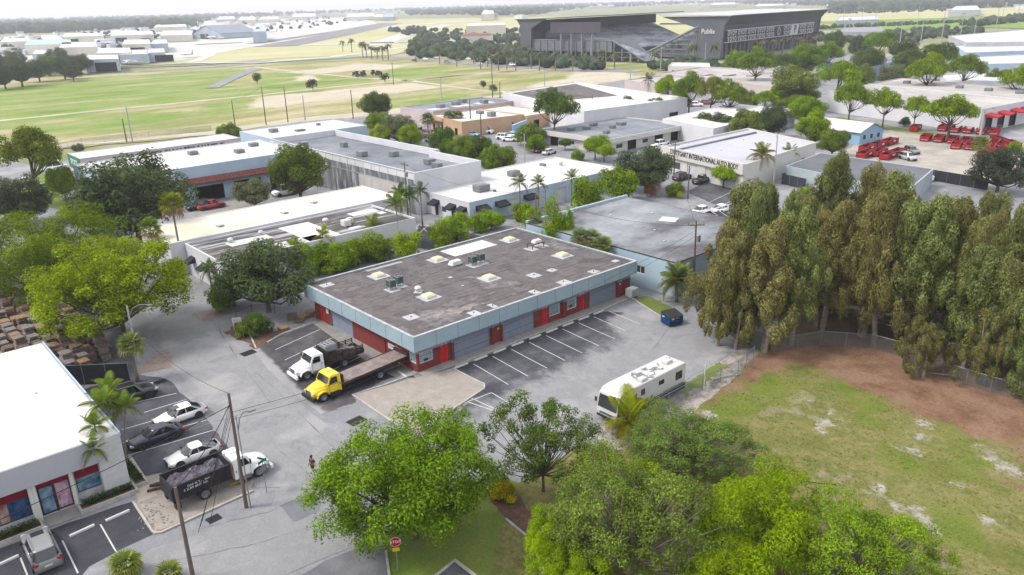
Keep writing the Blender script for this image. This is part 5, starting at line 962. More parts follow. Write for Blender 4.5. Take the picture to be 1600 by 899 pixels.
for q, (a, b_, c) in enumerate(hp): T('hedge' if c > 20 or q in (13, 14) else 'bush', a, b_, c * 1.2, (.18, .26, .024), 'bushy bright green hedge plant behind the long felt-roofed building, ' + ordn(q) + ' along the hedge', 'hedge_plant', cat='hedge', group='hedge plants behind the felt-roofed building', vz=.78 if c > 20 else 2.4 if q in (13, 14) else 1)
# field and far left
for a, b_, c, k, s in ((401, 122, 8, 'dark', 'dark round tree beside the diagonal field road'), (488, 131, 9, (.07, .05, .03), 'brownish-dark lone tree in the middle of the field'), (601, 120, 8, 'dark', 'dark lone tree by the equipment heap in the field'), (755, 132, 6, 'dark', 'small dark tree near the tall field pole, left'), (770, 138, 7, 'deep', 'small dark tree near the tall field pole, right')): T('far', a, b_, c, k, s, vz=1.1)
for q, (a, b_, c, k) in enumerate(((4, 118, 24, 'dark'), (30, 112, 26, 'dark'), (58, 108, 22, 'dark'), (74, 100, 20, 'mid'), (98, 104, 22, 'dark'), (124, 98, 20, 'dark'), (20, 92, 18, 'dark'), (90, 88, 18, 'dark'), (112, 112, 16, 'dark'), (-12, 100, 24, 'dark'))): T('oak', a, b_, c, k, 'dark oak of the row before the airport hangars, ' + ordn(q) + ' of the row', group='oak row at the far left')
random.seed(3)
for q, (a, b_) in enumerate(((215, 82), (208, 86), (232, 74), (222, 80), (255, 75), (165, 84), (175, 86), (200, 80), (240, 80))): T('far', a, b_, 6, 'deep', 'small tree between the hangars, ' + ordn(q) + ' from the left', group='trees between the hangars')

# far tree masses (nobody could count these)
def mass(name, regions, m, col, label, hmin, hmax, seed, nmax=None):
    r = np.random.default_rng(seed); ico = []
    import itertools
    base = D.meshes.new('tmpico'); bmx = __import__('bmesh').new(); __import__('bmesh').ops.create_icosphere(bmx, subdivisions=1, radius=1); bmx.to_mesh(base); bmx.free()
    bv = np.empty(len(base.vertices) * 3); base.vertices.foreach_get('co', bv); bv = bv.reshape(-1, 3); bf = np.array([list(p.vertices) for p in base.polygons]); VV, FF = [], []; off = 0
    for (poly, n, sc) in regions:
        xs = [p[0] for p in poly]; ys = [p[1] for p in poly]; k = 0; lim = 0
        while k < n and lim < n * 40:
            lim += 1; px, py = r.uniform(min(xs), max(xs)), r.uniform(min(ys), max(ys)); ins = False; j = len(poly) - 1
            for i in range(len(poly)):
                if (poly[i][1] > py) != (poly[j][1] > py) and px < (poly[j][0] - poly[i][0]) * (py - poly[i][1]) / (poly[j][1] - poly[i][1]) + poly[i][0]: ins = not ins
                j = i
            if not ins: continue
            x, y = S(px, py); s = r.uniform(hmin, hmax) * sc; v = bv * (1 + .22 * r.normal(size=(len(bv), 1))) * np.array([s * .75, s * .75, s * .55]); v += np.array([x, y, s * .5 - .5]); VV.append(v); FF.append(bf + off); off += len(bv); k += 1
    D.meshes.remove(base); o = mkobj(name, npmesh(name, np.concatenate(VV), np.concatenate(FF), m), color=col); return tag(o, label, kind='stuff')
mass('far_woods', [([(-80, 56), (-80, 33), (100, 29), (250, 26), (420, 21), (640, 14), (640, 17), (480, 23), (330, 30), (300, 44), (180, 46), (100, 50)], 1500, 1.3), ([(640, 24), (620, 14), (830, 8), (1060, 3), (1060, 8), (900, 14), (830, 24)], 1100, 1.3), ([(1060, 6), (1060, 2.5), (1620, -8), (1620, 10), (1300, 20), (1290, 9)], 1500, 1.3)], M_NEED, (.05, .07, .04, 1)[:3], 'hazy belt of woods along the horizon', 9, 15, 1)
mass('far_treeline', [([(-20, 60), (100, 56), (260, 44), (420, 34), (560, 24), (600, 30), (420, 52), (260, 70), (130, 84), (-20, 84)], 190, .8), ([(640, 90), (640, 62), (700, 48), (840, 46), (850, 82), (940, 108), (990, 110), (900, 108), (800, 102)], 420, .8), ([(600, 48), (640, 42), (700, 50), (650, 58)], 40, 1.0), ([(1000, 108), (1050, 98), (1130, 100), (1130, 112), (1080, 112)], 40, .7), ([(1240, 62), (1300, 56), (1500, 46), (1560, 50), (1440, 66), (1300, 66)], 160, .7), ([(1280, 16), (1480, 14), (1480, 18), (1290, 22)], 160, .7), ([(1500, 40), (1600, 24), (1600, 34), (1520, 42)], 80, .9), ([(1260, 45), (1500, 34), (1500, 36), (1260, 47)], 110, .6)], M_NEED, (.055, .075, .045, 1)[:3], 'low hazy lines of trees around the stadium car park and pitches', 4.5, 8, 2)

# casuarina pines
def casuarina(seed, h, nplume, per=430, lowc=.25):
    r = np.random.default_rng(seed); b = MB(); PV, NV, DV = [], [], []; nt = r.integers(2, 4)
    tops = []
    for q in range(nt):
        a = r.uniform(0, 6.28); d = .5; tx_, ty_ = cos(a) * r.uniform(.6, 1.6), sin(a) * r.uniform(.6, 1.6)
        b.tube([(cos(a) * d, sin(a) * d, -.1), (cos(a) * d + tx_ * .4, sin(a) * d + ty_ * .4, h * .45), (tx_ * 1.4, ty_ * 1.4, h * r.uniform(.85, .95))], [.26, .17, .04], 6); tops.append((tx_, ty_))
    for k in range(nplume):
        f = lowc + (1 - lowc) * (k + .5) / nplume * r.uniform(.92, 1.04); z = h * min(f, .97); wd = 4.8 * (1.04 - f) ** .85 * r.uniform(.3, 1.2); a = r.uniform(0, 6.28)
        c = np.array([cos(a) * wd + tops[k % nt][0] * f, sin(a) * wd + tops[k % nt][1] * f, z]); pr = r.uniform(.38, .85); ph = r.uniform(1.2, 2.1)
        b.tube([(tops[k % nt][0] * f * .9, tops[k % nt][1] * f * .9, z - 1.6), tuple(c + np.array([0, 0, -.3]))], [.06, .02], 3, cap=False)
        v = r.normal(size=(per, 3)); v /= np.linalg.norm(v, axis=1)[:, None]; t = v[:, 2]
        rad = np.where(t > 0, 1 - .12 * t, 1 + .45 * t) * (.45 + .6 * r.random(per) ** .5)
        p = np.stack([v[:, 0] * pr * rad, v[:, 1] * pr * rad, v[:, 2] * ph * (.6 + .4 * r.random(per))], 1); PV.append(p + c); nn = v + r.normal(size=(per, 3)) * .3; nn[:, 2] *= .4; nn /= np.linalg.norm(nn, axis=1)[:, None]; NV.append(nn)
        out = np.stack([v[:, 0] * .6, v[:, 1] * .6, np.full(per, .9)], 1) + r.normal(size=(per, 3)) * .3; DV.append(out)
    Pn, Nr, d = map(np.concatenate, (PV, NV, DV)); d -= (d * Nr).sum(1)[:, None] * Nr; d /= np.linalg.norm(d, axis=1)[:, None]; t = np.cross(Nr, d); l = r.uniform(.16, .38, (len(Pn), 1)); w_ = .035 + .025 * r.random((len(Pn), 1))
    V = np.stack([Pn - d * l / 2, Pn + t * w_, Pn + d * l / 2, Pn - t * w_], 1).reshape(-1, 3)
    return npmesh('crown', V, np.arange(len(V)).reshape(-1, 4), M_NEED), b.mesh('trunk', m_barkp)
CAS = [casuarina(200, 17, 96), casuarina(201, 16, 84, lowc=.3), casuarina(202, 15, 78, lowc=.22), casuarina(203, 13, 64, lowc=.18), casuarina(204, 16, 88, lowc=.35)]
cas = [(-44.2, 71.6, .6, 3), (-46.2, 71.2, .78, 2), (-48.0, 73.5, .82, 1), (-44.6, 73.4, .9, 2), (-42.0, 72.8, .98, 0), (-45.8, 77.8, .96, 1), (-41.0, 76.6, .98, 4), (-51.0, 84.0, .98, 0), (-52.5, 91, 1.0, 1), (-48.2, 95.3, 1.02, 0), (-44.6, 86.0, .95, 2), (-40.5, 83.0, .95, 4), (-36.2, 83.8, .98, 0), (-33.2, 82.9, 1.0, 1), (-30.4, 85.4, 1.05, 4),
       (-44.5, 103.0, 1.0, 0), (-47.5, 100.5, .9, 2), (-40.5, 95, 1.0, 1), (-36.8, 91.5, 1.0, 4), (-33.0, 92.5, .98, 0), (-36.5, 101.5, .98, 2), (-28.2, 90.5, .95, 1), (-25.2, 84.6, .86, 2), (-22.5, 81.6, .66, 3), (-19.6, 84.5, .8, 2), (-18.6, 81.2, .6, 3), (-24.5, 93.0, .92, 0), (-20.4, 91.5, .9, 4), (-29.2, 101.5, .88, 1), (-24.8, 103.5, .85, 2), (-16.0, 88.5, .85, 0), (-32.2, 111.0, .85, 4), (-14.8, 82.4, .7, 3), (-27.2, 78.9, .45, 3), (-41.6, 90.5, .9, 2), (-49.5, 79, .7, 3), (-20.5, 99, .85, 1), (-23.5, 87.6, .8, 3), (-27.0, 87.0, .9, 0), (-18.2, 95.0, .85, 2), (-15.2, 92.5, .8, 4), (-17.0, 84.6, .7, 1), (-21.2, 84.8, .75, 0), (-31.5, 97, .9, 2), (-35.5, 96.5, .95, 4), (-44.0, 98, .95, 3), (-48, 88, .9, 4), (-12.5, 86, .75, 1)]
for q, (x, y, s, v) in enumerate(cas):
    t = thing('casuarina_tree', f'feathery olive-brown casuarina pine, {ordn(q) + " of the grove from its left end" if q < 30 else ordn(q - 30) + " of its inner rows"}', 'tree', (x, y, 0), q * 2.4, 'casuarina pines of the grove'); w_ = max(s, .7) * (.95 + .45 * ((q * 7) % 5) / 4); t.scale = (w_, w_ * 1.05, s * (.84 + .18 * ((q * 3) % 4) / 3)); t.rotation_euler[0] = .05 * sin(q * 2.1); t.rotation_euler[1] = .05 * cos(q * 1.7)
    k = random.uniform(0, 1); k2 = random.uniform(.85, 1.2); c = ((.15 + .028 * k) * k2, (.163 + .022 * (1 - k)) * k2, .066 * k2)
    mkobj('crown', CAS[v][0], t, color=c); mkobj('trunk', CAS[v][1], t)

# palms: every frond a piece of its own
def frond_mesh(name, droop, nl=22, wl=.34, wid=.034, vee=.35):
    V, F = [], []
    def pt(u): return np.array([u * (1 - .18 * droop * u), 0, .42 * u - droop * .95 * u * u])
    for i in range(8):
        a, b = pt(i / 8), pt((i + 1) / 8); w0 = .014 * (1.1 - i / 8); n = len(V); V += [a + [0, w0, 0], a - [0, w0, 0], b - [0, w0, 0], b + [0, w0, 0]]; F.append([n, n + 1, n + 2, n + 3])
    for i in range(nl):
        u = .14 + .86 * (i + .5) / nl; c = pt(u); ll = wl * (sin(pi * min(1, u * .9 + .08)) ** .6); fw = .55 + .5 * u
        for s in (-1, 1):
            d = np.array([fw * .6, s * .9, vee - .5 * droop - .25]); d /= np.linalg.norm(d); tip = c + d * ll + np.array([0, 0, -.12 * ll * (1 + droop)]); mid = c + d * ll * .5 + [0, 0, .02]; wv = np.array([wid, 0, 0]); n = len(V)
            V += [c - wv * .5, mid - wv * .5, mid + wv * .5, c + wv * .5, tip]; F += [[n, n + 1, n + 2, n + 3], [n + 1, n + 4, n + 4, n + 2]]
    V = np.array(V); F4 = [f for f in F]
    me = D.meshes.new(name); me.from_pydata([tuple(v) for v in V], [], [list(dict.fromkeys(f)) for f in F4]); me.materials.append(M_FROND); return me
FR = [frond_mesh('frond', d) for d in (.25, .6, 1.0, 1.35)]
def fan_mesh(name, ns=14, droop=.25):
    b = MB(); b.tube([(0, 0, 0), (.45, 0, .06)], [.012, .008], 3, cap=False)
    for i in range(ns):
        a0 = -2.1 + 4.2 * i / ns; a1 = -2.1 + 4.2 * (i + .8) / ns; am = (a0 + a1) / 2; c = (.45, 0, .06); r1, r2 = .38, .62
        p0 = (c[0] + r1 * cos(a0), r1 * sin(a0), c[2] + .0); p1 = (c[0] + r1 * cos(a1), r1 * sin(a1), c[2] + .03); p2 = (c[0] + r2 * cos(am), r2 * sin(am), c[2] - droop * .5)
        b.poly([c, p0, p1]); b.poly([p0, p2, p1])
    return b.mesh(name, M_FROND)
FAN = [fan_mesh('frond', 14, .2), fan_mesh('frond', 14, .5)]
def palm(px, py, h, fl, label, kind='feather', n=14, col=(.11, .17, .03), lean=(0, 0), top=None, base=None, rt=.13, group=None, name='palm_tree', skirt=False, z0=0):
    """trunk top seen at survey point (px, py), h metres up"""
    x, y = S(px, py, h) if base is None else base; t = thing(name, label, 'palm', (x - lean[0], y - lean[1], z0), 0, group)
    b = MB(); b.tube([(0, 0, -.05), (lean[0] * .15, lean[1] * .15, h * .3), (lean[0] * .5, lean[1] * .5, h * .65), (lean[0], lean[1], h)], [rt * 1.5, rt, rt * .9, rt * .75], 8)
    b.build('trunk', m_ptrunk, t, smooth=True)
    if kind == 'feather' and h > 3: b = MB(); b.tube([(lean[0], lean[1], h - .1), (lean[0], lean[1], h + .55)], [rt * .9, rt * .4], 7); b.build('crownshaft', mat('crownshaft_green', (.1, .15, .05), coord='O'), t)
    r = np.random.default_rng(int(px * 7 + py))
    for k in range(n):
        f = k / n; az = k * 2.39996 + r.uniform(-.2, .2)
        if kind == 'feather':
            me = FR[min(3, int(f * 3.6))]; tilt = -.95 + f * 1.15 + r.uniform(-.1, .1)
        else:
            me = FAN[0 if f < .6 else 1]; tilt = -1.2 + f * 2.0
        k_ = r.uniform(.8, 1.2); c = (col[0] * k_ * (1 + .3 * f), col[1] * k_, col[2] * k_)
        if skirt and f > .68: c = (.26, .2, .11)
        o = mkobj('frond', me, t, (lean[0], lean[1], h + (.45 if kind == 'feather' and h > 3 else 0) - (f * .7 if skirt else 0)), (r.uniform(-.2, .2), tilt, az), c); s = fl * r.uniform(.88, 1.08); o.scale = (s, s, s)
    return t
pm = palm
pm(975, 632, .9, 3.4, 'small yellow-green coconut palm beside the front of the motorhome', n=16, col=(.20, .24, .03), rt=.2, base=(-40.5, 49.3))
pm(162, 640, 5.6, 1.9, 'tallest slim palm of the three at the shop corner', n=13, lean=(.6, -.3), rt=.08); pm(196, 645, 5.0, 1.6, 'leafy palm leaning over the parked sedans at the shop corner', n=13, lean=(-.5, .9), rt=.08); pm(150, 675, 5.4, 1.5, 'palm reaching over the shop roof corner', n=12, lean=(-.2, -.8), rt=.08); pm(147, 710, 4.2, 1.5, 'lowest curved palm in front of the shop canopy', n=12, lean=(.2, -1.6), rt=.07)
pm(170, 618, 5.9, 1.7, 'palm top spreading above the black parked car', n=12, rt=.08)
pm(268, 318, 10.6, 2.1, 'tall fan palm with brown skirt rising over the cream workshop roof', 'fan', 30, (.14, .17, .03), skirt=True, rt=.16); pm(234, 357, 6.5, 1.9, 'shorter fan palm left of the tall skirted one', 'fan', 24, (.13, .18, .035), skirt=True, rt=.16)
pm(204, 540, 4.2, 1.7, 'pale green cabbage palm under the street lamp by the pallet yard', 'fan', 26, (.13, .17, .06), rt=.16)
pm(195, 885, .9, 1.3, 'spiky fan palm clump at the bottom edge beside the black lot', 'fan', 26, (.15, .2, .05), rt=.15); pm(262, 897, .7, 1.1, 'small fan palm cut by the bottom edge near the leaning pole', 'fan', 20, (.14, .18, .05), rt=.15)
pm(505, 374, 4.4, 2.0, 'palm with yellowing fronds at the end of the hedge', n=12, col=(.15, .18, .03)); pm(583, 355, 4.0, 2.0, 'bright palm before the white workshop wall', n=12, col=(.14, .2, .03)); pm(619, 326, 6.8, 2.6, 'large drooping palm at the workshop corner', n=15, col=(.11, .17, .03)); pm(625, 308, 6.4, 2.2, 'palm behind the large drooping one, left of the pair', n=13, col=(.07, .12, .03)); pm(640, 312, 6.0, 2.2, 'dark palm squeezed between the two corner palms', n=13, col=(.06, .11, .03)); pm(657, 304, 6.0, 2.1, 'dark slender palm against the white warehouse wall', n=12, col=(.06, .1, .03))
pm(460, 392, 3.6, 2.0, 'bright feathery palm rising from the corner oak', n=12, col=(.13, .19, .03)); pm(425, 400, 4, 2.2, 'palm top showing through the corner oak', n=12, col=(.09, .14, .03)); pm(326, 422, 3.0, 1.8, 'short palm at the blind end wall of the felt-roofed workshop', n=12, col=(.09, .14, .04)); pm(605, 395, 1.6, 1.6, 'low palm under the black door awning', n=10, col=(.07, .12, .03))
pm(812, 291, 5.4, 2.1, 'left palm of the pair before the white warehouse wall', n=12, col=(.09, .12, .05)); pm(841, 291, 5.2, 2.1, 'right palm of the pair before the white warehouse wall', n=12, col=(.1, .13, .05)); pm(893, 283, 4.8, 2.1, 'palm beside the tall bright bush', n=12, col=(.12, .16, .04))
pm(838, 350, 4.4, 1.6, 'grey-green fan palm behind the felt roof, left', 'fan', 24, (.13, .16, .08), rt=.16); pm(905, 372, 5.0, 1.6, 'fan palm in the gap between felt roof and silver roof, left', 'fan', 24, (.12, .16, .07), rt=.16); pm(924, 374, 5.0, 1.7, 'fan palm in the gap between felt roof and silver roof, middle', 'fan', 24, (.13, .17, .07), rt=.16); pm(942, 384, 4.8, 1.5, 'fan palm in the gap between felt roof and silver roof, right', 'fan', 22, (.11, .15, .05), rt=.16)
pm(1058, 440, 2.8, 2.7, 'dense drooping palm beside the pale blue-grey building and wooden pole', n=34, col=(.12, .16, .05), rt=.16)
pm(1190, 246, 5.6, 3.2, 'large coconut palm in front of the auto body shop wall', n=20, col=(.15, .17, .04), rt=.18); pm(1234, 242, 4.0, 2.4, 'small upright palm right of the large coconut palm', n=12, col=(.09, .15, .03)); pm(1531, 226, 4.0, 2.4, 'round cabbage palm among the red skips', 'fan', 24, (.14, .17, .05), rt=.2)
pm(701, 184, 4.4, 2.4, 'left fan palm before the tan office', 'fan', 22, (.1, .13, .05), rt=.16); pm(715, 184, 4.4, 2.4, 'right fan palm before the tan office', 'fan', 22, (.1, .13, .05), rt=.16); pm(668, 188, 5, 2.6, 'palm at the left end of the tan office', 'fan', 20, (.09, .12, .05), rt=.16); pm(852, 128 + 4, 6, 3.6, 'drooping grey palm against the small pale pink building', n=12, col=(.1, .12, .07)) if False else None
pm(1013, 128, 5.6, 3.6, 'drooping grey-green palm against the small pale pink building', n=12, col=(.1, .12, .07))
# far palms as single meshes (crown and trunk)
def farpalm_mesh(seed):
    r = np.random.default_rng(seed); b = MB(); b.tube([(0, 0, 0), (0, 0, 7)], [.32, .25], 5, m=m_ptrunk)
    for k in range(16):
        az = k * 2.4; el = r.uniform(-.5, 1.0); p = [Vector((0, 0, 7))]
        for q in range(1, 4): u = q / 3; p.append(Vector((cos(az) * 3.2 * u, sin(az) * 3.2 * u, 7 + 2.6 * el * u - 2.6 * u * u)))
        for i in range(3):
            w0 = .55 if i < 2 else .4; sd_ = Vector((-sin(az), cos(az), 0)) * w0; b.poly([p[i] - sd_ * (i > 0), p[i + 1] - sd_ * (i < 2), p[i + 1] + sd_ * (i < 2) + Vector((0, 0, .01)), p[i] + sd_ * (i > 0) + Vector((0, 0, .01))], M_FROND)
    return b.mesh('palm_tree')
FP = [farpalm_mesh(i) for i in range(3)]
fpl = [(536, 80), (550, 82), (567, 88), (573, 90), (581, 92), (590, 92), (598, 94), (607, 93), (650, 96), (687, 100), (714, 104), (751, 108), (762, 104), (779, 110), (792, 108), (806, 110), (843, 110), (895, 111), (914, 108), (868, 110), (830, 106), (820, 100), (776, 98), (740, 98), (1022, 104), (1079, 96), (1084, 98), (1115, 99), (940, 108), (960, 106)]
for q, (a, b_) in enumerate(fpl):
    x, y = S(a, b_); o = mkobj('palm_tree', FP[q % 3], None, (x, y, -.3), (0, 0, q), (.085, .1, .05)); s = 1.25 if q not in (0,) else 1.1; o.scale = (s, s, s * (1.1 + .15 * sin(q))); tag(o, 'far palm between the field and the stadium, ' + ordn(q) + ' from the left end', 'palm', 'palms lining the stadium road')
for q, a in enumerate((1175, 1190, 1208, 1222, 1236, 1250, 1262, 1274)):
    x, y = S(a, 90 - q * 1.6); o = mkobj('palm_tree', FP[q % 3], None, (x, y, 0), (0, 0, q), (.1, .085, .055)); o.scale = (1.5, 1.5, 1.4); tag(o, 'brownish palm along the banner wall of the stadium, ' + ordn(q) + ' from the left', 'palm', 'palms along the stadium banner wall')
# lawn blades and tufts on the vacant lot
r = np.random.default_rng(9); N_ = 42000
xs = r.uniform(-46, 12, N_); ys = r.uniform(22, 92, N_)
PXY = np.stack([xs, ys, np.full(N_, .02) - HCAM], 1) @ RW.T; U = PXY[:, 0] / PXY[:, 2] * FPX + 800; W_ = PXY[:, 1] / PXY[:, 2] * FPX + 449.5
def inside(U, W_, poly):
    ins = np.zeros(len(U), bool); j = len(poly) - 1
    for i in range(len(poly)):
        a, b = poly[i], poly[j]; c = ((a[1] > W_) != (b[1] > W_)) & (U < (b[0] - a[0]) * (W_ - a[1]) / (b[1] - a[1] + 1e-9) + a[0]); ins ^= c; j = i
    return ins
ok = inside(U, W_, [(1095, 650), (1150, 602), (1240, 572), (1330, 598), (1420, 640), (1500, 682), (1640, 710), (1640, 1000), (760, 1000), (880, 760), (960, 712)]) & (np.sin(xs * .9 + np.cos(ys * .7) * 2) + np.cos(ys * .8 + xs * .3) > -.9 + r.normal(size=N_) * .3)
Pn = np.stack([xs, ys, np.full(N_, .02)], 1)[ok]; n = len(Pn); az = r.uniform(0, 6.28, n); h = r.uniform(.02, .07, (n, 1)); wd = r.uniform(.04, .12, (n, 1)); d = np.stack([np.cos(az), np.sin(az), np.zeros(n)], 1); u = np.stack([-np.sin(az) * .5, np.cos(az) * .5, np.ones(n)], 1)
V = np.stack([Pn - d * wd, Pn + d * wd, Pn + d * wd * .7 + u * h, Pn - d * wd * .7 + u * h], 1).reshape(-1, 3)
tag(mkobj('grass_tufts', npmesh('grass_tufts', V, np.arange(4 * n).reshape(-1, 4), M_LEAF), color=(.19, .20, .07)), 'uneven grass tufts over the vacant lot', kind='stuff')

# ------------------------------------------------------------------ vehicles
def carpaint():
    m = mat('car_paint', (1, 1, 1), (.97, .97, .97), rough=.28, objc=True, var=.02, spec=.5); p = m.node_tree.nodes['Principled BSDF']; p.inputs['Coat Weight'].default_value = .25; p.inputs['Coat Roughness'].default_value = .08; return m
m_paintc = carpaint(); m_tyre = mat('tyre_rubber', (.022, .022, .024), rough=.85, sc=6, var=.2); m_rim = mat('alloy_rim', L(190, 192, 196), rough=.35, metal=.6, sc=4); m_cglass = glassmat('car_glass', (.015, .02, .024)); m_lamp = mat('headlamp_lens', L(225, 230, 235), rough=.1, sc=4); m_tail = mat('tail_lamp_red', (.35, .012, .015), rough=.2, sc=4); m_trimb = mat('black_plastic', (.018, .018, .02), rough=.6, sc=4); m_chrome = mat('chrome', L(220, 222, 226), rough=.2, metal=.8, sc=4)
def wheel_meshes(r, w_):
    b = MB(); b.lathe([(r * .62, -w_ / 2), (r * .9, -w_ / 2), (r, -w_ * .34), (r, w_ * .34), (r * .9, w_ / 2), (r * .62, w_ / 2)], 18, 'y'); t = b.mesh('wheel', m_tyre)
    b = MB(); b.lathe([(.001, w_ * .3), (r * .18, w_ * .34), (r * .2, w_ * .2), (r * .5, w_ * .26), (r * .6, w_ * .5), (r * .66, w_ * .5)][::-1], 18, 'y'); b.lathe([(.001, -w_ * .3), (r * .18, -w_ * .34), (r * .2, -w_ * .2), (r * .5, -w_ * .26), (r * .6, -w_ * .5), (r * .66, -w_ * .5)], 18, 'y')
    for k in range(5):
        a = k * 2 * pi / 5
        for s in (-1, 1): b.box((r * .4 * cos(a), s * w_ * .42, r * .4 * sin(a)), (r * .14, .02, r * .14))
    return t, b.mesh('rim', m_rim)
WM = {}
def wheels(t, r, w_, pos):
    if (r, w_) not in WM: WM[(r, w_)] = wheel_meshes(r, w_)
    a, b = WM[(r, w_)]
    for p in pos: o = mkobj('wheel', a, t, (p[0], p[1], r)); mkobj('rim', b, o)
CK = {}
# kind: L, W, shoulder z, roof z, stations, glasshouse (rear base, rear top, front top, front base)
KD = dict(sedan=(4.8, 1.84, .92, 1.44, (-2.05, -1.05, .35, 1.15), .33), coupe=(4.65, 1.82, .9, 1.36, (-2.1, -.75, .3, 1.1), .34), suv=(4.85, 1.95, 1.08, 1.76, (-2.35, -2.0, .45, 1.15), .38), pickup=(5.4, 1.95, 1.08, 1.82, (-.75, -.55, .7, 1.35), .39), van=(5.6, 2.05, 1.25, 2.3, (-2.75, -2.65, 1.15, 1.9), .37), hatch=(4.1, 1.76, .92, 1.5, (-2.0, -1.45, .35, 1.1), .32))
def car_meshes(kind):
    Ln, W, zs, zr, g, wr = KD[kind]; h = Ln / 2; hz = zs - (.14 if kind in ('sedan', 'coupe', 'hatch') else .04)
    st = [(-h, .78, .42, zs - .22), (-h + .06, .9, .3, zs - .1), (-h + .45, .98, .24, zs - (.0 if kind != 'pickup' else 0)), (g[0], 1, .22, zs), (0, 1, .2, zs), (g[3], 1, .22, zs - .02), (h - .75, .98, .22, hz - .02), (h - .25, .92, .24, hz - .13), (h - .05, .8, .32, hz - .26), (h, .7, .4, hz - .36)]
    rings = []
    for x, k, zb, zt in st:
        w_ = W / 2 * k; zm = zb + (zt - zb) * .55; half = [(w_ * .82, zb), (w_ * .96, zb + .1), (w_, zm), (w_ * .965, zt - .1), (w_ * .86, zt - .015), (w_ * .45, zt + .03)]
        rings.append([(x, -y, z) for y, z in half] + [(x, y, z) for y, z in half[::-1]])
    b = MB(); b.loft(rings)
    if kind == 'pickup':
        pass
    body = b.mesh('body', m_paintc, True)
    b = MB(); wb, wt = W / 2 * .88, W / 2 * .68; xm = (g[1] + g[2]) / 2
    bot = [(g[3], 0), (g[3] - .12, wb * .8), (g[3] - .45, wb), (xm, wb), (g[0] + .3, wb * .97), (g[0], wb * .75), (g[0] - .03, 0)]; tp = [(g[2] + .06, 0), (g[2], wt * .8), (g[2] - .12, wt), (xm, wt * 1.04), (g[1] + .1, wt), (g[1], wt * .8), (g[1] - .03, 0)]
    def full(p): return p + [(x, -y) for x, y in p[-2:0:-1]]
    R0 = [(x, y, zs - .05) for x, y in full(bot)]; R1 = [(x, y, zr - .06) for x, y in full(tp)]
    b.loft([R0, R1]); glass = b.mesh('glasshouse', m_cglass)
    b = MB(); R2 = [(x * 1.0, y * 1.02, zr - .065) for x, y in full(tp)]; R3 = [(xm + (x - xm) * .93, y * .88, zr) for x, y in full(tp)]; b.loft([R2, R3])
    n = len(R0); F0, F1 = R0, R2
    def pil(i, j, wd):
        a, c = Vector(R0[i]), Vector(R1[i]); a2, c2 = Vector(R0[j]), Vector(R1[j]); d0 = (a2 - a) * wd; d1 = (c2 - c) * wd; out = Vector(((a.x - xm) * .012, a.y * .018, .004))
        b.poly([a + out, a + d0 + out, c + d1 + out, c + out]); b.poly([a + out, c + out, c + d1 + out, a + d0 + out])
    for (i, j) in ((2, 1), (n - 2, n - 1), (4, 5), (n - 4, n - 5), (2, 3), (n - 2, n - 3), (4, 3), (n - 4, n - 3)): pil(i, j, .16)
    for i in (3, n - 3): pil(i, i + 1 if i < n / 2 else i - 1, .09); 
    roof = b.mesh('roof', m_paintc, False)
    b = MB()
    for s in (-1, 1): b.box((h - .22, s * W * .36, hz - .24), (.3, .32, .14), s * -.25)
    hl = b.mesh('headlights', m_lamp)
    return body, glass, roof, g, h, hz
def car(kind, label, x, y, rz, col, cat='car', group=None, name='parked_car', z=0.012, sunroof=False, detail=True):
    if kind not in CK: CK[kind] = car_meshes(kind)
    body, glass, roof, g, h, hz = CK[kind]; Ln, W, zs, zr, _, wr = KD[kind]
    t = thing(name, label, cat, (x, y, z), rz, group); mkobj('body', body, t, color=col); mkobj('glasshouse', glass, t); mkobj('roof', roof, t, color=col)
    wheels(t, wr, .22, [(q * Ln * .305, s * (W / 2 - .1), 0) for q in (-1, 1) for s in (-1, 1)])
    if not detail: return t
    key = kind + 'd'
    if key not in CK:
        ms = []
        for s in (-1, 1): b = MB(); b.box((h - .2, s * W * .355, hz - .25), (.34, .36, .15), -s * .3); ms.append(('headlight', b.mesh('headlight', m_lamp)))
        for s in (-1, 1): b = MB(); b.box((-h + .12, s * W * .37, zs - .2), (.28, .3, .17), s * .25); ms.append(('tail_light', b.mesh('tail_light', m_tail)))
        for s in (-1, 1): b = MB(); b.box((g[3] - .42, s * (W / 2 + .06), zs + .05), (.13, .2, .14)); ms.append(('mirror', b.mesh('mirror', m_trimb)))
        b = MB(); b.box((h - .01, 0, .5), (.08, W * .5, .2)); b.box((h - .02, 0, .33), (.08, W * .6, .1)); ms.append(('grille', b.mesh('grille', m_trimb)))
        b = MB(); b.box((-h + .0, 0, .62), (.03, .5, .14)); ms.append(('number_plate', b.mesh('number_plate', m_trim)))
        for q in (-1, 1):
            for s in (-1, 1): b = MB(); b.lathe([(.001, s * (W / 2 - .03)), (wr * 1.2, s * (W / 2 - .03)), (wr * 1.2, s * (W / 2 + .008)), (.001, s * (W / 2 + .008))], 16, 'y', (q * Ln * .305, 0, wr)); ms.append(('wheel_arch', b.mesh('wheel_arch', m_trimb)))
        CK[key] = ms
    for nm, me in CK[key]: mkobj(nm, me, t)
    if kind == 'pickup':
        b = MB(); b.b2(-h + .2, g[0] - .1, -W * .4, W * .4, zs + .02, zs + .05, m_trimb); b.build('load_bed', m_trimb, t)
    if sunroof: b = MB(); b.b2(.0, .62, -.42, .42, zr - .005, zr + .012); b.build('sunroof', m_cglass, t)
    if kind == 'suv':
        b = MB()
        for s in (-1, 1): b.b2(-1.7, .25, s * .6 - .03, s * .6 + .03, zr + .01, zr + .06)
        b.build('roof_rail', m_metal, t)
    return t
WHT, SIL, BLK, NAV, GRY, RED_ = (.78, .78, .78), (.5, .51, .52), (.012, .012, .014), (.02, .024, .045), (.16, .165, .175), (.3, .02, .02)
A90 = pi / 2
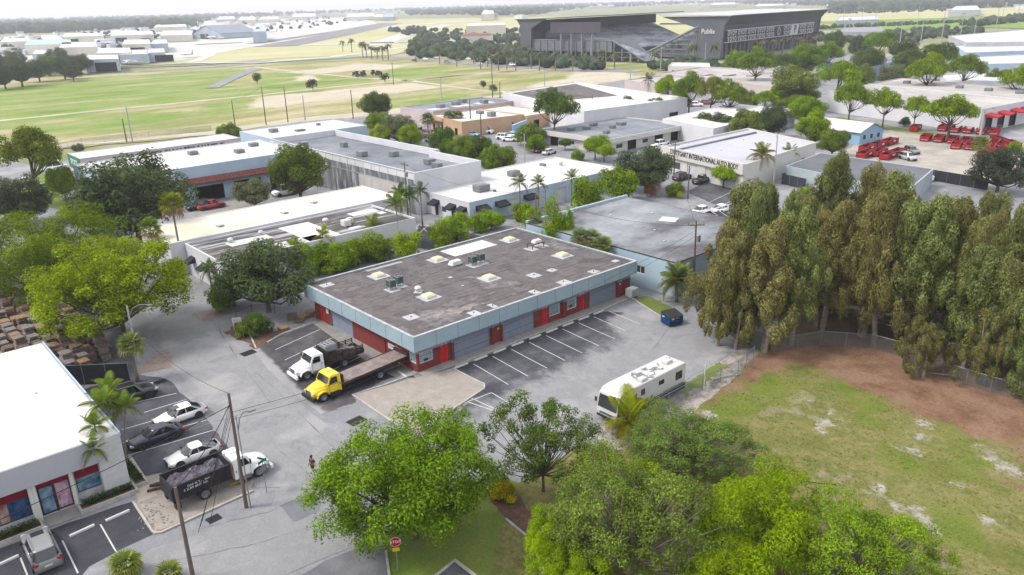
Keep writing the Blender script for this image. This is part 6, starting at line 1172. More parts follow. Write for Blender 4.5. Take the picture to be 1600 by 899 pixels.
car('suv', 'shiny black SUV parked nose to the street beside the black yard fence', -79.6, 18.0, A90 - .03, BLK)
car('sedan', 'white sedan with dark sunroof and black boot lid, parked between the two black cars', -71.9, 20.1, -A90 - .0, WHT, sunroof=True)
car('sedan', 'dark navy sedan parked just below the white sedan', -69.5, 17.0, -A90 - .03, NAV)
car('coupe', 'silver-white coupe parked beside the black dump truck', -64.0, 18.4, -A90 - .04, (.66, .67, .66))
car('suv', 'grey SUV with silver roof and dark sunroof cut by the bottom left corner', -58.6, 5.3, pi - .02, (.2, .205, .21), sunroof=True)
for kind, px, py, rz, col, lab, c in (
    ('suv', 311, 327, -A90, BLK, 'black SUV beside the red pickup behind the cream-roofed workshop', 'car'), ('pickup', 331, 326, A90, RED_, 'dark red pickup beside the black SUV behind the cream-roofed workshop', 'pickup truck'), ('van', 446, 305, -A90, WHT, 'white van parked under the dense round olive-green tree', 'van'),
    ('sedan', 40, 287, A90, WHT, 'white sedan at the far left under the yellow-green tree', 'car'), ('van', 88, 266, A90, WHT, 'white van beside the pink building at the far left', 'van'), ('sedan', 70, 296, A90, SIL, 'pale grey car half hidden under the bright green tree at the far left', 'car'),
    ('pickup', 1096, 286, A90 + .1, (.02, .022, .03), 'black pickup in the body shop car park', 'pickup truck'), ('suv', 1066, 281, A90, NAV, 'dark blue car left of the black pickup at the body shop', 'car'), ('sedan', 1128, 331, A90, WHT, 'white sedan half hidden behind the silver roof, right one', 'car'), ('sedan', 1098, 333, A90, WHT, 'white car mostly hidden behind the silver roof, left one', 'car'),
    ('sedan', 1022, 235, A90, WHT, 'white car nosed in beside the body shop', 'car'), ('suv', 1034, 228, A90, WHT, 'white SUV beyond the white car at the body shop', 'car'), ('sedan', 858, 241, A90 + .2, SIL, 'silver hatchback in front of the office strip', 'car'), ('sedan', 846, 238, A90 + .2, NAV, 'dark car in the shrubs beside the silver hatchback', 'car'),
    ('suv', 690, 212, .3, WHT, 'white car on the street below the tan office', 'car'), ('sedan', 676, 222, .4, SIL, 'silver car behind the parapet of the concrete hall', 'car'), ('van', 757, 209, .6, WHT, 'white delivery van in the middle of the yard behind the clump of trees', 'van'), ('sedan', 738, 213, .4, (.3, .5, .6), 'pale aqua car left of the white delivery van', 'car'),
    ('suv', 788, 218, .4, WHT, 'white car at the foot of the sky blue wall, left', 'car'), ('sedan', 802, 214, .5, (.55, .68, .7), 'pale blue car at the foot of the sky blue wall, middle', 'car'), ('sedan', 797, 221, .5, WHT, 'white car in front of the pale blue one by the blue wall', 'car'), ('pickup', 670, 213, .4, (.1, .12, .16), 'dark pickup on the red flatbed by the tan office', 'pickup truck'),
    ('van', 1436, 282, .3, WHT, 'white off-road truck with big wheels beyond the pines', 'truck'), ('suv', 1424, 240, -.6, GRY, 'grey car among the red skips', 'car'), ('suv', 1264, 478, .9, (.04, .045, .05), 'dark car half hidden behind the pine trunks', 'car'), ('suv', 1278, 466, .9, SIL, 'silver car glimpsed between the pine trunks', 'car'),
    ('suv', 1418, 250, -.5, (.35, .37, .38), 'wrecked grey truck cab at the end of the red skips', 'truck')): car(kind, lab, *S(px, py), rz, col, c, detail=kind != 'x')
for q in range(7):
    x, y = S(1545 + q * 6.2, 203 - q * 2.3); car(('sedan', 'suv')[q % 2], 'car in the angled row below the red awnings, ' + ordn(q) + ' from the left', x, y, 1.0, ((.3, .31, .32), (.05, .06, .06), SIL, (.1, .12, .12), SIL, WHT, WHT)[q], group='cars in a row below the red awnings', detail=False)
for q in range(9):
    x, y = S(1080 + q * 8.2, 166 - q * 1.6 + (q % 2) * 2); car(('sedan', 'suv')[q % 2], 'car in the shade of the spreading green trees, ' + ordn(q) + ' from the left', x, y, .6, (GRY, WHT, SIL, (.2, .05, .05), BLK, SIL, WHT, SIL, GRY)[q], group='cars under the spreading trees', detail=False)
for q in range(14):
    x, y = S(648 + q * 17, 96 + q * .75 - (q % 3) * 3); car(('sedan', 'suv')[q % 2], 'tiny car in the stadium car park, ' + ordn(q) + ' from the left', x, y, .1, (BLK, WHT, SIL, GRY)[q % 4], group='cars in the stadium car park', detail=False)

# conventional-cab trucks (cab faces +x; axle at front x=0, rear axle at x=-wb)
def truck_cab(t, col, dark=False):
    W = 2.3
    st = [(1.05, .55, .62, 1.0), (1.0, .78, .55, 1.2), (.6, .86, .55, 1.38), (-.35, .97, .6, 1.62), (-.55, 1.0, .6, 1.68)]; rings = []
    for x, k, zb, zt in st:
        w_ = W / 2 * k * .9; half = [(w_ * .9, zb), (w_, zb + .2), (w_, zt - .28), (w_ * .8, zt - .04), (w_ * .3, zt + .03)]; rings.append([(x, -y, z) for y, z in half][::1] + [(x, y, z) for y, z in half[::-1]])
    b = MB(); b.loft(rings[::-1]); b.build('hood', m_paintc, t, True, color=col)
    for s in (-1, 1):
        b = MB(); b.loft([[(x, s * W / 2 * .8, z), (x, s * W / 2 * 1.02, z - .04), (x, s * W / 2 * 1.02, z - .16), (x, s * W / 2 * .8, z - .16)] for x, z in ((.72, .7), (.5, 1.06), (.0, 1.2), (-.5, 1.08), (-.66, .7))]); b.build('fender', m_paintc, t, color=col)
    b = MB(); prof = [(-.55, .6), (-.55, 1.62), (-.92, 2.34), (-1.15, 2.45), (-2.0, 2.47), (-2.1, 2.36), (-2.1, .6)]
    w1, w2 = W / 2 * .97, W / 2 * .88; n = len(prof); ws_ = [w1, w1, w2, w2 * .92, w2 * .92, w2, w1]
    b.loft([[(x, -w_, z) for (x, z), w_ in zip(prof, ws_)], [(x, w_, z) for (x, z), w_ in zip(prof, ws_)]][::-1]); b.build('cab', m_paintc, t, color=col)
    b = MB(); b.poly([(-.56, -w1 * .9, 1.7), (-.56, w1 * .9, 1.7), (-.89, w2 * .9, 2.29), (-.89, -w2 * .9, 2.29)]); o = b.build('windshield', m_cglass, t); o.location.x = .025
    for s in (-1, 1):
        b = MB(); y0, y1 = s * (w1 + .012), s * (w2 + .03); p = [(-.72, y0, 1.62), (-1.7, y0, 1.62), (-1.7, y1, 2.24), (-1.04, y1, 2.24)]; b.poly(p if s > 0 else p[::-1]); b.poly(p[::-1] if s > 0 else p); b.build('side_window', m_cglass, t)
        b = MB(); b.box((-.75, s * (W / 2 + .2), 1.95), (.08, .16, .42)); b.tube([(-.75, s * W / 2 * .9, 1.8), (-.75, s * (W / 2 + .2), 1.8)], .02, 4); b.build('mirror', m_trimb, t)
        b = MB(); b.box((.93, s * W * .33, .98), (.16, .3, .2), s * -.3); b.build('headlight', m_lamp, t)
        b = MB(); b.box((-1.3, s * W * .44, .5), (1.1, .4, .4)); b.build('fuel_tank', m_metal if not dark else m_trimb, t)
        b = MB(); b.box((-1.95, s * (w1 + .02), 1.35), (.05, .03, .16)); b.build('door_handle', m_trimb, t)
    for s in (-1, 1):
        b = MB(); y = s * (w1 + .004)
        for q in ((-.74, .75, -.72, 1.6), (-1.78, .75, -1.76, 1.6), (-1.78, .73, -.72, .75)): b.b2(q[0], q[2], y - .008, y + .008, q[1], q[3])
        b.build('door_seam', m_trimb, t)
        b = MB(); b.b2(-1.7, -.75, s * (w1 + .02) - .1, s * (w1 + .02) + .1, .3, .42); b.build('step', m_trimb, t)
    b = MB(); b.b2(-1.9, -1.2, -.03, .03, 2.46, 2.52); b.build('roof_marker', m_lamp, t)
    b = MB(); b.box((1.06, 0, .98), (.06, .95, .5)); b.build('grille', m_chrome, t)
    b = MB()
    for k in range(5): b.b2(1.085, 1.1, -.42, .42, .78 + k * .1, .82 + k * .1)
    b.build('grille_bars', m_trimb, t); b = MB(); b.box((1.12, 0, .52), (.2, W * .98, .3)); b.build('bumper', m_trimb if dark else m_paintc, t, color=col)
def chassis(t, x0, wb, r=.5):
    b = MB()
    for s in (-1, 1): b.b2(x0, .9, s * .42 - .06, s * .42 + .06, .62, .86)
    for k in range(6): b.b2(x0 + .3 + k * (-x0) / 6, x0 + .42 + k * (-x0) / 6, -.42, .42, .66, .8)
    b.b2(-wb - .1, -wb + .1, -.9, .9, .42, .58); b.b2(-.1, .1, -.9, .9, .42, .58); b.build('chassis', m_trimb, t)
    wheels(t, r, .3, [(0, s * .98, 0) for s in (-1, 1)] + [(-wb, s * .98, 0) for s in (-1, 1)] + [(-wb, s * .66, 0) for s in (-1, 1)])
m_bed = mat('worn_steel_deck', L(176, 160, 154), L(138, 122, 118), sc=1.2, var=.2, fine=6, coord='O', rough=.6)
m_rust = mat('rusty_slats', L(86, 66, 62), L(60, 46, 46), sc=3, var=.3, coord='O')
# yellow rollback
t = thing('flatbed_tow_truck', 'yellow cab flatbed tow truck with long bare brown deck', 'tow truck', (-66.45, 31.9, .012), -A90 + .04)
truck_cab(t, (.72, .52, .01), True); chassis(t, -9.6, 6.8)
b = MB(); b.box((-6.35, 0, 1.3), (8.1, 2.5, .12), 0, m_bed, 1, .0); b.build('deck', None, t, rot=(0, .035, 0), loc=(0, 0, -.18))
b = MB()
for s in (-1, 1): b.b2(-10.4, -2.3, s * 1.25 - .04, s * 1.25 + .04, 1.16, 1.42)
for k in range(9): b.b2(-10.2 + k * .95, -10.05 + k * .95, -1.2, 1.2, 1.05, 1.24)
b.b2(-10.5, -10.3, -1.25, 1.25, 1.1, 1.7); b.build('deck_rail', m_rust, t, rot=(0, .035, 0), loc=(0, 0, -.18))
b = MB(); b.b2(-2.42, -2.3, -1.1, 1.1, .9, 2.15); b.b2(-2.5, -2.4, -.3, .3, 1.3, 1.6); b.build('headboard', m_rust, t)
b = MB()
for k in range(7): b.b2(-9.6 + k * .9, -9.4 + k * .9, -.95, -.85, .5, 1.15)
b.b2(-9.6, -3, -1.05, -.95, .5, .62); b.b2(-9.6, -3, .95, 1.05, .5, .62); b.build('side_underrun', m_trimb, t)
# white stake-bed
t = thing('stake_bed_truck', 'white cab stake-bed truck with dark slatted sides and grey unit behind the cab', 'truck', (-72.1, 33.1, .012), -A90 - .01)
truck_cab(t, WHT); chassis(t, -6.6, 4.5)
b = MB(); b.b2(-6.9, -2.4, -1.2, 1.2, 1.0, 1.12); b.build('deck', m_rust, t)
for k in range(5):
    for s in (-1, 1): b = MB(); b.b2(-6.9, -2.6, s * 1.18 - .03, s * 1.18 + .03, 1.2 + k * .18, 1.28 + k * .18); b.build('slat', m_rust, t)
b = MB()
for k in range(6):
    for s in (-1, 1): b.b2(-6.85 + k * .82, -6.77 + k * .82, s * 1.14 - .04, s * 1.14 + .04, 1.1, 2.1)
b.b2(-2.6, -2.5, -1.2, 1.2, 1.1, 2.5); b.b2(-6.95, -6.85, -1.2, 1.2, 1.1, 1.5); b.build('stake', m_trimb, t)
b = MB(); b.b2(-4.1, -2.7, -.9, .5, 2.1, 2.75); b.b2(-4.0, -2.8, -.8, .4, 2.75, 2.85); o = b.build('cab_top_unit', mat('grey_poly_tank', L(176, 180, 182), sc=2), t, bevel=.08)
b = MB()
for k in range(6): b.b2(-3.8 + (k % 3) * .38, -3.58 + (k % 3) * .38, -.6 + (k // 3) * .5, -.35 + (k // 3) * .5, 2.85, 2.87)
b.build('opening', m_dmetal, t)
random.seed(8); b = MB()
for k in range(16): b.box((-5.2 + random.uniform(-1.2, 1.3), random.uniform(-.8, .8), 1.3 + random.uniform(0, .55)), (random.uniform(.4, 1.6), random.uniform(.15, .5), random.uniform(.1, .3)), random.uniform(-.4, .4))
tag(o, None); b.build('load', mat('mixed_scrap', L(150, 150, 152), L(92, 76, 70), sc=2.5, var=.3, fine=4, coord='O'), t)
# black dump truck
t = thing('dump_truck', 'white cab dump truck with tall black dump body full of netted debris', 'dump truck', (-58.35, 21.4, .012), A90 + .02)
truck_cab(t, (.74, .76, .76)); chassis(t, -6.9, 4.65, .52)
m_bk = mat('black_dump_body', L(52, 52, 60), L(44, 44, 52), sc=1.5, var=.15, rough=.55, coord='O'); b = MB()
x0, x1, z0, z1, ww = -7.1, -2.4, .98, 2.25, 1.22
b.b2(x0, x1, -ww, ww, z0, z0 + .1)
for s in (-1, 1): b.b2(x0, x1, s * ww - .05, s * ww + .05, z0 + .1, z1); b.b2(x0 - .04, x1 + .04, s * (ww + .02) - .08, s * (ww + .02) + .08, z1, z1 + .12)
b.b2(x1 - .08, x1, -ww + .05, ww - .05, z0 + .1, z1 + .25); b.b2(x0, x0 + .08, -ww + .05, ww - .05, z0 + .1, z1)
for k in range(7):
    for s in (-1, 1): b.b2(x0 + .3 + k * .66, x0 + .38 + k * .66, s * (ww + .08) - .04, s * (ww + .08) + .04, z0, z1)
b.build('dump_body', m_bk, t); b = MB(); b.b2(x0 - .1, x0, -ww, ww, z0, z1 - .1); b.build('tailgate', m_bk, t)
# debris heap as a lumpy grid
b = MB(); nx, ny = 22, 12; gridz = [[z1 - .42 + .16 * sin(i * .9 + j) + .14 * random.random() + .12 * cos(j * 1.3) for j in range(ny)] for i in range(nx)]
for i in range(nx - 1):
    for j in range(ny - 1):
        P_ = lambda a, c: (x0 + .1 + (x1 - x0 - .2) * a / (nx - 1), -ww + .06 + (2 * ww - .12) * c / (ny - 1), gridz[a][c]); b.poly([P_(i, j), P_(i + 1, j), P_(i + 1, j + 1), P_(i, j + 1)])
b.build('debris_load', mat('netted_debris', None, sc=2.2, var=.3, fine=5, coord='O', stops=[(.3, L(60, 60, 70)), (.45, L(130, 128, 138)), (.55, L(86, 84, 100)), (.62, L(150, 120, 130)), (.7, L(180, 184, 190))]), t)
for q, (tx, zz) in enumerate((('DARIN T.A.', 1.95), ('EQUIPMENT INC', 1.68))): textmesh('body_lettering', tx, .26, m_trim, t, (-5.3, -ww - .07, zz), (pi / 2, 0, 0), .005)
textmesh('body_lettering', '24-06', .24, m_trim, t, (-4.3, -ww - .07, 1.95), (pi / 2, 0, 0), .005)
b = MB(); b.tube([(-2.35, -1.15, 1), (-2.35, -1.15, 2.2)], .05, 6); b.b2(-2.6, -1.6, -1.16, -1.1, .35, .45); b.build('side_marker_pole', mat('orange_paint', L(220, 150, 40)), t)
for s in (-1, 1): b = MB(); b.b2(-7.05, -6.6, s * 1.0 - .25, s * 1.0 + .25, .25, .8); b.build('mud_flap', m_trimb, t)

# motorhome
t = thing('motorhome', 'large white motorhome with patched roof and dark stripe, parked along the gravel shoulder', 'motorhome', (-43.05, 54.0, .012), -A90 + .0)
LR, WR, HR_ = 10.2, 2.5, 3.25
prof = [(-LR / 2, .75), (-LR / 2, HR_ - .1), (-LR / 2 + .12, HR_), (LR / 2 - 1.6, HR_), (LR / 2 - .75, HR_ - .12), (LR / 2 - .32, HR_ - .5), (LR / 2 - .02, 1.35), (LR / 2 + .05, 1.0), (LR / 2 + .02, .45), (LR / 2 - .5, .4), (-LR / 2 + .3, .4)]
m_rv = mat('ivory_gelcoat', L(236, 236, 234), L(226, 226, 224), sc=.8, var=.04, rough=.35, coord='O')
b = MB(); ks = [(-WR / 2, .96), (-WR / 2 + .06, 1.0), (WR / 2 - .06, 1.0), (WR / 2, .96)]; ctr = (0, 1.8)
b.loft([[(ctr[0] + (x - ctr[0]) * (1 if k == 1 else .994), y, ctr[1] + (z - ctr[1]) * (1 if k == 1 else .965)) for x, z in prof] for y, k in ks][::-1]); b.build('body', m_rv, t, bevel=.03)
b = MB(); b.b2(-LR / 2 - .01, LR / 2 - 1.5, WR / 2 - .01, WR / 2 + .015, .42, .98); b.b2(-LR / 2 - .01, LR / 2 - 1.5, -WR / 2 - .015, -WR / 2 + .01, .42, .98); b.build('dark_skirt', mat('charcoal_skirt', L(58, 60, 68), sc=2), t)
for s in (-1, 1):
    b = MB(); y = s * (WR / 2 + .012)
    for pts in ([(-5, 1.05), (1.8, 1.05), (1.8, 1.12), (-5, 1.14)], [(-1.5, 1.14), (1.0, 1.14), (.2, 1.5), (-.1, 1.5), (.3, 1.24)], [(-4.8, 1.2), (-1.6, 1.22), (-1.6, 1.27), (-4.8, 1.25)]): p = [(x, y, z) for x, z in pts]; b.poly(p); b.poly(p[::-1])
    b.build('side_graphic', mat('grey_graphic', L(120, 124, 130), sc=2), t)
    for (x, z, w_, h_) in ((3.1, 2.15, 1.5, .8), (1.45, 2.35, .55, .6), (-4.0, 2.2, 1.0, .85), (-1.3, 2.4, .8, .45))[:3 if s < 0 else 4]:
        f = MB(); f.b2(x - w_ / 2, x + w_ / 2, *sorted((y, y + s * .015)), z - h_ / 2, z + h_ / 2); o = f.build('window', m_trimb, t); f = MB(); f.b2(x - w_ / 2 + .05, x + w_ / 2 - .05, *sorted((y + s * .016, y + s * .02)), z - h_ / 2 + .05, z + h_ / 2 - .05); f.build('pane', m_cglass, o)
b = MB(); b.poly([(LR / 2 + .012, -1.13, 1.42), (LR / 2 + .012, 1.13, 1.42), (LR / 2 - .26, 1.1, 2.62), (LR / 2 - .26, -1.1, 2.62)]); b.build('windshield', m_cglass, t)
b = MB(); b.b2(LR / 2 + .05, LR / 2 + .09, -1.15, 1.15, .48, .72); b.b2(LR / 2 + .05, LR / 2 + .08, -.8, .8, .98, 1.04); b.b2(LR / 2 + .05, LR / 2 + .08, -.8, .8, .86, .92); b.build('grille', m_trimb, t)
for s in (-1, 1):
    b = MB(); b.box((LR / 2 + .08, s * .95, .84), (.06, .3, .2)); b.build('headlight', m_lamp, t)
    b = MB(); b.box((LR / 2 - .1, s * 1.45, 1.95), (.1, .2, .42)); b.tube([(LR / 2 - .1, s * 1.2, 2.2), (LR / 2 - .1, s * 1.45, 2.1)], .025, 4); b.build('mirror', m_trimb, t)
wheels(t, .46, .28, [(q, s * 1.08, 0) for q in (3.4, -2.6) for s in (-1, 1)])
b = MB(); b.box((-3.7, 0, HR_ + .16), (1.0, .75, .3), 0, None, .85); b.build('roof_air_conditioner', m_rv, t, bevel=.05); b = MB(); b.box((1.0, .75, HR_ + .14), (1.0, .7, .26), 0, None, .85); b.build('roof_air_conditioner', m_rv, t, bevel=.05)
for (x, y, a, c) in ((-1.3, -.3, .4, .4), (-.4, .6, .5, .4), (-2.2, .35, .45, .45), (.2, -.5, .35, .35), (-4.6, -.6, .3, .3), (-1.0, -.8, .5, .35)): b = MB(); b.box((x, y, HR_ + .06), (a, c, .12)); b.build('roof_vent', m_rv, t)
b = MB(); random.seed(4)
for k in range(22):
    x, y = random.choice(((-1.9, 0), (.4, -.1))); x += random.gauss(0, .55); y += random.gauss(0, .38); a = random.uniform(0, 3); w_, l_ = random.uniform(.06, .16), random.uniform(.2, .6)
    p = [(x + i * l_ * cos(a) - j * w_ * sin(a), y + i * l_ * sin(a) + j * w_ * cos(a), HR_ + .004 + k * .0006) for i, j in ((-1, -1), (1, -1), (1, 1), (-1, 1))]; b.poly(p)
b.build('peeled_patch', mat('exposed_membrane', L(148, 156, 158), sc=3, var=.2), t)
b = MB()
for s in (-1, 1): b.tube([(-4.9, s * 1.22, HR_ - .12), (2.6, s * 1.24, HR_ - .1)], .05, 5)
b.build('awning_roll', m_rv, t)

# red skips (roll-off containers)
m_skip = mat('red_skip_paint', L(196, 36, 52), L(160, 30, 44), sc=1.2, var=.15, rough=.55, coord='O', objc=False); m_skipin = mat('skip_inside', (.02, .014, .014), (.03, .02, .02), sc=1.2, var=.2, coord='O')
b = MB(); SLn, SW, SH = 6.4, 2.4, 1.5
b.b2(-SLn / 2, SLn / 2, -SW / 2, SW / 2, .15, .25, m_skipin)
for s in (-1, 1):
    b.b2(-SLn / 2, SLn / 2, s * SW / 2 - .04, s * SW / 2 + .04, .25, SH, m_skip); b.b2(-SLn / 2 - .05, SLn / 2 + .05, s * SW / 2 - .1, s * SW / 2 + .1, SH, SH + .1, m_skip)
    for k in range(10): x = -SLn / 2 + .3 + k * .64; b.b2(x, x + .1, s * (SW / 2 + .07) - .04, s * (SW / 2 + .07) + .04, .2, SH, m_skip)
b.b2(-SLn / 2 - .03, -SLn / 2 + .05, -SW / 2, SW / 2, .25, SH, m_skip); b.b2(-.1, .0, -SW / 2, SW / 2, SH, SH + .08, m_skip)
b.b2(-SLn / 2 + .06, SLn / 2 - .06, -SW / 2 + .05, SW / 2 - .05, .25, .3, m_skipin)
for s in (-1, 1): b.b2(-SLn / 2 + .06, SLn / 2 - .06, s * (SW / 2 - .055) - .01, s * (SW / 2 - .055) + .01, .3, SH - .05, m_skipin)
skip_body = b.mesh('body'); b = MB(); b.b2(SLn / 2 - .05, SLn / 2 + .03, -SW / 2, SW / 2, .25, SH, m_skip); b.b2(SLn / 2 + .03, SLn / 2 + .08, -.9, .9, .5, .6, m_trim); b.b2(SLn / 2 + .03, SLn / 2 + .1, -.1, .0, .25, SH, m_skip); skip_door = b.mesh('door')
b = MB(); b.b2(-.8, .8, -SW / 2 - .13, -SW / 2 - .11, .9, 1.25, m_trim); skip_lab = b.mesh('plate')
sk = [(1355, 236, .05), (1372, 231, .05), (1390, 226, .05), (1372, 243, .05), (1388, 248, .05), (1402, 243, .05), (1352, 246, .05), (1560, 224, .7), (1580, 230, .7), (1556, 240, .7), (1540, 249, .7), (1430, 204, .2)]
sk = [(*S(px, py), a + A90) for px, py, a in sk]
ua, ub = Vector(S(1434, 232)), Vector(S(1464, 207)); uu = (ub - ua).normalized(); ww = Vector((uu.y, -uu.x)); aa = atan2(uu.y, uu.x) + pi
for st_, nn_ in ((Vector(S(1447, 219)), 6), (Vector(S(1494, 231)), 4), (Vector(S(1474, 204)), 5)):
    for k in range(nn_): v = st_ + ww * (k * 3.15) + uu * (random.uniform(-.5, .5) - .35 * k); sk.append((v.x, v.y, aa + random.gauss(0, .03)))
for q, (x_, y_, a) in enumerate(sk):
    t = thing('skip_container', 'red open-top skip in the rental yard, ' + ordn(q) + (' from the left' if q < 7 else ' of the right-hand rows'), 'skip', (x_, y_, .03), a, 'red skips in the yard'); t.scale = (.92, .88, .95); mkobj('body', skip_body, t); mkobj('door', skip_door, t); mkobj('plate', skip_lab, t)
# flatbed and scrap by the tan office, equipment in the field
for (px, py, a, lab) in ((668, 216, .4, 'dark red flatbed deck carrying the dark pickup by the tan office'), (675, 208, .5, 'dark red recovery deck further back by the tan office')):
    t = thing('flatbed_trailer', lab, 'trailer', (*S(px, py), 0), a); b = MB(); b.b2(-4, 4, -1.2, 1.2, .7, .85); b.b2(-4, -3.8, -1.2, 1.2, .85, 1.6); b.build('deck', mat('dark_red_deck', L(130, 50, 60)), t); wheels(t, .42, .28, [(x, s * .95, 0) for x in (-2.5, -1.4) for s in (-1, 1)])
for q, (px, py) in enumerate(((556, 118), (563, 119), (569, 117), (586, 116), (592, 117))):
    t = thing('farm_machine', 'dark piece of machinery parked in the middle of the field, ' + ordn(q) + ' from the left', 'machinery', (*S(px, py), -.4), q * 1.3, 'machinery parked in the field'); b = MB(); b.b2(-2.4, 2.4, -1, 1, .6, 1.5); b.b2(.2, 1.8, -.8, .8, 1.5, 2.8); b.b2(-2.6, -1, -.5, .5, 1.5, 2.1); b.build('body', m_dmetal, t); wheels(t, .6, .4, [(x, s * 1, 0) for x in (-1.6, 1.5) for s in (-1, 1)])

# ------------------------------------------------------------------ street furniture and small things
m_wood = mat('weathered_pole_wood', L(134, 122, 112), L(108, 98, 90), sc=2.5, var=.2, coord='O', aniso=(3, 3, .3)); m_cpole = mat('concrete_pole', L(206, 206, 204), L(190, 190, 190), sc=1, var=.06, coord='O'); m_wire = mat('cable_black', (.02, .02, .022), sc=1)
POLES = {}
def pole(key, x, y, h, label, lean=(0, 0), arms=1, tr=False, m=None, r=.16, az=0, z=0):
    t = thing('utility_pole', label, 'utility pole', (x, y, z)); b = MB(); b.tube([(0, 0, -.1), (lean[0] * .5, lean[1] * .5, h * .5), (lean[0], lean[1], h)], [r, r * .85, r * .65], 8); b.build('shaft', m or m_wood, t)
    for k in range(arms):
        zz = h - .5 - k * 1.1; f = zz / h; b = MB(); b.box((lean[0] * f, lean[1] * f, zz), (2.2, .1, .12), az)
        for s in (-1, -.5, .5, 1): b.lathe([(.05, zz + .06), (.06, zz + .2), (.03, zz + .26)], 6, c=(lean[0] * f + s * cos(az), lean[1] * f + s * sin(az), 0))
        b.build('crossarm', m_wood, t)
    if tr: zz = h - 2.2; f = zz / h; b = MB(); b.lathe([(.01, zz - .45), (.28, zz - .45), (.3, zz + .4), (.22, zz + .5), (.01, zz + .5)], 12, c=(lean[0] * f + .45, lean[1] * f, 0)); b.build('transformer', m_metal, t)
    POLES[key] = (x + lean[0], y + lean[1], z + h); return t
def wire(a, b_, sag, label, r=.02, dz=(0, 0), n=14, off=(0, 0)):
    A, B = Vector(POLES[a] if isinstance(a, str) else a), Vector(POLES[b_] if isinstance(b_, str) else b_); A.z += dz[0]; B.z += dz[1]; A.x += off[0]; B.x += off[0]; A.y += off[1]; B.y += off[1]
    b = MB(); b.tube([tuple(A.lerp(B, i / n) - Vector((0, 0, sag * 4 * (i / n) * (1 - i / n)))) for i in range(n + 1)], r, 4, cap=False); return tag(b.build('power_line', m_wire), label, 'cable', group='overhead cables')
pole('A', *S(385, 793), 10.0, 'wooden pole standing on the kerb beside the dump truck', (-.1, .1), arms=0, tr=False)
pole('B', *S(302, 904), 7.4, 'leaning bare wooden pole at the bottom edge', (0, 0), arms=0)
pole('C', *S(1083, 455), 9.6, 'wooden pole with crossarm beside the drooping palm', (-.2, .1), arms=1, tr=True, az=.8)
pole('D', *S(838, 363), 6.8, 'short wooden pole behind the felt roof', arms=0); pole('E', -106.1, 141.5, 7.2, 'wooden pole left of the black pickup', arms=1); pole('F', -90.5, 125.5, 6.5, 'brown pole by the clipped bush and pickup', arms=0)
pole('G', -119.8, 79.6, 10.2, 'wooden pole with meters against the concrete hall corner', arms=1, tr=True)
for k, (px, py, h, lab) in dict(H=(416, 195, 12.5, 'tall dark field pole, third of the row behind the warehouses'), I=(450, 191, 11.8, 'tall dark field pole, right of the tallest in the row'), J=(198, 222, 7, 'short wooden stub pole beside the white field pole'), K=(368, 200, 9, 'pole at the left of the white-roofed warehouse'), M=(552, 186, 10, 'grey pole by the dirt track'), N=(770, 158, 21, 'very tall dark mast in the field beside the small trees'), O=(615, 133, 11, 'thin pole near the lone dark tree in the field'), Q=(782, 172, 10, 'dark pole at the corner of the big white warehouse'), R_=(736, 208, 10, 'brown pole in front of the tan office'), T_=(752, 214, 7, 'shorter brown pole beside the tan office'), U_=(925, 188, 8, 'dark pole at the wall of the big white warehouse'), V_=(1137, 190, 7, 'stub pole behind the white flat building')).items(): pole(k, *S(px, py), h, lab, arms=0, r=.2)
for k, (px, py, h, lab) in dict(wa=(207, 222, 10.5, 'white concrete pole beside the dirt track at the left'), wb_=(477, 188, 8.5, 'white concrete pole beside the dirt track, centre'), wc=(690, 160, 10, 'white concrete pole beside the field track, right'), wd=(851, 139, 9, 'white pole left of the stadium entrance'), we=(985, 125, 12, 'twin white pole before the stadium, left'), wf=(1032, 116, 14, 'white pole at the stadium entrance'), wg=(1101, 104, 13, 'white pole at the corner of the stadium')).items():
    pole(k, *S(px, py), h, lab, arms=0, m=m_cpole, r=.24)
random.seed(6)
for q, (px, py, h) in enumerate(((1231, 72, 12), (1272, 68, 10), (1325, 60, 16), (1317, 40, 20), (1346, 38, 20), (1367, 40, 20), (1405, 75, 17), (1432, 45, 22), (1438, 70, 17), (1470, 70, 18), (1473, 45, 18), (1501, 55, 18), (1556, 45, 20), (1565, 35, 20), (1590, 30, 18), (1522, 55, 16))):
    x, y = S(px, py); t = thing('floodlight_mast', 'slim floodlight mast around the training pitches, ' + ordn(q) + ' from the left', 'floodlight', (x, y, 0), 0, 'floodlight masts round the pitches'); b = MB(); b.tube([(0, 0, 0), (0, 0, h)], [.35, .2], 6); b.build('shaft', m_cpole, t); b = MB(); b.box((0, 0, h), (3, .5, .8)); b.build('lamp_bank', m_metal, t)
# white concrete lamp posts
def lamp(x, y, h, label, az, arm=2.2, r=.16, m=None):
    t = thing('street_lamp', label, 'street lamp', (x, y, 0), az); b = MB(); b.tube([(0, 0, -.1), (0, 0, h)], [r, r * .65], 8); b.build('shaft', m or m_cpole, t)
    b = MB(); b.tube([(0, 0, h - 1.3), (arm * .25, 0, h - .3), (arm * .6, 0, h + .1), (arm, 0, h + .05)], .045, 5); b.build('arm', m_metal, t); b = MB(); b.box((arm + .25, 0, h + .0), (.6, .26, .12)); b.build('lamp_head', m_metal, t)
lamp(-88.3, 21.4, 6.9, 'white street lamp with curved arm by the cabbage palm and pallet yard', .9); lamp(-84.6, 146.6, 10.5, 'white lamp post with short arm before the body shop', 2.6, arm=1.6)
lamp(-64.9, 200.7, 11.5, 'thick white pole rising over the red skips', 1.2, arm=2.5, r=.3); lamp(-106.8, 119.3, 6, 'white lamp beside the white warehouse and bright bushes', .5, arm=1.2) if False else None
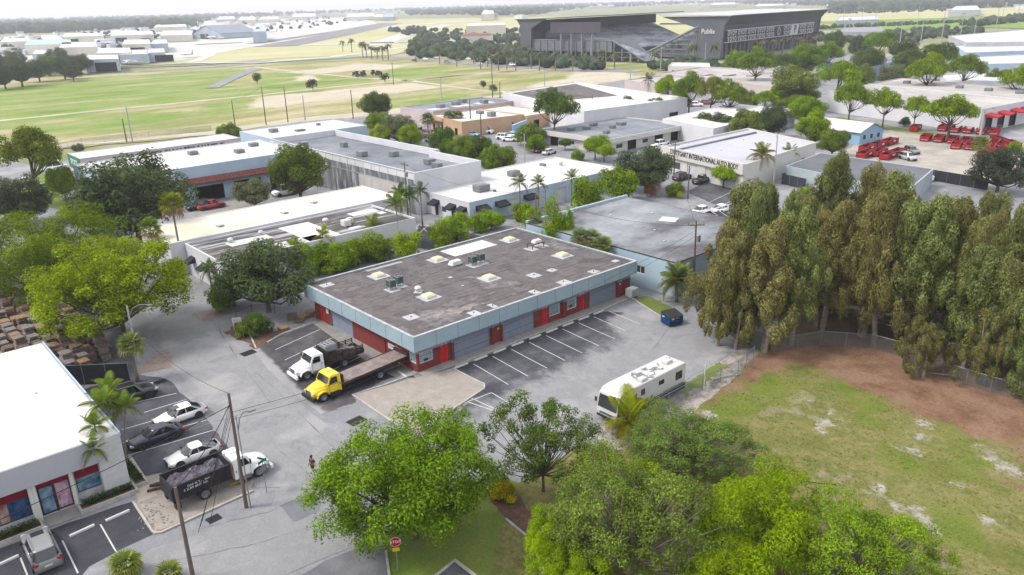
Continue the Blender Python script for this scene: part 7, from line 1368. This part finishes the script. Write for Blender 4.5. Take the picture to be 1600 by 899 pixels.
lamp(*S(820, 254), 7, 'white lamp post behind the clump of trees at the concrete hall', 2.9, 1.2); lamp(*S(673, 215), 6.5, 'small white lamp post by the red flatbed', 2.9, .8); lamp(-53.6, 18.9, 8.2, 'small lamp arm fixed beside the wooden kerbside pole', A90, 1.0, .06, m_metal)
# cables
wire('A', (-87.5, 20.5, 6.2), 1.2, 'cable from the kerbside pole to the white street lamp'); wire('A', 'B', .5, 'thick cable between the kerbside pole and the leaning pole', .035, (-.8, -.1))
wire('A', (-20, 120, 14), 2.2, 'cable running from the kerbside pole past the yellow truck', .02) if False else None
wire('A', 'C', 2.4, 'long cable crossing in front of the red doors', .018, (-2.2, -2.0)); wire('A', 'C', 2.2, 'second long cable crossing in front of the red doors', .018, (-1.6, -1.2))
wire('A', (-48, -18, 9.2), 1.0, 'cable crossing in front of the shop windows', .03, (-1.0, 0)); wire('C', 'E', 1.4, 'cable from the drooping palm pole towards the body shop', .02, (-.4, -.4)); wire('C', 'D', 1.3, 'cable over the stained silver roof', .02, (-.6, -.2)); wire('E', (-150, 150, 9), 1.2, 'cable past the office strip', .02); wire('G', 'D', 1.5, 'cable over the white warehouse roof', .02, (-.5, 0))
wire('H', 'I', .3, 'cable between the two dark field poles', .03); wire('K', 'H', .6, 'cable from the left field pole to the tallest', .03); wire((-64.9, 200.7, 11.3), (-30, 110, 12), 3, 'cable from the thick white pole over the pines', .03)
for q, (dx, dy) in enumerate(((-.9, -3.2), (-.3, -3.6), (.3, -4.0), (.0, -3.0))):
    wire((-53.9, 18.7, 9.2 - q * .4), (-53.6 + dx, 18.6 + dy, .05), .0, 'steel guy wire bracing the kerbside pole, ' + ordn(q) + ' of four', .022, n=2)
# wheel stops
ws_me = None
b = MB(); b.loft([[(-.9, -.12, 0), (-.9, .12, 0), (-.9, .09, .14), (-.9, -.09, .14)], [(.9, -.12, 0), (.9, .12, 0), (.9, .09, .14), (.9, -.09, .14)]]); ws_me = b.mesh('wheel_stop', mat('painted_wheel_stop', L(246, 246, 246), L(228, 228, 228), sc=2, var=.08))
def stop(x, y, rz, lab, g): o = mkobj('wheel_stop', ws_me, None, (x, y, .02), (0, 0, rz)); tag(o, lab, 'wheel stop', g)
for k in range(9): stop(-62.2, 46.8 + 2.75 * k, A90, 'white wheel stop in front of the red-doored building, ' + ordn(k) + ' from the street corner', 'wheel stops along the red-doored building')
for k, (a, b_) in enumerate((((110, 839), (147, 822)), ((166, 815), (202, 799)), ((-6, 886), (22, 873)))):
    p, q = S(*a), S(*b_); stop((p[0] + q[0]) / 2, (p[1] + q[1]) / 2, atan2(q[1] - p[1], q[0] - p[0]), ('wheel stop nearest the grey SUV in the black lot', 'wheel stop nearest the gravel island in the black lot', 'wheel stop cut by the left edge in the black lot')[k], 'wheel stops in the shop lot')
stop(-68.3, 40.6, .05, 'wheel stop between the white truck and the yellow truck', None); stop(-64.9, 41.0, A90 - .1 + pi / 2, 'concrete stop under the corner window', None)
# drain grates
for (px, py, w_, l_, lab) in ((388, 552, 1.1, 1.6, 'large drain grate left of the truck lot'), (557, 658, 1.1, 1.6, 'drain grate beside the concrete island and tree'), (250, 597, .8, 1.2, 'drain grate behind the black SUV'), (334, 811, .7, 1.0, 'rusty drain grate at the gravel island kerb')):
    t = thing('drain_grate', lab, 'drain', (*S(px, py), .016), .1); b = MB(); b.b2(-w_ / 2, w_ / 2, -l_ / 2, l_ / 2, 0, .006); b.build('pit', m_void, t); b = MB()
    for k in range(9): b.b2(-w_ / 2, w_ / 2, -l_ / 2 + k * l_ / 8 - .02, -l_ / 2 + k * l_ / 8 + .02, .006, .02)
    b.b2(-w_ / 2 - .06, -w_ / 2, -l_ / 2, l_ / 2, 0, .025); b.b2(w_ / 2, w_ / 2 + .06, -l_ / 2, l_ / 2, 0, .025); b.build('grate', m_dmetal, t)
# blue dumpster
t = thing('waste_container', 'blue steel waste container with black lids beside the wooden pole', 'dumpster', (-53.6, 72.4, .02), -.25); m_bl = mat('blue_container_paint', L(30, 84, 140), L(24, 70, 124), sc=1.5, var=.12, coord='O', rough=.5)
b = MB(); W2, D2 = 1.0, .85
b.poly([(-D2, -W2, .12), (D2, -W2, .12), (D2, -W2, 1.15), (-D2, -W2, 1.5)]); b.poly([(D2, W2, .12), (-D2, W2, .12), (-D2, W2, 1.5), (D2, W2, 1.15)]); b.poly([(D2, -W2, .12), (D2, W2, .12), (D2, W2, 1.15), (D2, -W2, 1.15)]); b.poly([(-D2, W2, .12), (-D2, -W2, .12), (-D2, -W2, 1.5), (-D2, W2, 1.5)]); b.poly([(-D2, -W2, .12), (-D2, W2, .12), (D2, W2, .12), (D2, -W2, .12)])
for z in (.3, .75): b.b2(D2, D2 + .05, -W2, W2, z, z + .07); b.b2(-D2, D2, -W2 - .05, -W2, z, z + .07)
for s in (-1, 1): b.b2(-.3, .5, s * (W2 + .06) - .06, s * (W2 + .06) + .06, .85, 1.0)
b.build('bin_body', m_bl, t)
for s in (-1, 1): b = MB(); b.poly([(D2 + .06, s * .02, 1.16), (D2 + .06, s * (W2 + .04), 1.16), (-D2 - .02, s * (W2 + .04), 1.53), (-D2 - .02, s * .02, 1.53)][::s]); b.poly([(D2 + .06, s * .02, 1.13), (D2 + .06, s * (W2 + .04), 1.13), (-D2 - .02, s * (W2 + .04), 1.5), (-D2 - .02, s * .02, 1.5)][::-s]); b.build('lid', m_trimb, t)
b = MB(); b.b2(D2 + .052, D2 + .056, -.75, -.35, .85, 1.08, m_trim); b.b2(D2 + .052, D2 + .056, -.1, .35, .9, 1.06, mat('yellow_label', L(220, 200, 60))); b.b2(-.5, -.1, -W2 - .056, -W2 - .052, .9, 1.1, m_trim); b.build('sticker', None, t)
# white AC condenser by the wall, meter boxes
t = thing('condenser_unit', 'white outdoor condenser cabinet at the far end of the red-doored building', 'air conditioner', (-62.9, 76.0, .1)); b = MB(); b.b2(-.5, .5, -.7, .7, .1, 1.15); b.b2(-.45, .45, -.65, .65, 1.15, 1.2); b.build('cabinet', m_trim, t); b = MB()
for k in range(8): b.b2(.5, .52, -.6, .6, .2 + k * .11, .24 + k * .11)
b.build('louvre', m_metal, t)
# signs
t = thing('stop_sign', 'red stop sign with yellow plate below, on a thin post at the bottom', 'traffic sign', (*S(622, 893), 0), -.55); b = MB(); b.tube([(0, 0, 0), (0, 0, 2.9)], .035, 6); b.build('post', m_metal, t)
m_sr = mat('sign_red', L(206, 24, 40), rough=.4); b = MB()
oc = lambda r_, x: [(x, r_ * cos(pi / 8 + k * pi / 4), 2.5 + r_ * sin(pi / 8 + k * pi / 4)) for k in range(8)]
b.loft([oc(.4, .04), oc(.4, .05)], m_trim); b.loft([oc(.37, .05), oc(.37, .056)], m_sr); b.build('sign_face', None, t); textmesh('sign_lettering', 'STOP', .3, m_trim, t, (.06, 0, 2.5), (pi / 2, 0, pi / 2), .003)
b = MB(); b.b2(.04, .05, -.25, .25, 1.72, 2.02); b.build('supplementary_plate', mat('sign_yellow', L(236, 214, 60)), t)
t = thing('street_name_sign', 'green street name blades over the back of a grey stop sign, beside the dump truck', 'street sign', (*S(417, 770), 0), .4); b = MB(); b.tube([(0, 0, 0), (0, 0, 3.1)], .035, 6); b.build('post', m_metal, t)
b = MB(); b.loft([[(.05, .38 * cos(pi / 8 + k * pi / 4), 2.35 + .38 * sin(pi / 8 + k * pi / 4)) for k in range(8)], [(.062, .38 * cos(pi / 8 + k * pi / 4), 2.35 + .38 * sin(pi / 8 + k * pi / 4)) for k in range(8)]]); b.build('sign_back', mat('sign_back_grey', L(170, 166, 160)), t)
b = MB(); b.b2(-.02, .02, -.45, .45, 2.85, 3.05); b.build('name_blade', mat('street_green', L(30, 130, 96)), t); b = MB(); b.b2(-.45, .45, -.02, .02, 3.07, 3.27); b.build('name_blade', MATS['street_green'], t)
t = thing('entrance_sign', 'white two-panel sign on posts at the kerb by the corner oak', 'sign', (*S(372, 515), 0), -.6); b = MB()
for s in (-.45, .45): b.tube([(0, s, 0), (0, s, 1.5)], .04, 5)
b.build('post', m_trim, t); b = MB(); b.b2(-.03, .03, -.55, .55, .95, 1.55); b.build('panel', m_trim, t)
b = MB()
for k in range(3): b.b2(.03, .034, -.45, .35, 1.05 + k * .16, 1.1 + k * .16)
b.build('panel_print', mat('print_blue_grey', L(150, 165, 180)), t)
t = thing('notice_sign', 'small square white sign on a post next to the two-panel sign', 'sign', (*S(381, 527), 0), -.6); b = MB(); b.tube([(0, 0, 0), (0, 0, 1.2)], .035, 5); b.build('post', m_trim, t); b = MB(); b.b2(-.02, .02, -.35, .35, .8, 1.45); b.build('panel', m_trim, t)
t = thing('banner_sign', 'pale banner with red and navy corner on the chain-link fence behind the motorhome', 'banner', (-41.2, 61.6, 0), .55); b = MB()
for s in (-1.0, 1.0): b.tube([(0, s, 0), (0, s, 2.2)], .04, 5)
b.build('post', m_trim, t); b = MB(); b.b2(-.02, .02, -1.0, 1.0, .8, 2.2); b.build('panel', mat('banner_pale', L(214, 226, 236)), t)
b = MB(); b.poly([(.024, -1, 2.1), (.024, -1, 1.35), (.024, -.62, 1.2), (.024, -.8, 1.7)], mat('banner_red', L(206, 60, 64))); b.poly([(.024, -1, 1.3), (.024, -1, .85), (.024, -.55, .85)], mat('banner_navy', L(44, 60, 96))); b.build('banner_print', None, t)
# chain-link fences
def meshmat():
    m = D.materials.new('chain_link'); m.use_nodes = True; N = m.node_tree.nodes; K = m.node_tree.links; p = N['Principled BSDF']; p.inputs['Base Color'].default_value = (*L(150, 158, 162), 1); p.inputs['Metallic'].default_value = .3
    g = N.new('ShaderNodeTexCoord'); fac = []
    for a in (pi / 4, -pi / 4):
        mp = N.new('ShaderNodeMapping'); mp.inputs['Rotation'].default_value = (0, a, 0); K.new(g.outputs['Object'], mp.inputs[0]); wv = N.new('ShaderNodeTexWave'); wv.bands_direction = 'X'; wv.inputs['Scale'].default_value = 4.2; K.new(mp.outputs[0], wv.inputs[0]); gt = N.new('ShaderNodeMath'); gt.operation = 'GREATER_THAN'; gt.inputs[1].default_value = .93; K.new(wv.outputs['Fac'], gt.inputs[0]); fac.append(gt)
    mxx = N.new('ShaderNodeMath'); mxx.operation = 'MAXIMUM'; K.new(fac[0].outputs[0], mxx.inputs[0]); K.new(fac[1].outputs[0], mxx.inputs[1]); tr = N.new('ShaderNodeBsdfTransparent'); ms = N.new('ShaderNodeMixShader'); K.new(mxx.outputs[0], ms.inputs[0]); K.new(tr.outputs[0], ms.inputs[1]); K.new(p.outputs[0], ms.inputs[2]); K.new(ms.outputs[0], N['Material Output'].inputs[0]); return m
m_chain = meshmat(); m_scr = mat('black_privacy_mesh', (.02, .021, .026), rough=.7, sc=2, var=.15)
def fence(pts, h, label, solid=None, sp=2.5, name='chain_link_fence', pm_=None):
    t = thing(name, label, 'fence', (*pts[0], 0)); x0, y0 = pts[0]; rail = MB()
    for (a, b_) in zip(pts, pts[1:]):
        l = hypot(b_[0] - a[0], b_[1] - a[1]); n = max(1, round(l / sp)); an = atan2(b_[1] - a[1], b_[0] - a[0])
        for i in range(n + (b_ is pts[-1])):
            f = i / n; p = MB(); px, py = a[0] + (b_[0] - a[0]) * f - x0, a[1] + (b_[1] - a[1]) * f - y0; p.tube([(px, py, 0), (px, py, h + .08)], .035, 6); p.build('post', pm_ or m_metal, t)
        rail.tube([(a[0] - x0, a[1] - y0, h), (b_[0] - x0, b_[1] - y0, h)], .025, 5)
        q = MB(); q.b2(0, l, -.004, .004, .03, h - .02) if solid else q.poly([(0, 0, .03), (l, 0, .03), (l, 0, h - .02), (0, 0, h - .02)]); q.build('mesh_panel', solid or m_chain, t, loc=(a[0] - x0, a[1] - y0, 0), rot=(0, 0, an))
    rail.build('top_rail', pm_ or m_metal, t); return t
fence([(-40.7, 47.0), (-40.7, 60.5), (-40.2, 66), (-41.0, 70.2)], 1.7, 'chain-link fence along the gravel shoulder beside the motorhome')
fence([(-40.6, 73.6), (-38, 79), (-33.8, 82.0), (-30.5, 82.2), (-28.6, 80.7), (-25.5, 80.2), (-21, 80), (-15, 81), (-8, 82)], 1.7, 'chain-link fence along the foot of the casuarina grove')
fence([(-88.3, 13.6), (-83.8, 19.2)], 2.3, 'black screened fence between the pallet yard and the black SUV', m_scr, name='screen_fence')
fence([S(1118, 285), S(1178, 300), S(1190, 293)], 2.2, 'dark green screened enclosure at the body shop car park', mat('green_screen', (.02, .03, .035)), name='screen_fence') if False else None
fence([(-84.5, 153.8), (-84.2, 149), (-78, 147.6)], 2.2, 'dark screened enclosure beside the large coconut palm', mat('dark_screen', (.03, .036, .045)), name='screen_fence')
fence([(-79, 168.5), (-63, 172), (-52, 170)], 2.3, 'dark screened fence between the red skips and the pale aqua wall', m_scr, name='screen_fence')
fence([S(370, 505), S(395, 493), S(430, 490)], 1.4, 'low dark chain fence below the corner oak', pm_=m_dmetal)
fence([S(75, 235), S(107, 232), S(128, 226), S(330, 205)], 1.8, 'wire fence between the pink building and the dirt track', sp=6)
# white carport frame behind the silver roof
t = thing('carport_frame', 'open white tubular carport frame over dark netting behind the silver roof', 'carport', (-74.5, 108, 0), 0); b = MB()
for k in range(6):
    y = k * 1.7; b.tube([(-3, y, 0), (-3, y, 2.2), (0, y, 3.4), (3, y, 2.2), (3, y, 0)], .04, 4)
for x, z in ((-3, 2.2), (0, 3.4), (3, 2.2)): b.tube([(x, 0, z), (x, 8.5, z)], .04, 4)
b.build('frame', m_trim, t); b = MB(); b.b2(-2.9, 2.9, 0.1, 8.4, .05, 1.5); b.build('covered_goods', m_scr, t)
# bins of stacked pallets
m_p1 = mat('fresh_pallet_wood', L(200, 170, 136), L(172, 140, 108), sc=3, var=.2, coord='W'); m_p2 = mat('aged_pallet_wood', L(150, 126, 112), L(122, 102, 92), sc=3, var=.2); m_p3 = mat('grey_pallet_wood', L(176, 168, 166), L(148, 142, 140), sc=3, var=.2); m_p4 = mat('blue_pallet_paint', L(60, 110, 150), sc=3, var=.15)
PM = []
for m in (m_p1, m_p2, m_p3, m_p4):
    b = MB()
    for k in range(7): b.b2(-.6 + k * .178, -.6 + k * .178 + .125, -.5, .5, .115, .135)
    for s in (-.48, 0, .48): b.b2(-.6, .6, s - .04, s + .04, .02, .115)
    for k in (0, 3, 6): b.b2(-.6 + k * .178, -.6 + k * .178 + .12, -.5, .5, 0, .02)
    PM.append(b.mesh('pallet', m))
random.seed(12); npal = 0; wood = ('tan', 'brown', 'grey', 'blue')
stacks = []
for i in range(22):
    for j in range(5):
        x = -89.6 - i * 1.5 + random.gauss(0, .12); y = 13.6 + j * 1.35 + i * .0 + random.gauss(0, .1)
        if i < 2 and j > 2 or (i in (5, 6, 7) and j > 3): continue
        stacks.append((x, y, i, j))
for i in range(20):
    for j in range(3): stacks.append((-92.0 - i * 1.55 - 1, 12.2 - j * 1.4, i, -1 - j))

rest = MB()
stacks.sort(key=lambda q: -q[0])
for si, (x, y, ii, jj) in enumerate(stacks):
    n = random.randint(9, 19); kind = 0 if random.random() < .34 else (1 if random.random() < .5 else 2); kind = 3 if si in (22, 37) else kind
    for k in range(n):
        jx, jy, jr = random.gauss(0, .045), random.gauss(0, .045), random.gauss(0, .04)
        kk = kind if random.random() < .5 else random.choice((0, 1, 2))
        if npal < 296 and (k >= n - 3):
            o = mkobj('pallet', PM[kk], None, (x + jx, y + jy, .02 + k * .145), (0, 0, .08 + jr)); tag(o, f'{wood[kk]} pallet, {ordn(n - 1 - k)} from top, {ordn(ii)} stack in {ordn(jj) + " row towards the trees" if jj >= 0 else ordn(-1 - jj) + " row behind the shop"}', 'pallet', 'pallets stacked in the yard'); npal += 1
        else: rest.box((x + jx, y + jy, .02 + k * .145 + .06), (1.2 + jy, 1.0 + jx, .085), .08 + jr * 2, PM[kk].materials[0])
tag(rest.build('lower_pallets'), 'lower layers of the pallet stacks', kind='stuff')
for q, (px, py, n, kk) in enumerate(((443, 515, 2, 0), (457, 499, 4, 1), (474, 498, 3, 0), (486, 493, 4, 0), (467, 503, 1, 1))):
    x, y = S(px, py)
    for k in range(n): o = mkobj('pallet', PM[kk], None, (x, y, .1 + k * .145), (0, 0, .1 + q)); tag(o, ('flat tan pallet alone at the kerb end', 'brown pallet in the tallest kerbside stack', 'tan pallet in the middle kerbside stack', 'yellowish pallet in the stack against the red wall', 'brown pallet leaning between the kerbside stacks')[q] + (f', {ordn(n - 1 - k)} from the top' if n > 1 else ''), 'pallet', 'pallets beside the red-walled corner')
t = thing('tarp_bin', 'grey tarpaulin-covered bulk bin among the pallet stacks', 'bin', (-93.5, 11.6, 0), .1) if False else None
# timber logs on the gravel
for q, (px, py, a, l) in enumerate(((253, 764, 1.3, 2.2), (262, 757, 1.15, 2.4), (272, 752, 1.25, 1.8), (246, 758, 1.4, 1.2))):
    x, y = S(px, py); b = MB(); b.tube([(-l / 2, 0, .12), (l / 2, 0, .14)], .11, 7); o = b.build('timber_log', mat('rusty_timber', L(120, 70, 58), L(90, 60, 52), sc=3, var=.25), None, loc=(x, y, .02), rot=(0, 0, a)); tag(o, 'reddish-brown timber log on the gravel behind the dump truck, ' + ordn(q) + ' of the pile', 'log', 'logs behind the dump truck')
x, y = S(1135, 591); b = MB(); b.tube([(-1.6, 0, .1), (-.4, .1, .16), (1.5, 0, .12)], [.06, .08, .05], 6); tag(b.build('fallen_branch', m_cpole, None, loc=(x, y, .03), rot=(0, 0, 1.2)), 'pale fallen branch at the edge of the vacant lot', 'branch')
x, y = S(1246, 752); t = thing('orange_marker', 'short orange marker stake in the vacant lot', 'marker', (x, y, 0)); b = MB(); b.tube([(0, 0, 0), (0, 0, .7)], [.09, .06], 8); b.build('stake', mat('safety_orange', L(230, 110, 40)), t)
b = MB(); b.tube([(.2, .1, .04), (2.4, 1.6, .05)], .04, 6); tag(b.build('steel_pipe', m_dmetal, None, loc=(x, y, .02)), 'dark pipe lying beside the orange marker', 'pipe')
# planter hedges of the shop
r2 = np.random.default_rng(77)
for (x0, x1, y0, y1, lab) in ((-62.95, -62.25, -4.5, 5.9, 'long clipped dark green hedge under the shop poster window'), (-63.0, -62.4, 9.1, 12.8, 'short clipped dark green hedge before the flaking shop wall'), (-67.5, -63.2, 13.2, 13.9, 'small clipped hedge in the side planter by the beige path')):
    n = int(700 * (x1 - x0) * (y1 - y0)) + 900; Pq = np.stack([r2.uniform(x0 - .05, x1 + .05, n), r2.uniform(y0, y1, n), r2.uniform(.3, .78, n) ** .9], 1); Nq = r2.normal(size=(n, 3)) * .5; Nq[:, 2] += 1; Nq /= np.linalg.norm(Nq, axis=1)[:, None]; V, F = leafquads(Pq, Nq, .11, .6, r2); tag(mkobj('clipped_hedge', npmesh('clipped_hedge', V, F, M_LEAF), color=(.045, .07, .025)), lab, 'hedge')
# gravel stones
n = 2600; st_ = MB(); random.seed(21)
for k in range(900):
    px, py = random.choice((lambda: (random.uniform(215, 390), random.uniform(745, 830)), lambda: (random.uniform(950, 1160), random.uniform(560, 700))))()
    x, y = S(px, py)
    if px < 400:
        if py > 832 - (px - 240) * .42 or py < 790 - (px - 205) * .25 or -60.2 < x < -56 and y > 14: continue
    elif abs(py - (700 - (px - 940) * .62)) > 26: continue
    s = random.uniform(.04, .13); st_.box((x, y, s * .4), (s * 1.6, s, s), random.uniform(0, 3), m_isl if random.random() < .6 else m_side, .6)
tag(st_.build('loose_stones'), 'loose pale stones on the gravel patches', kind='stuff')
for q in range(16):
    pass
# person walking in the street
def person(x, y, rz):
    t = thing('person', 'person in dark cap, reddish-brown shirt and dark shorts walking across the street', 'person', (x, y, .02), rz); import bmesh
    def skin(name, vs, es, rad, m, par, sub=1):
        bm = bmesh.new(); ly = bm.verts.layers.skin.verify(); bv = [bm.verts.new(v) for v in vs]
        for a_, c_ in es: bm.edges.new((bv[a_], bv[c_]))
        for i, v in enumerate(bv): v[ly].radius = (rad[i], rad[i]); v[ly].use_root = i == 0
        me = D.meshes.new(name); bm.to_mesh(me); bm.free(); o = mkobj(name, me, par); me.materials.append(m)
        sk_ = o.modifiers.new('skin', 'SKIN'); sk_.use_smooth_shade = True; o.modifiers.new('sub', 'SUBSURF').levels = sub; o.modifiers['sub'].render_levels = sub
        return o
    sk = mat('skin_tone', (.22, .12, .08), rough=.6); 
    vs = [(0, 0, .95), (0, 0, 1.15), (0, 0, 1.38), (.01, 0, 1.48), (.02, 0, 1.56), (.02, 0, 1.70),
          (0, .1, .9), (.16, .11, .5), (.0, .12, .09), (.14, .13, .04), (0, -.1, .9), (.02, -.11, .5), (-.26, -.12, .14), (-.14, -.13, .06),
          (0, .19, 1.38), (-.08, .25, 1.1), (.06, .27, .88), (.1, .27, .79), (0, -.19, 1.38), (.05, -.25, 1.1), (.2, -.24, .92), (.25, -.23, .84)]
    es = [(0, 1), (1, 2), (2, 3), (3, 4), (4, 5), (0, 6), (6, 7), (7, 8), (8, 9), (0, 10), (10, 11), (11, 12), (12, 13), (2, 14), (14, 15), (15, 16), (16, 17), (2, 18), (18, 19), (19, 20), (20, 21)]
    rad = [.13, .13, .15, .055, .095, .085, .09, .055, .038, .04, .09, .055, .038, .04, .06, .042, .03, .035, .06, .042, .03, .035]
    skin('body', vs, es, rad, sk, t)
    for s, hx, hz in ((1, .1, .76), (-1, .25, .81)):
        for k in range(5): b = MB(); a = (k - 2) * .012; b.tube([(hx + a, s * .25, hz), (hx + a * 1.4 + .01, s * .25, hz - .05), (hx + a * 1.5 + .02, s * .25 - s * .01, hz - (.08 if k else .05))], [.009, .008, .006], 5); b.build('finger', sk, t)
    skin('shirt', [(0, 0, 1.0), (0, 0, 1.2), (0, 0, 1.4), (0, .2, 1.4), (-.06, .245, 1.18), (0, -.2, 1.4), (.04, -.245, 1.18)], [(0, 1), (1, 2), (2, 3), (3, 4), (2, 5), (5, 6)], [.155, .155, .165, .075, .06, .075, .06], mat('brown_red_shirt', L(120, 60, 56), sc=6, coord='O'), t)
    skin('shorts', [(0, 0, .98), (0, .1, .88), (.12, .11, .58), (0, -.1, .88), (.02, -.11, .56)], [(0, 1), (1, 2), (0, 3), (3, 4)], [.15, .11, .085, .11, .085], mat('dark_shorts', (.025, .027, .035), sc=6, coord='O'), t)
    b = MB(); b.lathe([(.11, 1.7), (.115, 1.76), (.08, 1.82), (.01, 1.84)], 12, c=(.02, 0, 0)); b.box((.14, 0, 1.71), (.12, .14, .015)); b.build('cap', mat('dark_cap', (.02, .02, .025)), t)
    b = MB(); b.box((.125, 0, 1.62), (.03, .025, .05)); b.build('nose', sk, t)
    for s in (-1, 1):
        b = MB(); b.box((.105, s * .035, 1.65), (.012, .022, .012)); b.build('eye', m_dmetal, t); b = MB(); b.box((.02, s * .098, 1.63), (.04, .02, .06)); b.build('ear', sk, t)
    b = MB(); b.box((.108, 0, 1.575), (.012, .05, .01)); b.build('mouth', mat('lip', (.2, .07, .06)), t)
person(*S(490, 741), -1.2)

# ------------------------------------------------------------------ haze: even thin air over the whole scene
hz = MB(); hz.b2(-9800, 9800, -9800, 9800, -3, 62)
o = hz.build('haze'); m = D.materials.new('haze_air'); m.use_nodes = True; N = m.node_tree.nodes; N.remove(N['Principled BSDF']); pv = N.new('ShaderNodeVolumePrincipled'); pv.inputs['Color'].default_value = (.9, .93, 1, 1); pv.inputs['Density'].default_value = .00018; pv.inputs['Anisotropy'].default_value = .2
m.node_tree.links.new(pv.outputs[0], N['Material Output'].inputs['Volume']); o.data.materials.clear(); o.data.materials.append(m); tag(o, None, kind='stuff')
